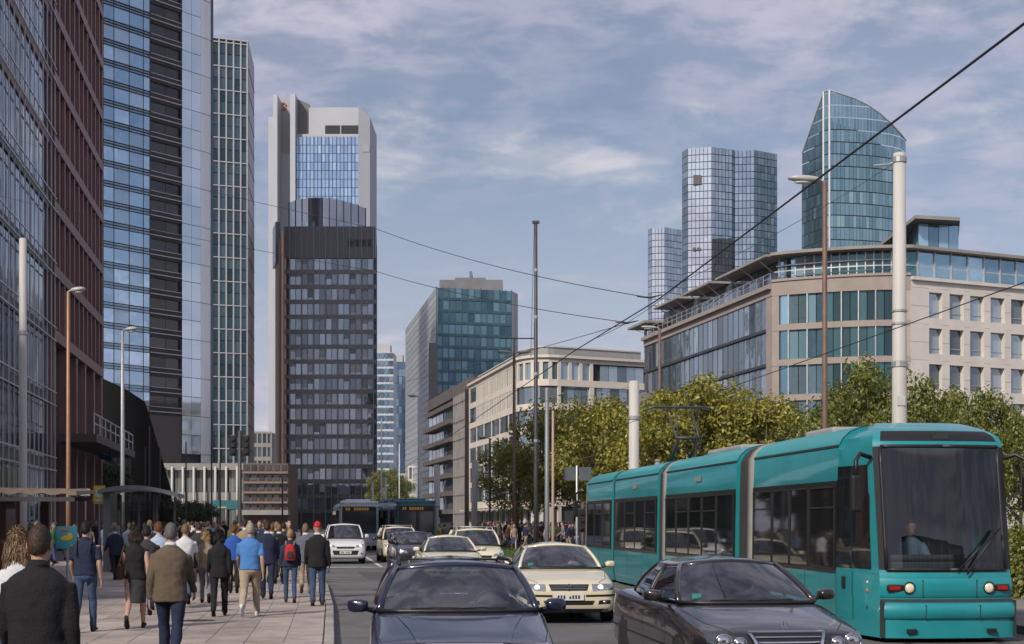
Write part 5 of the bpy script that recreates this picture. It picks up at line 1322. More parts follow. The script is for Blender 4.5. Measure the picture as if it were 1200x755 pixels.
WHITE_DOT = mat('white_dot', (.6, .6, .6), .4)
def nose(root, flip):
    """driver's cab: plan narrows to the front, windscreen leans back; grid over (across, height)"""
    zl = [.08, .30, .34, .62, .66, .98, 1.04, 1.10, 1.45, 1.9, 2.35, 2.70, 2.97, 3.06, 3.14, 3.22, 3.29, 3.345, 3.38]
    fx = [0, .2, .4, .6, .78, .9, 1.0]                        # across the front to the corner
    def lean(z): return .0 if z < .66 else (.05 if z < 1.0 else .06 + (z - 1.0) * .155)
    def fwid(z): return 1.03 if z < 3.0 else 1.03 - ((z - 3.0) / .38) ** 2.2 * .34
    def half(z):
        pts = []; w = fwid(z); yl = lean(z) - (.05 if z < .64 else 0) + (0 if z < 3.05 else ((z - 3.05) / .33) ** 2 * .75)
        for u in fx: pts.append((w * u, yl + .16 * u ** 2.6))
        yc = pts[-1][1]; fw_ = next(x for x, zz_ in xsec(HW) if zz_ >= z) if z > 3.05 else 1.2 * (1 - .035 * max(0, (z - 1) / 2.05))
        for t in (.15, .35, .6, .8, 1.0): pts.append((w + (fw_ - w) * (t ** .8), yc + (1.7 - yc) * t))
        return pts
    H_ = [half(z) for z in zl]; n = len(H_[0])
    yo = (lambda y: y) if not flip else (lambda y: 28.6 - y)
    sx = 1 if not flip else -1
    def patchm(i0, i1, j0, j1, name, m, parent, off=0.0, both=True):
        out = []
        for sg in (-1, 1):
            mb = MB(); rows = []
            for k in range(j0, j1 + 1): rows.append([(sx * sg * (H_[k][i][0] + (off if i > 5 else 0)), yo(H_[k][i][1] - (off if i <= 7 else 0)), zl[k]) for i in range(i0, i1 + 1)])
            mb.grid(rows); out.append(mb)
        a = out[0]; b = out[1]
        if i0 == 0: a.add(b.v, b.f); return a.build(name, m, parent, True)
        a.build(name, m, parent, True); return b.build(name, m, parent, True)
    cab = patchm(0, n - 1, 0, len(zl) - 1, "cab_shell", TEAL, root)
    cab.data.set_sharp_from_angle(angle=R(35))
    # remove the shell behind the windscreen and side glass so one can look in
    bm = bmesh.new(); bm.from_mesh(cab.data)
    for f in list(bm.faces):
        c_ = f.calc_center_median(); y_ = c_.y if not flip else 28.6 - c_.y
        if 1.1 < c_.z < (2.96 if y_ < .62 else 2.69) and y_ < 1.6: bm.faces.remove(f)
    bmesh.ops.recalc_face_normals(bm, faces=bm.faces); bm.to_mesh(cab.data); bm.free()
    ws = patchm(0, 5, 7, 12, "windscreen", clearglass("tram_windscreen", (.42, .47, .48), .02), root, .012)
    mb = MB()
    for sg in (-1, 1):
        for (i, j0, j1) in ((5, 7, 13),): mb.tube([(sx * sg * H_[k][i][0], yo(H_[k][i][1] - .006), zl[k]) for k in range(j0, j1)], .032, 6)
        for k in (7, 12): mb.tube([(sx * sg * H_[k][i][0], yo(H_[k][i][1] - .006), zl[k]) for i in range(0, 6)], .032, 6)
    mb.build("windscreen_frame", BLACK, ws, True)
    patchm(6, 7, 6, 12, "corner_post", TEAL, root, .004)
    patchm(5, 6, 7, 12, "windscreen_border", BKG, root, .003)
    sw = patchm(7, 9, 7, 11, "cab_side_window", TGL, root, .008)
    patchm(9, 11, 1, 11, "cab_door", TEAL, root, .006)
    patchm(9, 11, 7, 11, "door_window", TGL, root, .014)
    patchm(0, 5, 13, 15, "destination_panel", BLACK, root, .008)
    bp_ = patchm(0, 6, 3, 3 + 1, "bumper_gap", BEL, root, .004)
    # bumper roll and face panels with joints
    mb = MB()
    for z0, z1, dy in ((.36, .60, .045), (.68, .97, .02)):
        for sg in (-1, 1):
            rs = []
            for z, d in ((z0, 0), (z0 + .03, dy), (z1 - .05, dy), (z1, 0)):
                k = max(q for q in range(len(zl)) if zl[q] <= z + 1e-6); rs.append([(sx * sg * H_[k][i][0] * 1.004, yo(H_[k][i][1] - d - .004), z) for i in range(0, 7)])
            mb.grid(rs)
    mb.build("front_panel", TEAL, root, True)
    jm = MB()
    for x in (-.42, .42): 
        for z0, z1, ya_ in ((.375, .58, -.087), (.69, .95, .038)): jm.box(sx * x - .007, sx * x + .007, min(yo(ya_), yo(.12)), max(yo(ya_), yo(.12)), z0, z1)
    jm.build("panel_joint", BEL, root)
    for sg in (-1, 1):
        x = sx * sg * .72; k = 5; y = yo(lean(.83) + .16 * .7 ** 2.6 - .035)
        mb = MB(); mb.box(x - .24, x + .24, min(y, y + (.05 if not flip else -.05)), max(y, y + (.05 if not flip else -.05)), .78, .88); hb = mb.build("lamp_cluster", BLACK, root); bevel(hb, .03, 3)
        hx = x - sx * sg * .10
        mb = MB(); mb.lathe([(.02, -.04 if not flip else .04), (.06, -.03 if not flip else .03), (.078, 0), (.078, .04)], 20, 'y', (hx, y, .83)); mb.build("headlight", mat("tram_headlight", (.75, .66, .5), .2, .5, .1, 5, emit=(1, .85, .6), es=.2) if not flip else LAMPDIM, hb, True)
        mb = MB(); mb.tube([(hx + .084 * math.cos(t), y - (.02 if not flip else -.02), .83 + .084 * math.sin(t)) for t in [q * math.pi / 10 for q in range(21)]], .012, 5); mb.build("headlight_ring", BLACK, hb, True)
        mb = MB(); xx = x + sx * sg * .12; mb.box(xx - .08, xx + .08, y - .012, y + .012, .80, .86); mb.build("indicator", RED, hb)
        mb = MB(); mb.lathe([(.005, -.03), (.03, -.02), (.035, 0)], 12, 'y', (sx * sg * .58, yo(-.03), .48)); mb.build("tail_light", RED, root, True)
    for sg in (-1, 1):
        mb = MB(); mb.box(sx * sg * .62 - .07, sx * sg * .62 + .07, min(yo(-.06), yo(.1)), max(yo(-.06), yo(.1)), .16, .22); mb.build("tow_hatch", BLACK, root)
    for sg in (-1, 1):                                        # small lamps and sockets on the tapered flank, rubber strip at the bumper corner
        for z, r_, m in ((.90, .022, WHITE_DOT), (.77, .03, ORANGE), (.52, .03, BLACK)):
            a, b = H_[5][7], H_[5][8]; x_, y_ = (a[0] + b[0]) / 2, (a[1] + b[1]) / 2; mb = MB(); mb.ell((sx * sg * (x_ + .004), yo(y_), z), (.016, r_, r_), 10, 6); mb.build("marker_lamp", m, root, True)
        mb = MB(); a = H_[0][6]; mb.box(min(sx * sg * (a[0] - .01), sx * sg * (a[0] + .015)), max(sx * sg * (a[0] - .01), sx * sg * (a[0] + .015)), min(yo(a[1] - .06), yo(a[1] + .05)), max(yo(a[1] - .06), yo(a[1] + .05)), .10, .64); mb.build("corner_strip", BEL, root)
        a = H_[5][10]; mb = MB(); mb.box(min(sx * sg * (a[0] + .005), sx * sg * (a[0] + .03)), max(sx * sg * (a[0] + .005), sx * sg * (a[0] + .03)), min(yo(a[1] - .06), yo(a[1] + .06)), max(yo(a[1] - .06), yo(a[1] + .06)), .78, .96); mb.build("door_handle", BLACK, root)
        for t_ in (9, 11):
            mb = MB(); mb.tube([(sx * sg * (H_[k][t_][0] + .008), yo(H_[k][t_][1]), zl[k]) for k in range(1, 7)], .006, 4); mb.build("door_seam", BEL, root)
    # mirrors on swan necks
    for sg in (-1, 1):
        p = Vector((sx * sg * 1.06, yo(.5), 2.80)); q = p + Vector((sx * sg * .30, (-.18 if not flip else .18), -.05))
        mb = MB(); mb.tube([p, p + Vector((sx * sg * .18, 0, .06)), q, q + Vector((0, 0, -.25))], .035, 8); arm = mb.build("mirror_arm", BLACK, root, True)
        mb = MB(); mb.box(q.x - .085, q.x + .085, q.y - .06, q.y + .06, q.z - .78, q.z - .22); m_ = mb.build("mirror_housing", BLACK, arm); bevel(m_, .04, 3)
    # wiper, dashboard and cab interior
    mb = MB(); mb.tube([(sx * .25, yo(.0), 1.03), (sx * .62, yo(.06), 1.50), (sx * .82, yo(.13), 1.72)], .016, 6); mb.tube([(sx * .10, yo(.02), 1.08), (sx * .80, yo(.09), 1.72)], .012, 6); mb.build("wiper", BLACK, root, True)
    mb = MB(); ya, yb = sorted((yo(.32), yo(.95))); mb.box(-.9, .9, ya, yb, .9, 1.22); mb.box(-.85, .85, ya, ya + .2 if not flip else ya + .1, 1.22, 1.32); db = mb.build("dashboard", mat("dashboard_grey", (.16, .165, .17), .7), root); bevel(db, .04, 2)
    ya, yb = sorted((yo(1.69), yo(1.72))); mb = MB(); mb.box(-1.05, 1.05, ya, yb, 1.0, 3.0); mb.build("cab_bulkhead", mat("cab_grey", (.07, .072, .075), .8), root)
    ya, yb = sorted((yo(.2), yo(1.7))); mb = MB(); mb.box(-1.0, 1.0, ya, yb, .8, .9); mb.build("cab_floor", BEL, root)
    return cab
nose(tram, False); nose(tram, True)
mb = MB(); mb.box(-.12, .12, .40, .50, 3.09, 3.17); mb.build("front_lamp", BEL, tram)
# roof boxes and pantograph
mb = MB(); mb.box(-.5, .5, 4.0, 5.6, 3.36, 3.50); rb = mb.build("roof_box", mat("roof_box_grey", (.3, .31, .31), .6), tram); bevel(rb, .05, 2)
mb = MB(); mb.box(-.55, .55, 10, 13, 3.36, 3.50); rb = mb.build("roof_box", MATS["roof_box_grey"], tram); bevel(rb, .05, 2)
pg = MB(); yb = 17.6
for x in (-.25, .25): pg.tube([(x, yb + .9, 3.42), (x, yb - .2, 4.05)], .05, 6)
pg.tube([(-.35, yb - .2, 4.05), (.35, yb - .2, 4.05)], .045, 6)
for x in (-.3, .3): pg.tube([(x, yb - .2, 4.05), (x * 1.2, yb + 1.0, 4.92)], .026, 5)
pg.tube([(-.25, yb - .2, 4.05), (-.30, yb + .1, 4.9)], .02, 5)
for dy in (.8, 1.15): pg.tube([(-.95, yb + dy, 4.86), (-.7, yb + dy, 4.95), (.7, yb + dy, 4.95), (.95, yb + dy, 4.86)], .028, 6)
pg.build("pantograph", DARKPOST, tram, True)
for x, y in ((-.7, 18), (.7, 18)): 
    mb = MB(); mb.lathe([(.06, 3.3), (.09, 3.36), (.06, 3.42), (.09, 3.46), (.05, 3.5)], 10, 'z', (x, y, 0)); mb.build("insulator", PIL, tram)
for y in (4.2, 11.3, 18.6, 24):                               # bogies glimpsed under the skirt
    for dy in (-.7, .7):
        for sg in (-1, 1): w = put("wheel", TYRE, tram, (sg * .72, y + dy, .31)); w.scale = (.7, .95, .95)

# ------------------------------------------------------------------ buses
def bus(root, body_m, top_m, L=11.0, front_m=None):
    hw, hh = 1.25, 3.0
    def ring(y, s=1.0, zt=hh):
        pts = []
        for x, z in ((0, .3), (.8, .3), (1, .42), (1.0, 1.0), (.995, 2.2), (.985, 2.7), (.93, 2.9), (.8, 3.0), (0, 3.02)): pts.append((x * hw * s, y, z if z < 2.9 else z - (hh - zt)))
        return [(p[0], p[1], p[2]) for p in pts] + [(-p[0], p[1], p[2]) for p in reversed(pts[1:-1])]
    mb = MB(); mb.rings([ring(0, .93, 2.92), ring(.06, .98, 2.97), ring(.25), ring(L - .2), ring(L, .97)])
    b = mb.build("body", body_m, root, True); b.data.set_sharp_from_angle(angle=R(40))
    mb = MB(); mb.box(-1.02, 1.02, -.03, -.008, 1.15, 2.42); ws = mb.build("windscreen", mat("bus_windscreen", (.05, .055, .06), .05, .2, .1, 1, 0, 1, .9), root)
    mb = MB()
    for a, bb, c_, d in ((-1.06, -1.02, 1.1, 2.75), (1.02, 1.06, 1.1, 2.75), (-1.02, 1.02, 1.1, 1.15), (-.02, .02, 1.05, 2.45)): mb.box(a, bb, -.05, -.01, c_, d)
    mb.build("windscreen_frame", BLACK, ws)
    mb = MB(); mb.box(-1.02, 1.02, -.045, -.008, 2.44, 2.75); ds = mb.build("destination_board", BLACK, root)
    mb = MB(); rq = random.Random(L)
    x = -.85
    for k in range(9):
        w = rq.uniform(.08, .16)
        if k != 2: mb.box(x, x + w, -.06, -.046, 2.51, 2.68)
        x += w + .04
    mb.build("destination_text", mat("amber_display", (.5, .22, .04), .5, emit=(1, .45, .1), es=.06), ds)
    mb = MB(); mb.box(-1.15, 1.15, -.035, -.006, .45, .62); mb.build("bumper", top_m, root)
    for sg in (-1, 1):
        mb = MB(); mb.ell((sg * .92, -.02, .75), (.14, .05, .09), 12, 8); mb.build("headlight", LAMPDIM, root, True)
        mb = MB(); mb.tube([(sg * 1.1, .05, 2.7), (sg * 1.35, -.3, 2.7), (sg * 1.38, -.32, 2.5)], .025, 6); m_ = mb.build("mirror_arm", BLACK, root, True)
        mb = MB(); mb.box(sg * 1.38 - .09, sg * 1.38 + .09, -.38, -.28, 2.05, 2.5); mb.build("mirror", BLACK, m_)
        for k in range(6):
            y0 = .5 + k * (L - 1) / 6; mb = MB(); mb.box(min(sg * 1.24, sg * 1.262), max(sg * 1.24, sg * 1.262), y0, y0 + (L - 1) / 6 - .08, 1.15, 2.5); mb.build("side_window", TGL, root)
        for y in (2.6, L - 3): w = put("wheel", TYRE, root, (sg * 1.08, y, .47)); w.scale = (1.3, 1.5, 1.5)
    for k in range(3):
        mb = MB(); mb.box(-.8, .8, 1.2 + k * 3, 2.8 + k * 3, 3.0, 3.22); q = mb.build("roof_unit", top_m, root); bevel(q, .06, 2)
    mb = MB(); mb.box(-1.2, 1.2, -.02, .8, 2.9, 3.08); q = mb.build("roof_cowl", top_m, root); bevel(q, .06, 2)
t = thing("city_bus", "white and pale blue city bus with white roof units, behind the white van", "bus", (WX(421, 93), 93, 0), R(9), "city buses"); bus(t, mat("pale_blue_bus", (.62, .72, .76), .35, 0, .08, 1, coat=.5), mat("white_bus", (.78, .79, .8), .4))
t = thing("city_bus", "dark teal city bus with amber destination board behind the taxis", "bus", (WX(488, 89), 89, 0), R(14), "city buses"); bus(t, mat("teal_bus", (.02, .13, .16), .35, 0, .08, 1, coat=.5), mat("teal_bus_top", (.03, .16, .19), .4), 11.5)
# ------------------------------------------------------------------ trees and shrubs
def leafmat(name, c1, c2, c3):
    m = bpy.data.materials.new(name); m.use_nodes = True; N = m.node_tree.nodes; L = m.node_tree.links; N.remove(N["Principled BSDF"])
    g = N.new("ShaderNodeNewGeometry"); r = N.new("ShaderNodeValToRGB"); r.color_ramp.elements[0].color = (*c1, 1); r.color_ramp.elements[1].color = (*c3, 1)
    e = r.color_ramp.elements.new(.55); e.color = (*c2, 1); L.new(g.outputs["Random Per Island"], r.inputs[0])
    d = N.new("ShaderNodeBsdfDiffuse"); t = N.new("ShaderNodeBsdfTranslucent"); gl = N.new("ShaderNodeBsdfGlossy"); gl.inputs["Roughness"].default_value = .45
    mx = N.new("ShaderNodeMixShader"); mx.inputs[0].default_value = .38; m2 = N.new("ShaderNodeMixShader"); m2.inputs[0].default_value = .05
    L.new(r.outputs[0], d.inputs[0]); L.new(r.outputs[0], t.inputs[0]); L.new(d.outputs[0], mx.inputs[1]); L.new(t.outputs[0], mx.inputs[2]); L.new(mx.outputs[0], m2.inputs[1]); L.new(gl.outputs[0], m2.inputs[2]); L.new(m2.outputs[0], N["Material Output"].inputs[0]); return m
HAZE = .00009
LEAFY = leafmat("yellowing_leaves", (.11, .13, .016), (.26, .25, .028), (.46, .39, .05))
LEAFG = leafmat("green_leaves", (.075, .105, .015), (.15, .175, .024), (.27, .25, .035))
LEAFD = leafmat("dark_leaves", (.02, .04, .01), (.04, .065, .014), (.08, .095, .02))
BARK = mat("bark", (.085, .065, .05), .9, 0, .3, 5, .5, 18, stretch=(1, 1, .3))
def tree_mesh(seed, h, rx, rz, zc, nleaf, ls, lm, trunk_r=.16):
    r = random.Random(seed); tk = MB(); cr = MB()
    top = Vector((r.uniform(-.3, .3), r.uniform(-.3, .3), zc + rz * .5)); base = Vector((0, 0, -.1))
    tk.tube([base, Vector((0, 0, .3)), Vector((top.x * .3, top.y * .3, zc * .5)), top], [trunk_r * 1.35, trunk_r, trunk_r * .8, trunk_r * .25], 8)
    cl = []; tries = 0
    while len(cl) < 46:
        v = Vector((r.gauss(0, 1), r.gauss(0, 1), r.gauss(0, 1))).normalized(); k = r.uniform(.35, 1.0) ** .6
        v = Vector((v.x * rx * k, v.y * rx * k, zc + v.z * rz * k * (1.0 if v.z > 0 else .85)))
        v.x += .25 * rx * math.sin(3 * v.z + seed) * r.random(); cl.append((v, r.uniform(.18, .36) * rx))
    for v, s in cl[:16]:
        p0 = Vector((0, 0, r.uniform(zc - rz * .75, zc))); tk.tube([p0, p0.lerp(v, .55) + Vector((0, 0, .1)), v], [trunk_r * .45, trunk_r * .25, .02], 5)
    for i in range(nleaf):
        v, s = r.choice(cl); d = Vector((r.gauss(0, 1), r.gauss(0, 1), r.gauss(0, .8))).normalized() * s * r.random() ** .45; c_ = v + d
        n = (d.normalized() + Vector((r.gauss(0, .5), r.gauss(0, .5), r.gauss(.35, .5)))).normalized(); a = n.orthogonal().normalized(); b = n.cross(a); t = r.random() * 6.28
        u = (a * math.cos(t) + b * math.sin(t)) * ls * r.uniform(.6, 1.25); w = n.cross(u).normalized() * u.length * .62
        cr.add([c_ - u, c_ + w * .9 + n * ls * .12, c_ + u, c_ - w * .9 + n * ls * .12], [(0, 1, 2, 3)])
    return tk.mesh("trunk", BARK, True), cr.mesh("crown", lm)
TM = [tree_mesh(1, 9, 3.6, 3.7, 5.6, 8500, .13, LEAFY), tree_mesh(2, 9, 3.9, 3.5, 5.4, 8500, .13, LEAFY), tree_mesh(3, 9, 3.5, 3.6, 5.3, 8500, .13, LEAFG), tree_mesh(4, 4, 1.5, 1.3, 3.0, 4500, .10, LEAFD, .08)]
def tree(px, Y, topy, kind, label, rz, group, wide=1.0, name="street_tree"):
    zt = H(topy, Y) - .14; s = zt / (9.3 if kind < 3 else 4.4)
    t = thing(name, label, "tree", (WX(px, Y), Y, .13), rz, group); t.scale = (s * wide, s * wide, s)
    put("trunk", TM[kind][0], t); put("crown", TM[kind][1], t); return t
ty = [(606, 118, 512, 1, 1.0), (640, 108, 478, 0, 1.0), (676, 112, 462, 1, 1.05), (704, 96, 458, 0, .95), (738, 102, 455, 1, 1.0), (778, 88, 452, 1, .95), (818, 84, 434, 0, .95), (858, 86, 440, 1, .95), (893, 82, 462, 0, .95), (925, 88, 468, 2, .95)]
LT = ["small yellowing street tree at the near end of the crowd, beside the dark lamp post", "yellowing street tree behind the blue grey and tan poles", "yellowing street tree between the poles and the white mast", "yellowing street tree just left of the white mast", "yellowing street tree directly behind the white mast", "yellowing street tree behind the raised pantograph", "tallest yellowing street tree, before the glazed flank of the corner building", "yellowing street tree before the near end of the glazed flank", "lower yellowing street tree before the stone corner pier", "green street tree before the bright glass bay"]
for i, (px, Y, tp, k, w) in enumerate(ty):
    tree(px, Y, tp, k, LT[i], i * 1.3, "street trees beyond the tram", w)
LF = ["low green tree left of the tall brown street lamp", "tall green tree between the brown street lamp and the thick mast", "green tree right of the thick pale mast", "green tree before the first white stone windows", "green tree before the middle of the white stone front", "lowest green tree beside the tram's front mirror"]
for i, (px, Y, tp, k, w) in enumerate([(985, 66, 455, 2, .85), (1018, 60, 414, 2, .85), (1084, 58, 436, 2, .75), (1112, 66, 452, 2, .8), (1152, 60, 449, 2, .75), (1196, 56, 478, 2, .75)]):
    tree(px, Y, tp, k, LF[i], 2 + i * 1.7, "street trees behind the tram front", w)
for i, (px, Y, tp) in enumerate([(198, 118, 587), (212, 120, 586), (226, 122, 588), (240, 124, 589)]):
    tree(px, Y, tp, 3, "small clipped dark green tree in the row beyond the bus shelter", i * 2.1, "small trees beyond the shelter")
tree(131, 108, 540, 3, "bushy green tree against the black pavilion", .5, None, .8)
for i, (px, Y, tp) in enumerate([(446, 230, 548), (458, 238, 546), (470, 246, 556)]):
    tree(px, Y, tp, 2, "dark distant tree at the foot of the far towers", i * 1.1, "distant trees down the street", .7)
def shrub(px, Y, h, rad, seed, label):
    r = random.Random(seed); mb = MB()
    for i in range(3500):
        d = Vector((r.gauss(0, 1), r.gauss(0, 1), abs(r.gauss(0, 1)))).normalized() * r.random() ** .4; c_ = Vector((d.x * rad, d.y * rad, d.z * h)); c_ *= 1 + .12 * math.sin(5 * d.x + seed)
        n = (d + Vector((r.gauss(0, .5), r.gauss(0, .5), r.gauss(0, .5)))).normalized(); u = n.orthogonal().normalized() * .06 * r.uniform(.6, 1.3); w = n.cross(u) * .6
        mb.add([c_ - u, c_ + w, c_ + u, c_ - w], [(0, 1, 2, 3)])
    t = thing("shrub", label, "shrub", (WX(px, Y), Y, .14), 0, "shrubs along the tram platform"); mb.build("foliage", LEAFG, t)
    st = MB()
    for k in range(5): a = k * 1.256; st.tube([(0, 0, -.02), (math.cos(a) * rad * .4, math.sin(a) * rad * .4, h * .6)], [.03, .01], 5)
    st.build("stem", BARK, t)
for i, (px, Y) in enumerate([(1206, 33), (1192, 37), (1199, 41), (1186, 46)]): shrub(px, Y, 1.5, 1.0, i, "leafy green shrub beside the tram front")

# ------------------------------------------------------------------ poles, lamps, masts
def pole(name, label, cat, px, topy, Y, r0, r1, m, group=None, z0=.0, parts=None, collars=()):
    x = WX(px, Y); zt = H(topy, Y); t = thing(name, label, cat, (x, Y, z0), 0, group); zt -= z0
    mb = MB(); mb.lathe([(r0, -.05), (r0, zt * .25), (r1, zt), (r1 * .6, zt + .02)], 14); mb.build("shaft", m, t, True)
    for c_ in collars:
        mb = MB(); rr_ = r0 + (r1 - r0) * c_; mb.lathe([(rr_ * 1.02, zt * c_ - .08), (rr_ * 1.18, zt * c_ - .06), (rr_ * 1.18, zt * c_ + .06), (rr_ * 1.02, zt * c_ + .08)], 14); mb.build("collar", STEEL, t)
    mb = MB(); mb.lathe([(r0 * 1.7, -.02), (r0 * 1.7, .04), (r0 * 1.2, .10)], 12); mb.build("base_plate", STEEL, t)
    return t, zt
HEADM = mat("lamp_head_grey", (.42, .42, .41), .45, .1, .1, 3)
def lamp_head(t, zt, dx, ln, m=HEADM, dz=.0):
    sg = 1 if dx > 0 else -1; rs = []
    for u, w, h in ((0, .06, .05), (.12, .12, .08), (.4, .17, .11), (.75, .17, .10), (1, .10, .05)):
        rs.append([(sg * (abs(dx) + u * ln), w * math.cos(a), zt + dz + .06 + h * math.sin(a) + .05 * u) for a in [2 * math.pi * k / 12 for k in range(12)]])
    mb = MB(); mb.rings(rs); hd = mb.build("lamp_head", m, t, True)
    mb = MB(); mb.tube([(0, 0, zt + dz), (sg * abs(dx) * 1.2, 0, zt + dz + .06)], .035, 6); mb.build("lamp_arm", m, t, True)
    mb = MB(); mb.ell((sg * (abs(dx) + .55 * ln), 0, zt + dz - .02), (ln * .3, .11, .05), 12, 6); mb.build("lamp_glass", mat("lamp_glass", (.6, .58, .5), .2), hd, True)
t, z = pole("tram_mast", "thick pale concrete tram mast behind the front of the tram", "mast", 1054, 180, 35, .185, .145, WHITEPOST, None, .14, collars=(.52, .985))
mb = MB(); mb.tube([(0, 0, z * .985), (-.25, 0, z * .975), (-.6, .0, z * .972)], .03, 6); mb.build("wire_bracket", STEEL, t)
for zz_ in (3.9, 6.3, 6.6): mb = MB(); mb.lathe([(.175, zz_), (.185, zz_ + .01), (.185, zz_ + .05), (.172, zz_ + .06)], 16); mb.build("steel_band", STEEL, t)
mb = MB(); mb.box(-.09, .09, -.19, -.165, 4.4, 4.62); mb.build("number_plate", mat("mast_plate", (.5, .5, .48), .5), t)
t, z = pole("street_lamp", "tall rusty brown street lamp with one grey head behind the tram", "street lamp", 966.5, 213, 44, .085, .07, RUSTPOST, None, .14); lamp_head(t, z, -.12, .95)
pole("tram_mast", "pale white tram mast rising behind the pantograph", "mast", 743, 447, 58, .21, .20, WHITEPOST, None, .13, collars=(.8,))
t, z = pole("mast", "very tall thin dark mast behind the navy estate car", "mast", 628, 262, 74, .11, .075, DARKPOST, None, .0, collars=(.35, .55, .72, .86))
mb = MB(); mb.box(-.18, .18, -.1, .1, z, z + .12); mb.build("mast_head", DARKPOST, t)
mb = MB(); mb.tube([(-.25, 0, z * .6), (-.08, 0, z)], .012, 4); mb.build("stay", WIRE, t)
t, z = pole("pole", "steel blue grey pole beside a thin tan pole", "pole", 641, 455, 62, .10, .09, mat("blue_grey_pole", (.2, .22, .24), .5, .3), None)
t, z = pole("pole", "thin tan pole beside the blue grey pole", "pole", 648, 482, 60, .06, .05, mat("tan_pole", (.36, .27, .19), .6), None)
t, z = pole("street_lamp", "tall brown lamp post with antenna crossbar before the cream building", "street lamp", 602.5, 414, 96, .12, .09, RUSTPOST); lamp_head(t, z, -.2, .9, dz=0); lamp_head(t, z, .2, .9, dz=-.0)
mb = MB(); mb.tube([(-.9, 0, z + .95), (1.4, 0, z + .95)], .04, 5); mb.tube([(0, 0, z), (0, 0, z + 1.0)], .04, 5); mb.tube([(1.3, 0, z + .5), (1.3, 0, z + 2.0)], .03, 5); mb.build("antenna", DARKPOST, t)
t, z = pole("street_lamp", "slim dark lamp post before the rounded cream corner", "street lamp", 574, 514, 110, .08, .07, DARKPOST); lamp_head(t, z, -.15, .7)
pole("pole", "plain brown post before the banded building", "pole", 547, 456, 130, .2, .16, RUSTPOST)
t, z = pole("street_lamp", "silver street lamp standing before the teal glass block", "street lamp", 491, 465, 140, .14, .10, STEEL); lamp_head(t, z, -.15, .9)
pole("tram_mast", "white tram mast with a blue plate before the banded building", "mast", 512, 545, 125, .26, .24, WHITEPOST)
pole("tram_mast", "white tram mast before the cream building's left front", "mast", 556, 540, 115, .24, .22, WHITEPOST)
for px, tp, Y in ((447, 490, 150), (452, 560, 130), (437, 565, 128), (468, 520, 190)): pole("pole", "thin grey pole standing far down the street", "pole", px, tp, Y, .09, .07, STEEL, "thin poles far down the street")
t, z = pole("street_lamp", "dark street lamp near the brown end of the right building", "street lamp", 773, 385, 105, .13, .10, RUSTPOST, None, .14); lamp_head(t, z, -.2, 1.1)
pole("mast", "thick pale round mast in front of the left glass building", "mast", 27, 280, 47, .13, .115, WHITEPOST, None, .12, collars=(.72,))
t, z = pole("street_lamp", "slim copper brown street lamp before the finned brown building", "street lamp", 80, 342, 58, .085, .06, mat("copper_pole", (.33, .19, .12), .5, .3, .2, 2), None, .12); lamp_head(t, z, .1, .55)
t, z = pole("street_lamp", "slim silver street lamp before the blue glass tower", "street lamp", 143.5, 388, 66, .10, .07, STEEL, None, .12); lamp_head(t, z, .1, .55)
for px, tp, Y in ((175, 500, 90), (218, 518, 110), (248, 520, 100), (258, 540, 105), (331, 560, 95), (353, 530, 120)): pole("pole", "thin dark pole beyond the crowd on the left pavement", "pole", px, tp, Y, .06, .05, DARKPOST, "thin poles beyond the crowd", .1)
def signal(px, topy, Y, label, z0=.12, heads=(-.3, .3)):
    t, z = pole("traffic_light", label, "traffic light", px, topy, Y, .09, .08, DARKPOST, None, z0)
    for dx in heads:
        mb = MB(); mb.box(dx - .15, dx + .15, -.15, .15, z - 1.15, z - .2); h_ = mb.build("signal_head", BLACK, t); bevel(h_, .04, 2)
        for k, c_ in enumerate(((.3, .02, .02), (.3, .2, .02), (.02, .25, .1))):
            mb = MB(); mb.lathe([(.09, .1), (.11, -.16), (.115, -.22)], 12, 'y', (dx, 0, z - .36 - .29 * k)); mb.build("signal_visor", BLACK, h_)
        mb = MB(); mb.tube([(0, 0, z - .6), (dx, 0, z - .6)], .03, 5); mb.build("bracket", DARKPOST, t)
signal(281, 505, 68, "dark traffic light post with two signal heads above the walking crowd")
t, z = pole("sign_post", "grey sign post with two square sign backs behind the tram's rear", "sign", 676, 546, 63, .05, .05, STEEL, None, .1)
for dx in (-.3, .35):
    mb = MB(); mb.box(dx - .26, dx + .26, .02, .05, z - .62, z - .05); mb.build("sign_back", mat("sign_back_grey", (.10, .12, .13), .5, .3), t)
signal(683, 590, 61, "dark traffic signal at the rear end of the tram", .1, (-.05,))

# ------------------------------------------------------------------ overhead wires
def wire(pts, r, label, sag=.0, group="overhead tram wires", n=24):
    out = []
    for a, b in zip(pts, pts[1:]):
        a, b = Vector(a), Vector(b)
        for k in range(n): t = k / n; p = a.lerp(b, t); p.z -= sag * 4 * t * (1 - t); out.append(p)
    out.append(Vector(pts[-1])); mb = MB(); mb.tube(out, r, 5); o = mb.build("overhead_wire", WIRE); return tag(o, label, "wire", group)
A_ = Vector((5.05, -2, 5.52)); B_ = P(770, 352, 24.7); C_ = P(672, 412, 32.2); D_ = Vector((-2.4, 62, 5.5)); E_ = Vector((-9.4, 118, 5.5))
wire([A_, P(1200, 28, 11), B_, C_, D_, E_], .0115, "thick black overhead wire crossing the sky diagonally above the cars")
wire([(6.58 + .1095 * 26, -4, 5.05), (6.58 - .1095 * 17, 39.6, 5.0), (6.58 - .1095 * 90, 112, 5.05)], .009, "contact wire running directly above the tram roof")
wire([Vector((-22.5, 64, 18.6)), P(440, 268, 36), P(762, 349, 24.6)], .007, "upper thin span wire reaching across the street to the left building", .15)
wire([Vector((-22.7, 65.5, 16.2)), P(440, 318, 38), P(735, 378, 27)], .007, "lower thin span wire reaching across the street to the left building", .12)
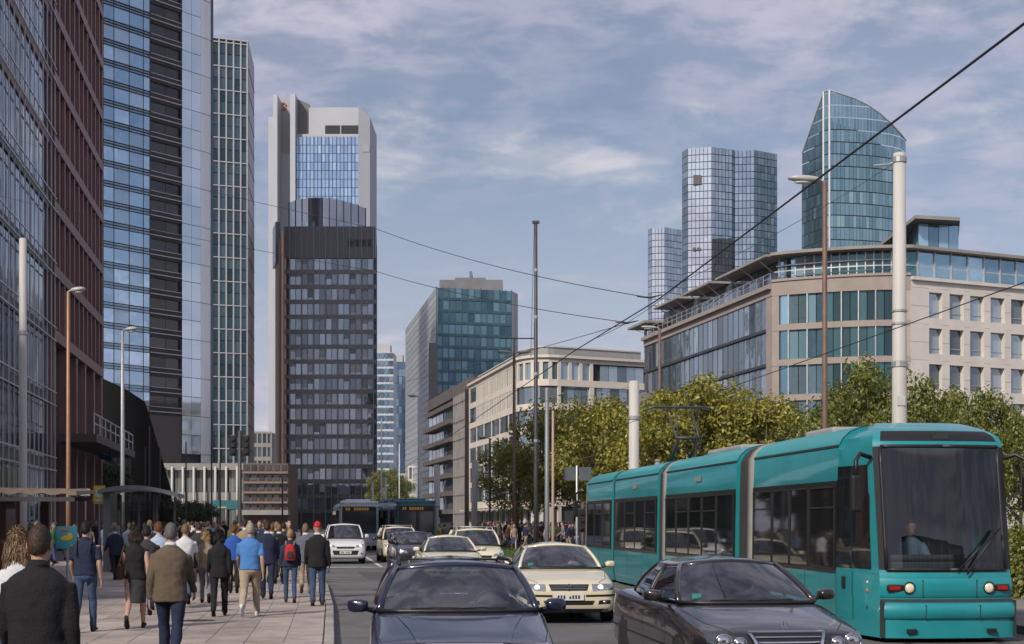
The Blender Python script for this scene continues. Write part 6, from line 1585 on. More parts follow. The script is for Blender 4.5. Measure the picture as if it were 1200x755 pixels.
wire([P(1047, 192, 35), P(800, 330, 30), P(700, 396, 30)], .006, "thin span wire tied to the thick mast by the tram", .1)
wire([P(740, 385, 26.9), P(773, 392, 105)], .006, "thin wire leading to the lamp by the right building", .1)
wire([P(743, 452, 58), P(640, 470, 60), P(500, 520, 118)], .008, "thin wire strung from the white mast past the tan pole", .1)
wire([P(735, 379, 27.1), Vector((-9.5, 96, 10.5))], .007, "thin wire reaching back to the far brown lamp post", .2)
for px, py, Y in ((762, 349, 24.6), (735, 379, 27.1)):
    mb = MB(); p = P(px, py, Y); mb.tube([p - Vector((.22, 0, -.02)), p, p + Vector((.2, 0, .05))], [.008, .018, .008], 6); tag(mb.build("wire_insulator", WIRE), "small black insulator clamp on the crossing overhead wires", "insulator", "insulators on the wires")

# ------------------------------------------------------------------ bus shelter, canopy, signs on the left pavement
SHG = clearglass("shelter_glass", (.62, .66, .66), .06)
Ys = 50.5; x0, x1 = WX(122, Ys), WX(212, Ys)
t = thing("bus_shelter", "grey bus shelter with arched roof and glass walls", "shelter", (x0, Ys, .12), R(8)); w = x1 - x0; zr = H(579, Ys) - .12
mb = MB(); rs = []
for k in range(13):
    u = k / 12; z = zr + .42 * math.sin(math.pi * (.22 + .66 * u)) - .28; rs.append([(w * u - .1, -.9, z), (w * u - .1, 2.2, z), (w * u - .1, 2.2, z + .14), (w * u - .1, -.9, z + .14)])
mb.rings(rs); mb.build("roof", mat("shelter_grey", (.20, .205, .215), .4, .3), t)
mb = MB(); mb.box(-.02, .2, -.1, 1.9, 0, zr + .02); mb.build("side_panel", MATS["shelter_grey"], t)
for i in range(4):
    mb = MB(); mb.box(.3 + i * .62, .36 + i * .62, 1.9, 1.96, 0, zr); p_ = mb.build("post", MATS['shelter_grey'], t)
for i in range(3):
    mb = MB(); mb.box(.37 + i * .62, .91 + i * .62, 1.915, 1.945, .35, zr - .25); mb.build("glass_panel", SHG, t)
mb = MB(); mb.box(.35, 2.1, 1.45, 1.8, .44, .49); mb.box(.5, .56, 1.5, 1.75, 0, .44); mb.box(1.85, 1.91, 1.5, 1.75, 0, .44); mb.build("bench", STEEL, t)
mb = MB(); mb.tube([(1.6, .3, zr), (1.6, .3, 0)], .05, 8); mb.build("post", DARKPOST, t)
Yc = 31; xr = WX(92, Yc)
t = thing("canopy", "brown corrugated stall canopy on dark posts at the left edge", "shelter", (xr, Yc, .12), R(8)); zc_ = H(580, Yc) - .12
mb = MB(); rs = []
for k in range(41):
    x = -4.2 * (1 - k / 40); z = zc_ + .07 * math.sin(k * 1.55) * .35 + .06 * (1 - k / 40); rs.append([(x, -.3, z), (x, 2.6, z + .1), (x, 2.6, z + .16), (x, -.3, z + .09)])
mb.rings(rs); mb.build("roof", mat("corrugated_brown", (.20, .155, .12), .6, .1, .2, 3), t)
mb = MB(); mb.box(-4.2, -.05, -.25, -.15, zc_ - .14, zc_ - .05); mb.box(-4.2, -.05, 2.4, 2.5, zc_ - .1, zc_ - .01); mb.build("beam", DARKPOST, t)
for x, y in ((-1.35, 0), (-1.05, 2.3), (-3.9, 2.3)):
    mb = MB(); mb.box(x - .09, x + .09, y - .09, y + .09, 0, zc_ - .04); mb.build("post", mat("dark_red_post", (.03, .018, .018), .5), t)
mb = MB(); mb.box(-4.0, -1.6, 2.28, 2.34, 0, zc_ - .1); mb.build("back_panel", BRND, t)

def flat_sign(name, label, cat, px, py, Y, w, h, base, marks, z0=.12, stand=True, rz=0):
    z = H(py, Y) - z0; t = thing(name, label, cat, (WX(px, Y), Y, z0), rz)
    mb = MB(); mb.box(-w / 2, w / 2, -.03, .0, z - h / 2, z + h / 2); b = mb.build("board", base, t)
    for (x, zz_, ww, hh_, m) in marks:
        mb = MB(); mb.ell((x, -.034, z + zz_), (ww, .006, hh_), 14, 6); mb.build("print", m, b)
    if stand: mb = MB(); mb.tube([(0, .03, -.02), (0, .03, z - h / 2 + .1)], .03, 8); mb.tube([(-.3, .03, 0), (.3, .03, 0)], .02, 6); mb.build("stand", STEEL, t)
    return t
YEL = mat("sign_yellow", (.62, .42, .03), .5); WHITE = mat("sign_white", (.6, .6, .6), .5); TURQ = mat("poster_turquoise", (.05, .30, .36), .5); SRED = mat("sign_red", (.5, .06, .04), .5); SBLU = mat("banner_blue", (.06, .22, .45), .6)
t = flat_sign("poster_board", "turquoise poster board with a yellow blob on a stand", "sign", 78.5, 630, 36, .50, .54, TURQ, [(-.02, -.02, .13, .06, YEL), (.08, .02, .07, .09, YEL), (-.05, .17, .1, .03, SRED)])
t = flat_sign("stop_sign", "yellow sign panel with a pale round print beside the shelter", "sign", 116.5, 580, 52, .40, .64, YEL, [(0, .06, .13, .17, WHITE), (.03, .08, .05, .08, SRED), (0, -.2, .15, .04, WHITE)])
t = flat_sign("small_sign", "small white rectangular sign on a post by the brown piers", "sign", 100, 577, 54, .34, .26, WHITE, [])
bnr = thing("banner", "blue banner with pale lettering hanging from the brown building's canopy", "sign", (WX(124, 97), 97, 6.4), R(-20))
mb = MB(); rows = []
for k in range(9): u = k / 8; rows.append([(-.55 + 1.1 * u, .06 * math.sin(u * 5), .78 - .35 * u), (-.55 + 1.1 * u, .06 * math.sin(u * 5 + .4), 0 - .35 * u - .45)])
mb.grid(rows); cl_ = mb.build("cloth", SBLU, bnr, True); sm_ = cl_.modifiers.new("t", 'SOLIDIFY'); sm_.thickness = .01
for k in range(3): mb = MB(); mb.obox((-.35 + .05 * k, -.09, .30 - .22 * k), (.55, 0, -.175), (0, .006, 0), (0, 0, .09)); mb.build("lettering", WHITE, cl_)
mb = MB(); mb.tube([(-.58, 0, -.5), (-.58, 0, 1.1)], .03, 6); mb.build("pole", STEEL, bnr)

# teal shop awning and market umbrella in the background of the left crowd
t = thing("awning", "turquoise shop awning under the grey podium", "awning", (WX(264, 255), 255, 0)); mb = MB(); zz1, zz0 = H(586, 255), H(597, 255)
mb.prism([(-2.6, 0), (2.6, 0), (2.6, 3), (-2.6, 3)], zz0, [zz1 - .9, zz1 - .9, zz1, zz1]); mb.build("cloth", mat("awning_teal", (.02, .12, .14), .7), t)
mb = MB(); mb.box(-1.2, .2, -.03, 0, zz0 + .25, zz0 + .45); mb.build("lettering", YEL, t)
for x in (-2.4, 2.4): mb = MB(); mb.tube([(x, .2, 0), (x, .2, zz0)], .06, 6); mb.build("post", STEEL, t)

for i, (x, y) in enumerate(((14, -16), (17, -27), (11, -34))):
    t = thing("street_tree", "green street tree in the row ahead of the tram", "tree", (x, y, .13), i * 1.9, "street trees ahead of the tram"); put("trunk", TM[2][0], t); put("crown", TM[2][1], t)

# ------------------------------------------------------------------ thin air between here and the far towers
hz = MB(); hz.box(-420, 420, -180, 960, -1.2, 160)
hv = bpy.data.materials.new("haze_air"); hv.use_nodes = True; hn = hv.node_tree.nodes; hn.remove(hn["Principled BSDF"])
pv = hn.new("ShaderNodeVolumePrincipled"); pv.inputs["Color"].default_value = (.82, .86, .95, 1); pv.inputs["Density"].default_value = HAZE; pv.inputs["Anisotropy"].default_value = .2
hv.node_tree.links.new(pv.outputs[0], hn["Material Output"].inputs["Volume"]); ho_ = hz.build("haze", hv); ho_["kind"] = "stuff"; ho_["label"] = "thin pale haze in the air down the street"; ho_["category"] = "haze"
# ------------------------------------------------------------------ people
CLOUD = bpy.data.textures.new("folds", 'CLOUDS'); CLOUD.noise_scale = .11; CLOUD.noise_depth = 1
def fuse(mb, name, m, parent, vox, fold=0.0, extra=None, smooth=5):
    o = mb.build(name, m, parent, True)
    r = o.modifiers.new("r", 'REMESH'); r.mode = 'VOXEL'; r.voxel_size = vox; r.use_smooth_shade = True
    s = o.modifiers.new("s", 'SMOOTH'); s.factor = .5; s.iterations = smooth
    if fold: d = o.modifiers.new("d", 'DISPLACE'); d.texture = CLOUD; d.strength = fold; d.mid_level = .5; d.texture_coords = 'LOCAL'
    mods_to_mesh(o)
    if not o.data.materials: o.data.materials.append(m)
    if extra:
        bm = bmesh.new(); bm.from_mesh(o.data); tmp = extra.mesh("x", m, True); bm.from_mesh(tmp); bm.to_mesh(o.data); bm.free(); bpy.data.meshes.remove(tmp)
    o.data.polygons.foreach_set("use_smooth", [True] * len(o.data.polygons)); return o
def cloth(name, c, rough=.85): return mat("cloth_" + name, c, rough, 0, .16, 5, .35, 55, .25)
def skin(c=(.42, .25, .18)): return mat("skin_%d" % int(c[0] * 1000), c, .55, 0, .08, 12, .05, 60)
def hairm(name, c): return mat("hair_" + name, c, .55, 0, .3, 30, .5, 90, .4, stretch=(1, 1, .25))
SKIN = skin()
HAIR = {"black": hairm("black", (.012, .01, .009)), "brown": hairm("brown", (.045, .026, .016)), "grey": hairm("grey", (.12, .112, .105)), "white": hairm("white", (.34, .31, .265)), "blond": hairm("blond", (.36, .24, .12)), "auburn": hairm("auburn", (.15, .055, .025)), "red_cap": cloth("red_cap", (.45, .03, .03)), "dark_blond": hairm("dark_blond", (.20, .13, .07))}
C = {k: cloth(k, v) for k, v in {"black": (.016, .016, .018), "charcoal": (.04, .04, .045), "navy": (.02, .028, .06), "denim": (.045, .075, .14), "denim_light": (.12, .17, .24), "olive_tweed": (.115, .088, .062), "polo_blue": (.07, .20, .48), "royal_blue": (.03, .09, .36), "beige": (.36, .29, .21), "khaki": (.27, .22, .16), "white": (.58, .59, .62), "slate": (.11, .125, .16), "grey": (.16, .16, .17), "red": (.40, .03, .03), "brown": (.07, .035, .025), "yellow": (.55, .42, .05), "pale_blue": (.36, .44, .56), "pink": (.5, .3, .28), "orange": (.5, .2, .05), "tan_shoe": (.12, .07, .04), "green": (.06, .13, .07)}.items()}

def ering(c, rx, ry, n=14, tilt=0.0, sq=1.0):
    out = []
    for k in range(n):
        t = 2 * math.pi * k / n; cx, sy = math.cos(t), math.sin(t)
        out.append(Vector((c[0] + math.copysign(abs(cx) ** sq, cx) * rx, c[1] + math.copysign(abs(sy) ** sq, sy) * ry, c[2] + tilt * sy)))
    return out
def skel(h, fem, ph, arm=(1, 1), sit=False, lean=0.0, bend=(22, 22)):
    """joint positions; the figure faces +y, ph > 0 puts the right foot forward"""
    J = {}; hx = .095 if not fem else .10; sh = .185 if not fem else .162
    J['hip'] = Vector((0, 0, .93)); J['neck'] = Vector((0, lean, 1.46)); J['head'] = Vector((0, lean + .035, 1.635))
    for sg, nm in ((1, 'R'), (-1, 'L')):
        hp = Vector((sg * hx, 0, .92)); a = R(24 if sit else 0); f = sg * ph
        if sit: th, kb = R(82), R(80)
        else: th = R(21 * f if f > 0 else 16 * f); kb = R(7 if f > 0 else 30 * abs(f) + 4)
        kn = hp + Vector((0, math.sin(th) * .43, -math.cos(th) * .43)); s_ = th - kb
        an = kn + Vector((0, math.sin(s_) * .42, -math.cos(s_) * .42)); J['hp' + nm] = hp; J['kn' + nm] = kn; J['an' + nm] = an
        J['foot' + nm] = (s_ if not sit else 0)
        so = Vector((sg * sh, lean * .9, 1.375)); sw = R(-19 * f * arm[0 if sg > 0 else 1] + 2); ab = R(9)
        if sit: sw = R(38)
        el = so + Vector((sg * math.sin(ab) * .29, math.sin(sw) * .29, -math.cos(sw) * .29)); b = R(bend[0 if sg > 0 else 1] + max(0, sw) * 20) if not sit else R(55)
        wr = el + Vector((sg * .015, math.sin(sw + b) * .25, -math.cos(sw + b) * .25)); J['so' + nm] = so; J['el' + nm] = el; J['wr' + nm] = wr
        J['hd' + nm] = wr + (wr - el).normalized() * .09
    zmin = min(J['anR'].z, J['anL'].z) - .075
    for k in J:
        if isinstance(J[k], Vector): J[k] = Vector((J[k].x, J[k].y, J[k].z - (zmin if not sit else 0))) * (h / 1.765)
    J['s'] = h / 1.765; return J
def limb(mb, a, b, c_, r, n=10):
    a, b, c_ = Vector(a), Vector(b), Vector(c_)
    pts = [a, a.lerp(b, .33), a.lerp(b, .72), b, b.lerp(c_, .3), b.lerp(c_, .7), c_]; mb.tube(pts, r, n)
def hand(ex, J, nm, s, sg):
    wr, hd, el = J['wr' + nm], J['hd' + nm], J['el' + nm]; d = (wr - el).normalized(); side = Vector((0, 1, 0)); side = (side - d * side.dot(d)).normalized(); inn_ = Vector((-sg, 0, 0))
    for k, (off, ln) in enumerate(((-.027, .062), (-.009, .074), (.010, .078), (.028, .070))):
        p = wr + d * .085 * s + side * off * s; ex.tube([p - d * .03 * s, p + d * ln * .5 * s + inn_ * .004, p + d * ln * .85 * s + inn_ * .022 * s, p + d * ln * .95 * s + inn_ * .04 * s], [.0095 * s, .009 * s, .008 * s, .006 * s], 6)
    p = wr + d * .03 * s + side * .03 * s; ex.tube([p, p + d * .035 * s + side * .025 * s, p + d * .075 * s + side * .028 * s + inn_ * .012], [.013 * s, .0105 * s, .007 * s], 6)

def make_person(name, label, h=1.72, fem=False, ph=1.0, top="suit", tm=None, bm_=None, shoe=None, hair="short", hm=None, vox=.017, fold=.02, bag=None, legs="trousers", width=1.0, sit=False, arm=(1, 1), skinm=None, collar=None, bend=(22, 22), sleeve=None, bagm=None):
    J = skel(h, fem, ph, arm, sit, bend=bend); s = J['s']; root = thing(name, label, "person"); sk = skinm or SKIN; w = width
    V = Vector
    # --- skin: one continuous surface from head to ankles
    b = MB(); hc = J['head']
    prof = [(-.115, .045, .05, .03), (-.095, .058, .075, .022), (-.05, .068, .092, .008), (0, .074, .098, 0), (.045, .075, .098, -.004), (.085, .064, .085, -.008), (.112, .038, .05, -.01), (.122, .01, .012, -.01)]
    b.rings([ering(hc + V((0, dy * s, dz * s)), rx * s, ry * s, 16) for dz, rx, ry, dy in prof])
    nk = J['neck']; b.rings([ering(nk + V((0, .0, -.06 * s)), .075 * s, .07 * s, 12), ering(nk + V((0, .008, .02 * s)), .056 * s, .06 * s, 12), ering(hc + V((0, -.01 * s, -.06 * s)), .052 * s, .06 * s, 12)])
    tz = lambda z: J['hip'].z + (z - .93) * s
    wsc = (.150, .115) if not fem else (.125, .10)
    tor = [(.86, .155, .115), (.98, .150, .11), (1.10, *wsc), (1.25, .165, .115), (1.38, .175 if not fem else .155, .10), (1.455, .10, .07)]
    b.rings([ering((0, (J['neck'].y) * max(0, (z - .93) / .53), tz(z)), rx * s * .84, ry * s * .84, 14, 0, .85) for z, rx, ry in tor])
    ex = MB()
    for sg, nm in ((1, 'R'), (-1, 'L')):
        limb(b, J['hp' + nm], J['kn' + nm], J['an' + nm], [q * s * (1.0 if legs == 'skirt' else .74) for q in (.085, .078, .06, .05, .055, .042, .034)])
        limb(b, J['so' + nm], J['el' + nm], J['wr' + nm], [.055 * s, .048 * s, .042 * s, .038 * s, .039 * s, .032 * s, .026 * s])
        wr, hd = J['wr' + nm], J['hd' + nm]; b.ell(wr.lerp(hd, .45), (.018 * s, .036 * s, .05 * s), 10, 6); hand(ex, J, nm, s, sg)
        a = J['an' + nm]; b.ell(a + V((0, .05, -.03)) * s, (.035 * s, .09 * s, .03 * s), 8, 6)
        ex.ell(hc + V((sg * .077, -.012, -.012)) * s, (.010 * s, .020 * s, .032 * s), 8, 6)
        ex.ell(hc + V((sg * .031, .088, .004)) * s, (.013 * s, .009 * s, .007 * s), 8, 5)
    ex.tube([hc + V((0, .094, .012)) * s, hc + V((0, .116, -.03)) * s, hc + V((0, .10, -.042)) * s], [.009 * s, .016 * s, .012 * s], 8)
    ex.tube([hc + V((-.024, .088, -.066)) * s, hc + V((0, .097, -.064)) * s, hc + V((.024, .088, -.066)) * s], [.004 * s, .008 * s, .004 * s], 6)
    fuse(b, "body", sk, root, vox, 0, ex, 3)
    # --- trousers or skirt
    lo = MB(); hz = J['hip'].z
    if legs == "skirt":
        kz = (J['knR'].z + J['knL'].z) / 2 - .03 * s
        lo.rings([ering((0, 0, tz(1.06)), .135 * s * w, .10 * s * w, 18), ering((0, 0, tz(.93)), .175 * s * w, .125 * s * w, 18), ering((0, .01, tz(.78)), .185 * s * w, .15 * s * w, 18), ering((0, 0, kz), .165 * s * w, .19 * s * w, 18)])
    else:
        lo.rings([ering((0, 0, tz(1.05)), .150 * s * w, .112 * s * w, 18), ering((0, -.005, tz(.95)), .168 * s * w, .125 * s * w, 18), ering((0, -.01, tz(.86)), .168 * s * w, .125 * s * w, 18), ering((0, 0, tz(.80)), .12 * s * w, .09 * s * w, 18)])
        k = 1.0 if legs == "trousers" else .88
        for nm in 'RL':
            a = J['an' + nm] + V((0, 0, -.02 * s)); limb(lo, J['hp' + nm] + V((0, 0, .03)), J['kn' + nm], a, [.098 * s * w, .094 * s * w * k, .078 * s * k, .07 * s * k, .07 * s * k, .062 * s * k, .062 * s * k], 12)
    fuse(lo, "skirt" if legs == "skirt" else "trousers", bm_, root, vox, fold)
    # --- upper garment
    up = MB(); hem = {"suit": .80, "jacket": .86, "shirt": .90, "tshirt": .90, "dress": .88}[top]; fl_ = {"suit": .022, "jacket": .022, "shirt": .012, "tshirt": .012, "dress": .008}[top]
    wr_ = (.158, .122) if not fem else (.138, .108)
    pr_ = [(hem, .178, .128), (.93, .170, .124), (1.02, wr_[0] + .004, wr_[1]), (1.12, *wr_), (1.25, .176 if not fem else .158, .125 if not fem else .12), (1.35, .186 if not fem else .162, .115), (1.405, .158 if not fem else .134, .100), (1.44, .115 if not fem else .10, .085), (1.475, .07, .068)]
    ny = J['neck'].y
    up.rings([ering((0, ny * max(0, (z - .93) / .53) - .004, tz(z)), (rx + fl_) * s * w, (ry + fl_) * s * w, 20, 0, .86) for z, rx, ry in pr_])
    up.rings([ering((0, ny - .012 * s, tz(1.45)), .088 * s, .082 * s, 14), ering((0, ny - .014 * s, tz(1.50)), .070 * s, .074 * s, 14, -.015 * s)])
    slv = sleeve or ("long" if top in ("suit", "jacket") else ("short" if top in ("tshirt",) else ("none" if top == "dress" else "long")))
    for sg, nm in ((1, 'R'), (-1, 'L')):
        so, el, wr = J['so' + nm], J['el' + nm], J['wr' + nm]
        if slv == "long": limb(up, so, el, wr.lerp(J['hd' + nm], .05), [.058 * s * w, .064 * s, .059 * s, .054 * s, .053 * s, .045 * s, .041 * s], 12)
        elif slv == "short": up.tube([so, so.lerp(el, .4), so.lerp(el, .80)], [.052 * s * w, .058 * s, .056 * s], 12)
        else: up.tube([so, so.lerp(el, .12)], [.062 * s, .055 * s], 12)
    tp = fuse(up, {"suit": "jacket", "jacket": "jacket", "shirt": "shirt", "tshirt": "shirt", "dress": "top"}[top], tm, root, vox, fold)
    if collar is not None or top == "suit":
        cb = MB(); cb.rings([ering((0, ny - .012 * s, tz(1.475)), .078 * s, .080 * s, 16), ering((0, ny - .014 * s, tz(1.525)), .064 * s, .070 * s, 16, -.012 * s), ering((0, ny - .012 * s, tz(1.515)), .056 * s, .062 * s, 16), ering((0, ny - .012 * s, tz(1.47)), .06 * s, .066 * s, 16)]); cb.build("collar", collar or C["white"], root, True)
    # --- shoes
    sm_ = shoe or C["black"]
    for sg, nm in ((1, 'R'), (-1, 'L')):
        a = J['an' + nm]; f = J['foot' + nm]; rot = Matrix.Rotation(max(-.75, min(.3, f)), 3, 'X'); sh_ = MB(); rs = []
        for y, hw, z0, z1 in ((-.075, .020, -.06, .00), (-.065, .033, -.075, .03), (0, .036, -.075, .045), (.06, .042, -.075, .0), (.13, .046, -.075, -.025), (.185, .034, -.072, -.035), (.20, .012, -.065, -.045)):
            rs.append([V((a.x, a.y, a.z)) + rot @ (V((hw * math.cos(t), y, (z0 + z1) / 2 + (z1 - z0) / 2 * math.sin(t))) * s) for t in [2 * math.pi * k / 10 for k in range(10)]])
        sh_.rings([list(reversed(r)) for r in rs]); sh_.build("shoe", sm_, root, True)
    # --- hair
    hb = MB(); HM = hm or HAIR["brown"]
    if hair != "none":
        cutv = []
        rows = []
        for i in range(9):                                     # skull cap, fuller at the back
            el_ = -38 + 128 * i / 8; row = []
            for k in range(20):
                az = 2 * math.pi * k / 20; d = V((math.cos(R(el_)) * math.cos(az), math.cos(R(el_)) * math.sin(az), math.sin(R(el_)))); bk = max(0, -d.y)
                thick = 1.13 if hair == "cap" else (1.08 if hair == "crop" else 1.10)
                lowl = -.12 if hair == "short" else -.12
                z = d.z
                if d.y > .15: z = max(z, .30 + .25 * d.y)     # hairline above the face
                elif d.y > -.25: z = max(z, -.05)              # over the ears
                if hair == "cap": z = max(z, .05)
                row.append(hc + V((d.x * .0755 * thick, d.y * .099 * thick - .006, z * .118 * thick + .012)) * s)
            rows.append(row)
        hb.rings(rows)
        ho = None
        if hair == "long":
            for k in range(7):
                x = -.075 + .025 * k; hb.tube([hc + V((x * .9, -.05 - .03 * math.cos(x * 20), .03)) * s, hc + V((x, -.085, -.08)) * s, hc + V((x * 1.1, -.09, -.19)) * s, hc + V((x * .9, -.085, -.25)) * s], [.03 * s, .034 * s, .028 * s, .012 * s], 8)
        if hair == "bun": hb.ell(hc + V((0, -.11, .03)) * s, (.04 * s, .04 * s, .04 * s), 10, 8)
        if hair == "bob":
            for k in range(7): x = -.08 + .027 * k; hb.tube([hc + V((x, -.06, .02)) * s, hc + V((x * 1.05, -.08, -.07)) * s, hc + V((x, -.075, -.11)) * s], [.034 * s, .034 * s, .018 * s], 8)
        if hair == "cap": hb.tube([hc + V((-.06, .09, .04)) * s, hc + V((0, .15, .03)) * s, hc + V((.06, .09, .04)) * s], .012 * s, 6)
        ho = fuse(hb, "cap" if hair == "cap" else "hair", HM, root, vox * .62, .008 if hair != "cap" else 0, None, 3)
        if hair != "cap" and vox < .02: strands(ho, hc, s, 1500 if hair in ("long", "bob") else 1300, .055 if hair in ("long", "bob") else (.009 if hair == 'crop' else .016), .10 if hair in ('long', 'bob') else .3)
    # --- bags
    if bag == "backpack":
        g = MB(); cz = tz(1.22); g.rings([ering((0, -.20 * s, cz + dz * s), rx * s, ry * s, 14, 0, .7) for dz, rx, ry in ((-.21, .10, .05), (-.19, .125, .075), (-.05, .13, .085), (.08, .12, .075), (.16, .085, .055), (.19, .03, .03))]); bg = g.build("backpack", bagm or C["red"], root, True)
        g = MB(); g.rings([ering((0, -.275 * s, cz + dz * s), rx * s, .025 * s, 12, 0, .7) for dz, rx in ((-.15, .05), (-.13, .075), (-.01, .07), (.02, .04))]); g.build("backpack_pocket", C["charcoal"], bg, True)
        for sg in (-1, 1): g = MB(); g.tube([V((sg * .09 * s, -.15 * s, cz + .15 * s)), V((sg * .10 * s, -.10 * s, tz(1.47))), V((sg * .11 * s, .06 * s, tz(1.44))), V((sg * .12 * s, .15 * s, tz(1.25)))], .016 * s, 6); g.build("strap", C["khaki"], bg, True)
    if bag in ("shoulder", "shoulder_R"):
        sg = -1 if bag == "shoulder" else 1; bx = sg * .25 * s; bz = tz(1.03); g = MB()
        g.rings([ering((bx, -.05 * s, bz + dz * s), rx * s, ry * s, 14, 0, .7) for dz, rx, ry in ((-.15, .05, .15), (-.13, .07, .175), (0, .065, .165), (.10, .04, .13), (.12, .02, .11))]); bg = g.build("shoulder_bag", bagm or C["brown"], root, True)
        g = MB(); g.tube([V((bx, -.15 * s, bz + .10 * s)), V((sg * .20 * s, -.06 * s, tz(1.40))), V((sg * .17 * s, 0, tz(1.48))), V((sg * .20 * s, .06 * s, tz(1.38))), V((bx, .06 * s, bz + .10 * s))], .013 * s, 6); g.build("strap", bagm or C["brown"], bg, True)
    if bag == "case":
        p = J['hdR']; g = MB(); g.box(p.x - .04, p.x + .04, p.y - .18, p.y + .18, p.z - .34, p.z - .06); bg = g.build("briefcase", bagm or C["black"], root); bevel(bg, .02, 2)
        g = MB(); g.tube([p + V((0, -.06, -.07)), p + V((0, -.05, -.01)), p + V((0, .05, -.01)), p + V((0, .06, -.07))], .01, 6); g.build("handle", bagm or C["black"], bg)
    if bag == "straps":
        bg = MB()
        for sg in (-1, 1): bg.tube([V((sg * .10 * s, -.165 * s, tz(1.20))), V((sg * .11 * s, -.12 * s, tz(1.44))), V((sg * .10 * s, .0, tz(1.50)))], .012 * s, 6)
        bg.build("strap", C["charcoal"], root, True)
    return root
def strands(ho, hc, s, n, ln, jit=.3):
    """short locks lying on the hair surface so that its outline is broken"""
    r = random.Random(n); me = ho.data; fs = [p for p in me.polygons]; vs_, f_ = [], []
    for i in range(n):
        p = r.choice(fs); c_ = p.center.copy(); nn = p.normal.copy(); d = Vector((r.gauss(0, jit), -.25 + r.gauss(0, jit), -1.0)) if c_.z < hc.z + .09 * s else Vector((c_.x * 6 + r.gauss(0, .4), r.gauss(-.4, .6), r.gauss(0, .3)))
        d = d - nn * d.dot(nn)
        if d.length < 1e-4: continue
        d = d.normalized() * ln * s * r.uniform(.6, 1.4); sd = nn.cross(d).normalized() * .0045 * s; o_ = len(vs_)
        vs_ += [c_ - sd, c_ + sd, c_ + d * .6 + nn * ln * .16 * s + sd * .7, c_ + d + nn * ln * r.uniform(.02, .3) * s, c_ + d * .6 + nn * ln * .16 * s - sd * .7]; f_.append((o_, o_ + 1, o_ + 2, o_ + 3, o_ + 4))
    b2 = bmesh.new(); b2.from_mesh(me); t2 = bpy.data.meshes.new("t"); t2.from_pydata(vs_, [], f_); b2.from_mesh(t2); b2.to_mesh(me); b2.free(); bpy.data.meshes.remove(t2)
def stand(t, px, Y, rz=0.0, z=.12, dx=0.0):
    t.location = (WX(px, Y) + dx, Y, z); t.rotation_euler = (0, 0, rz); return t

HEAD = R(8)                                                     # most people walk down the street, away from the camera
N_ = "person"
stand(make_person(N_, "person in a black blazer with short dark brown hair, closest figure on the pavement", 1.69, False, .5, "suit", C["black"], C["charcoal"], None, "crop", HAIR["brown"], .013, .02, width=1.06, collar=C["black"]), 45, 9.5, R(3))
stand(make_person(N_, "person with long blond hair and white top beside the black blazer", 1.66, True, -.6, "shirt", C["white"], C["denim"], None, "long", HAIR["dark_blond"], .014), 21, 11.8, HEAD)
stand(make_person(N_, "person in a navy polo shirt and worn blue jeans with thin shoulder straps", 1.72, False, .55, "tshirt", C["navy"], C["denim"], C["charcoal"], "short", HAIR["black"], .013, bag="straps", legs="slim"), 100, 23.0, R(2))
stand(make_person(N_, "person in a sleeveless black top and dark knee length skirt carrying a brown bag", 1.65, True, 1.0, "dress", C["black"], C["charcoal"], C["black"], "bob", HAIR["brown"], .014, bag="shoulder", legs="skirt"), 159, 23.6, HEAD)
stand(make_person(N_, "person in an olive brown tweed jacket and dark jeans with cropped grey hair", 1.71, False, -.8, "suit", C["olive_tweed"], C["navy"], C["brown"], "crop", HAIR["grey"], .013, width=1.05), 200, 17.6, R(5))
stand(make_person(N_, "person in a black trouser suit with dark hair, left of the blue polo shirt", 1.56, True, .7, "suit", C["black"], C["black"], None, "bob", HAIR["black"], .014, collar=C["charcoal"]), 257, 26.9, HEAD)
stand(make_person(N_, "person with white hair in a bright blue polo shirt and beige trousers", 1.72, False, 1.0, "tshirt", C["polo_blue"], C["beige"], C["white"], "crop", HAIR["white"], .013, width=1.08), 293, 26.7, R(3))
stand(make_person(N_, "person with blond hair, beige jacket and grey trousers with a dark shoulder bag", 1.55, True, -1, "jacket", C["khaki"], C["grey"], None, "long", HAIR["blond"], .016, bag="shoulder", bagm=C["charcoal"], legs="slim"), 241, 31.0, HEAD)
stand(make_person(N_, "person in a plain dark jacket behind the beige jacket", 1.72, False, 1, "suit", C["charcoal"], C["charcoal"], None, "short", HAIR["brown"], .018), 233, 38, HEAD)
stand(make_person(N_, "person in a royal blue jacket with auburn hair and black trousers", 1.66, False, -1, "jacket", C["royal_blue"], C["black"], None, "short", HAIR["auburn"], .016), 274, 35.2, HEAD)
stand(make_person(N_, "person in a dark navy suit with a pale collar right of the blue polo", 1.72, False, -.7, "suit", C["navy"], C["navy"], None, "short", HAIR["brown"], .016), 313, 32.8, HEAD)
stand(make_person(N_, "person in a black suit walking in front of the navy suit", 1.67, False, 1, "suit", C["black"], C["black"], None, "short", HAIR["dark_blond"], .018), 327, 40.5, HEAD)
stand(make_person(N_, "person with a small red backpack over a navy jacket and jeans", 1.55, True, -.5, "jacket", C["navy"], C["denim"], C["brown"], "short", HAIR["blond"], .015, bag="backpack", legs="slim"), 340, 31.3, HEAD)
stand(make_person(N_, "person in a slate blue jacket and beige trousers beside the red cap", 1.69, False, 1, "suit", C["slate"], C["khaki"], C["tan_shoe"], "short", HAIR["dark_blond"], .016), 358, 35.2, HEAD)
stand(make_person(N_, "person with a red cap, black blazer and blue jeans at the kerb", 1.70, False, .35, "suit", C["black"], C["denim"], C["brown"], "cap", HAIR["red_cap"], .014), 372, 30.2, R(5))
stand(make_person(N_, "person in a white short sleeved shirt behind the tweed jacket", 1.69, False, -1, "tshirt", C["white"], C["denim"], None, "short", HAIR["dark_blond"], .017), 217, 30.5, HEAD)
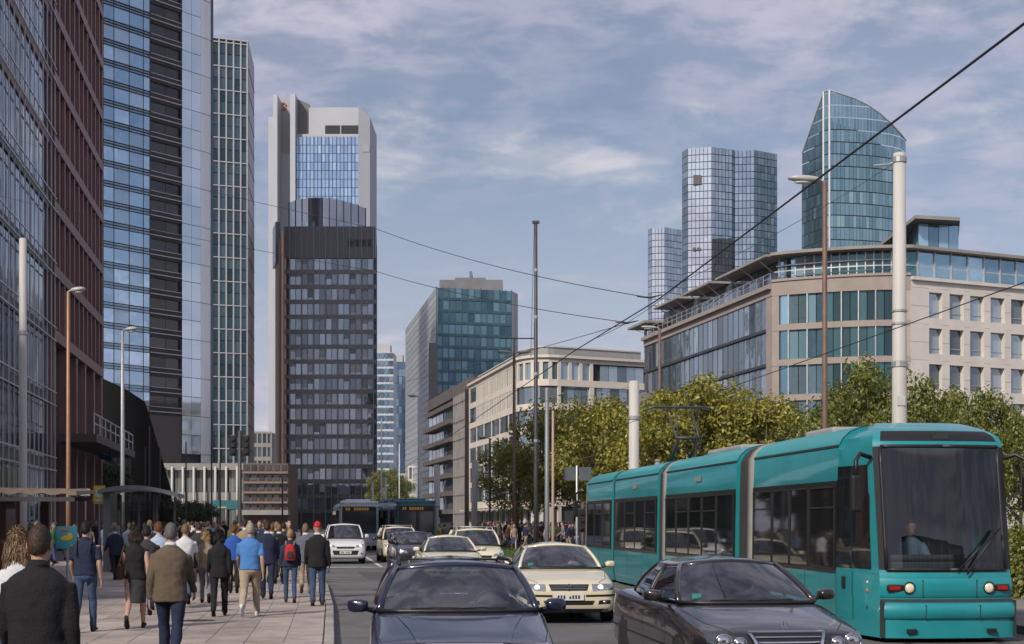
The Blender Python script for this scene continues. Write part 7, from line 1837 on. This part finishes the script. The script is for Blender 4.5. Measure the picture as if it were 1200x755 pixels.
stand(make_person(N_, "person in a pale blue shirt with auburn hair carrying a briefcase", 1.72, False, .8, "shirt", C["pale_blue"], C["charcoal"], None, "short", HAIR["auburn"], .017, bag="case"), 186, 29, HEAD)
stand(make_person(N_, "person in a dark hooded jacket just ahead of the brown shoulder bag", 1.66, False, -1, "jacket", C["charcoal"], C["denim"], None, "short", HAIR["black"], .018), 172, 27, HEAD)

# crowd: four figures built once, then copied with their own clothes
protos = [make_person(N_, "x", 1.74, False, 1, "suit", C["black"], C["charcoal"], None, "short", HAIR["brown"], .028, .01),
          make_person(N_, "x", 1.76, False, -1, "tshirt", C["white"], C["denim"], None, "short", HAIR["black"], .028, .01),
          make_person(N_, "x", 1.64, True, 1, "jacket", C["navy"], C["black"], None, "long", HAIR["blond"], .028, .01),
          make_person(N_, "x", 1.66, True, -1, "dress", C["red"], C["charcoal"], None, "bob", HAIR["brown"], .028, .01, legs="skirt")]
used = [False] * 4
def set_mat(o, m):
    o.material_slots[0].link = 'OBJECT'; o.material_slots[0].material = m
rc = random.Random(8); tops_l = ["black", "charcoal", "navy", "black", "grey", "navy", "slate", "white", "denim_light", "khaki", "charcoal", "pale_blue", "brown", "green"]
tops_r = ["black", "charcoal", "navy", "white", "grey", "khaki", "slate", "brown", "black", "charcoal", "navy", "brown", "black", "pink", "green", "black"]
taken = []
def crowd(px, Y, where, group, tops, rz, z, force=None):
    x = WX(px, Y)
    if any(abs(x - a) < .55 and abs(Y - b) < .55 for a, b in taken): return
    taken.append((x, Y)); i = rc.randrange(4); p = protos[i]
    if used[i]: p = copy_tree(p)
    used[i] = True; cn = force or rc.choice(tops); hn = rc.choice(("brown", "black", "dark_blond", "grey", "blond", "brown", "auburn")); bn = rc.choice(("black", "charcoal", "denim", "navy", "khaki", "denim"))
    for c_ in p.children:
        k = c_.name.split('.')[0]
        if k in ("jacket", "shirt", "top"): set_mat(c_, C[cn])
        elif k == "hair": set_mat(c_, HAIR[hn])
        elif k in ("trousers", "skirt"): set_mat(c_, C[bn])
        elif k == "body": set_mat(c_, skin(rc.choice(((.42, .25, .18), (.46, .29, .21), (.30, .17, .11)))))
    s = rc.uniform(.94, 1.03); p.scale = (s, s, s); p.location = (x, Y, z); p.rotation_euler = (0, 0, rz)
    p["label"] = "person in %s %s, %s %s and %s hair, %s" % (cn.replace('_', ' '), ("jacket", "shirt", "jacket", "top")[i], bn, "skirt" if i == 3 else "trousers", hn.replace('_', ' '), where); p["group"] = group; p["category"] = "person"
n = 0
while n < 105:
    Y = 41 + 75 * rc.random() ** 1.3; lo_, hi_ = 120, 600 + (kx(Y) - .6) / Y * F
    px = lo_ + (hi_ - lo_) * rc.random(); crowd(px, Y, "in the left pavement crowd", "crowd on the left pavement", tops_l, HEAD + rc.gauss(0, .15) + (math.pi if rc.random() < .15 else 0), .12); n += 1
for px, Y in ((28, 58), (44, 62), (52, 56), (62, 60), (70, 66), (88, 64), (36, 66), (112, 70), (104, 62)): crowd(px, Y, "by the brown building", "people by the brown building", tops_l + ["white"], rc.uniform(0, 6), .12)
n = 0
while n < 100:
    Y = 84 + 36 * rc.random(); px = 560 + 130 * rc.random() ** .9; x = WX(px, Y)
    crowd(px, Y, "in the crowd under trees", "crowd on the right pavement", tops_r, rc.uniform(0, 6.28), .14 if x > track_x(Y) + 2.9 else .13); n += 1
for px, Y in ((515, 96), (521, 100), (530, 104), (538, 98), (546, 103), (553, 97)): crowd(px, Y, "crossing beyond the buses", "people crossing beyond the buses", tops_r, rc.uniform(0, 6.28), 0, "yellow" if px == 515 else None)
# seated drivers
def driver(car, label, x, y, zs, m, hm_, rz=0):
    t = make_person(N_, label, 1.74, False, 0, "shirt", m, C["charcoal"], None, "short", hm_, .022, .006, sit=True)
    M = Matrix.Translation(car.location) @ Matrix.Rotation(car.rotation_euler.z, 4, 'Z'); p = M @ Vector((x, y, zs)); t.location = p; t.rotation_euler = (0, 0, car.rotation_euler.z + math.pi); t["group"] = "drivers at the wheel"; return t
byl = {o["label"]: o for o in col.objects if "label" in o.keys() and o.parent is None}
def find(s_): return next(o for l, o in byl.items() if s_ in l)
driver(find("navy blue estate"), "driver in a grey shirt inside the navy estate car", .37, 2.35, -.38, C["grey"], HAIR["dark_blond"])
driver(find("shiny black saloon"), "driver in a slate shirt inside the black saloon car", .37, 2.42, -.40, C["slate"], HAIR["brown"])
driver(find("both headlights lit"), "driver in a white shirt inside the cream saloon taxi", .37, 2.42, -.40, C["white"], HAIR["grey"])
driver(tram, "tram driver in a pale blue shirt behind the tram windscreen", -.1, 1.35, .12, C["pale_blue"], HAIR["brown"])
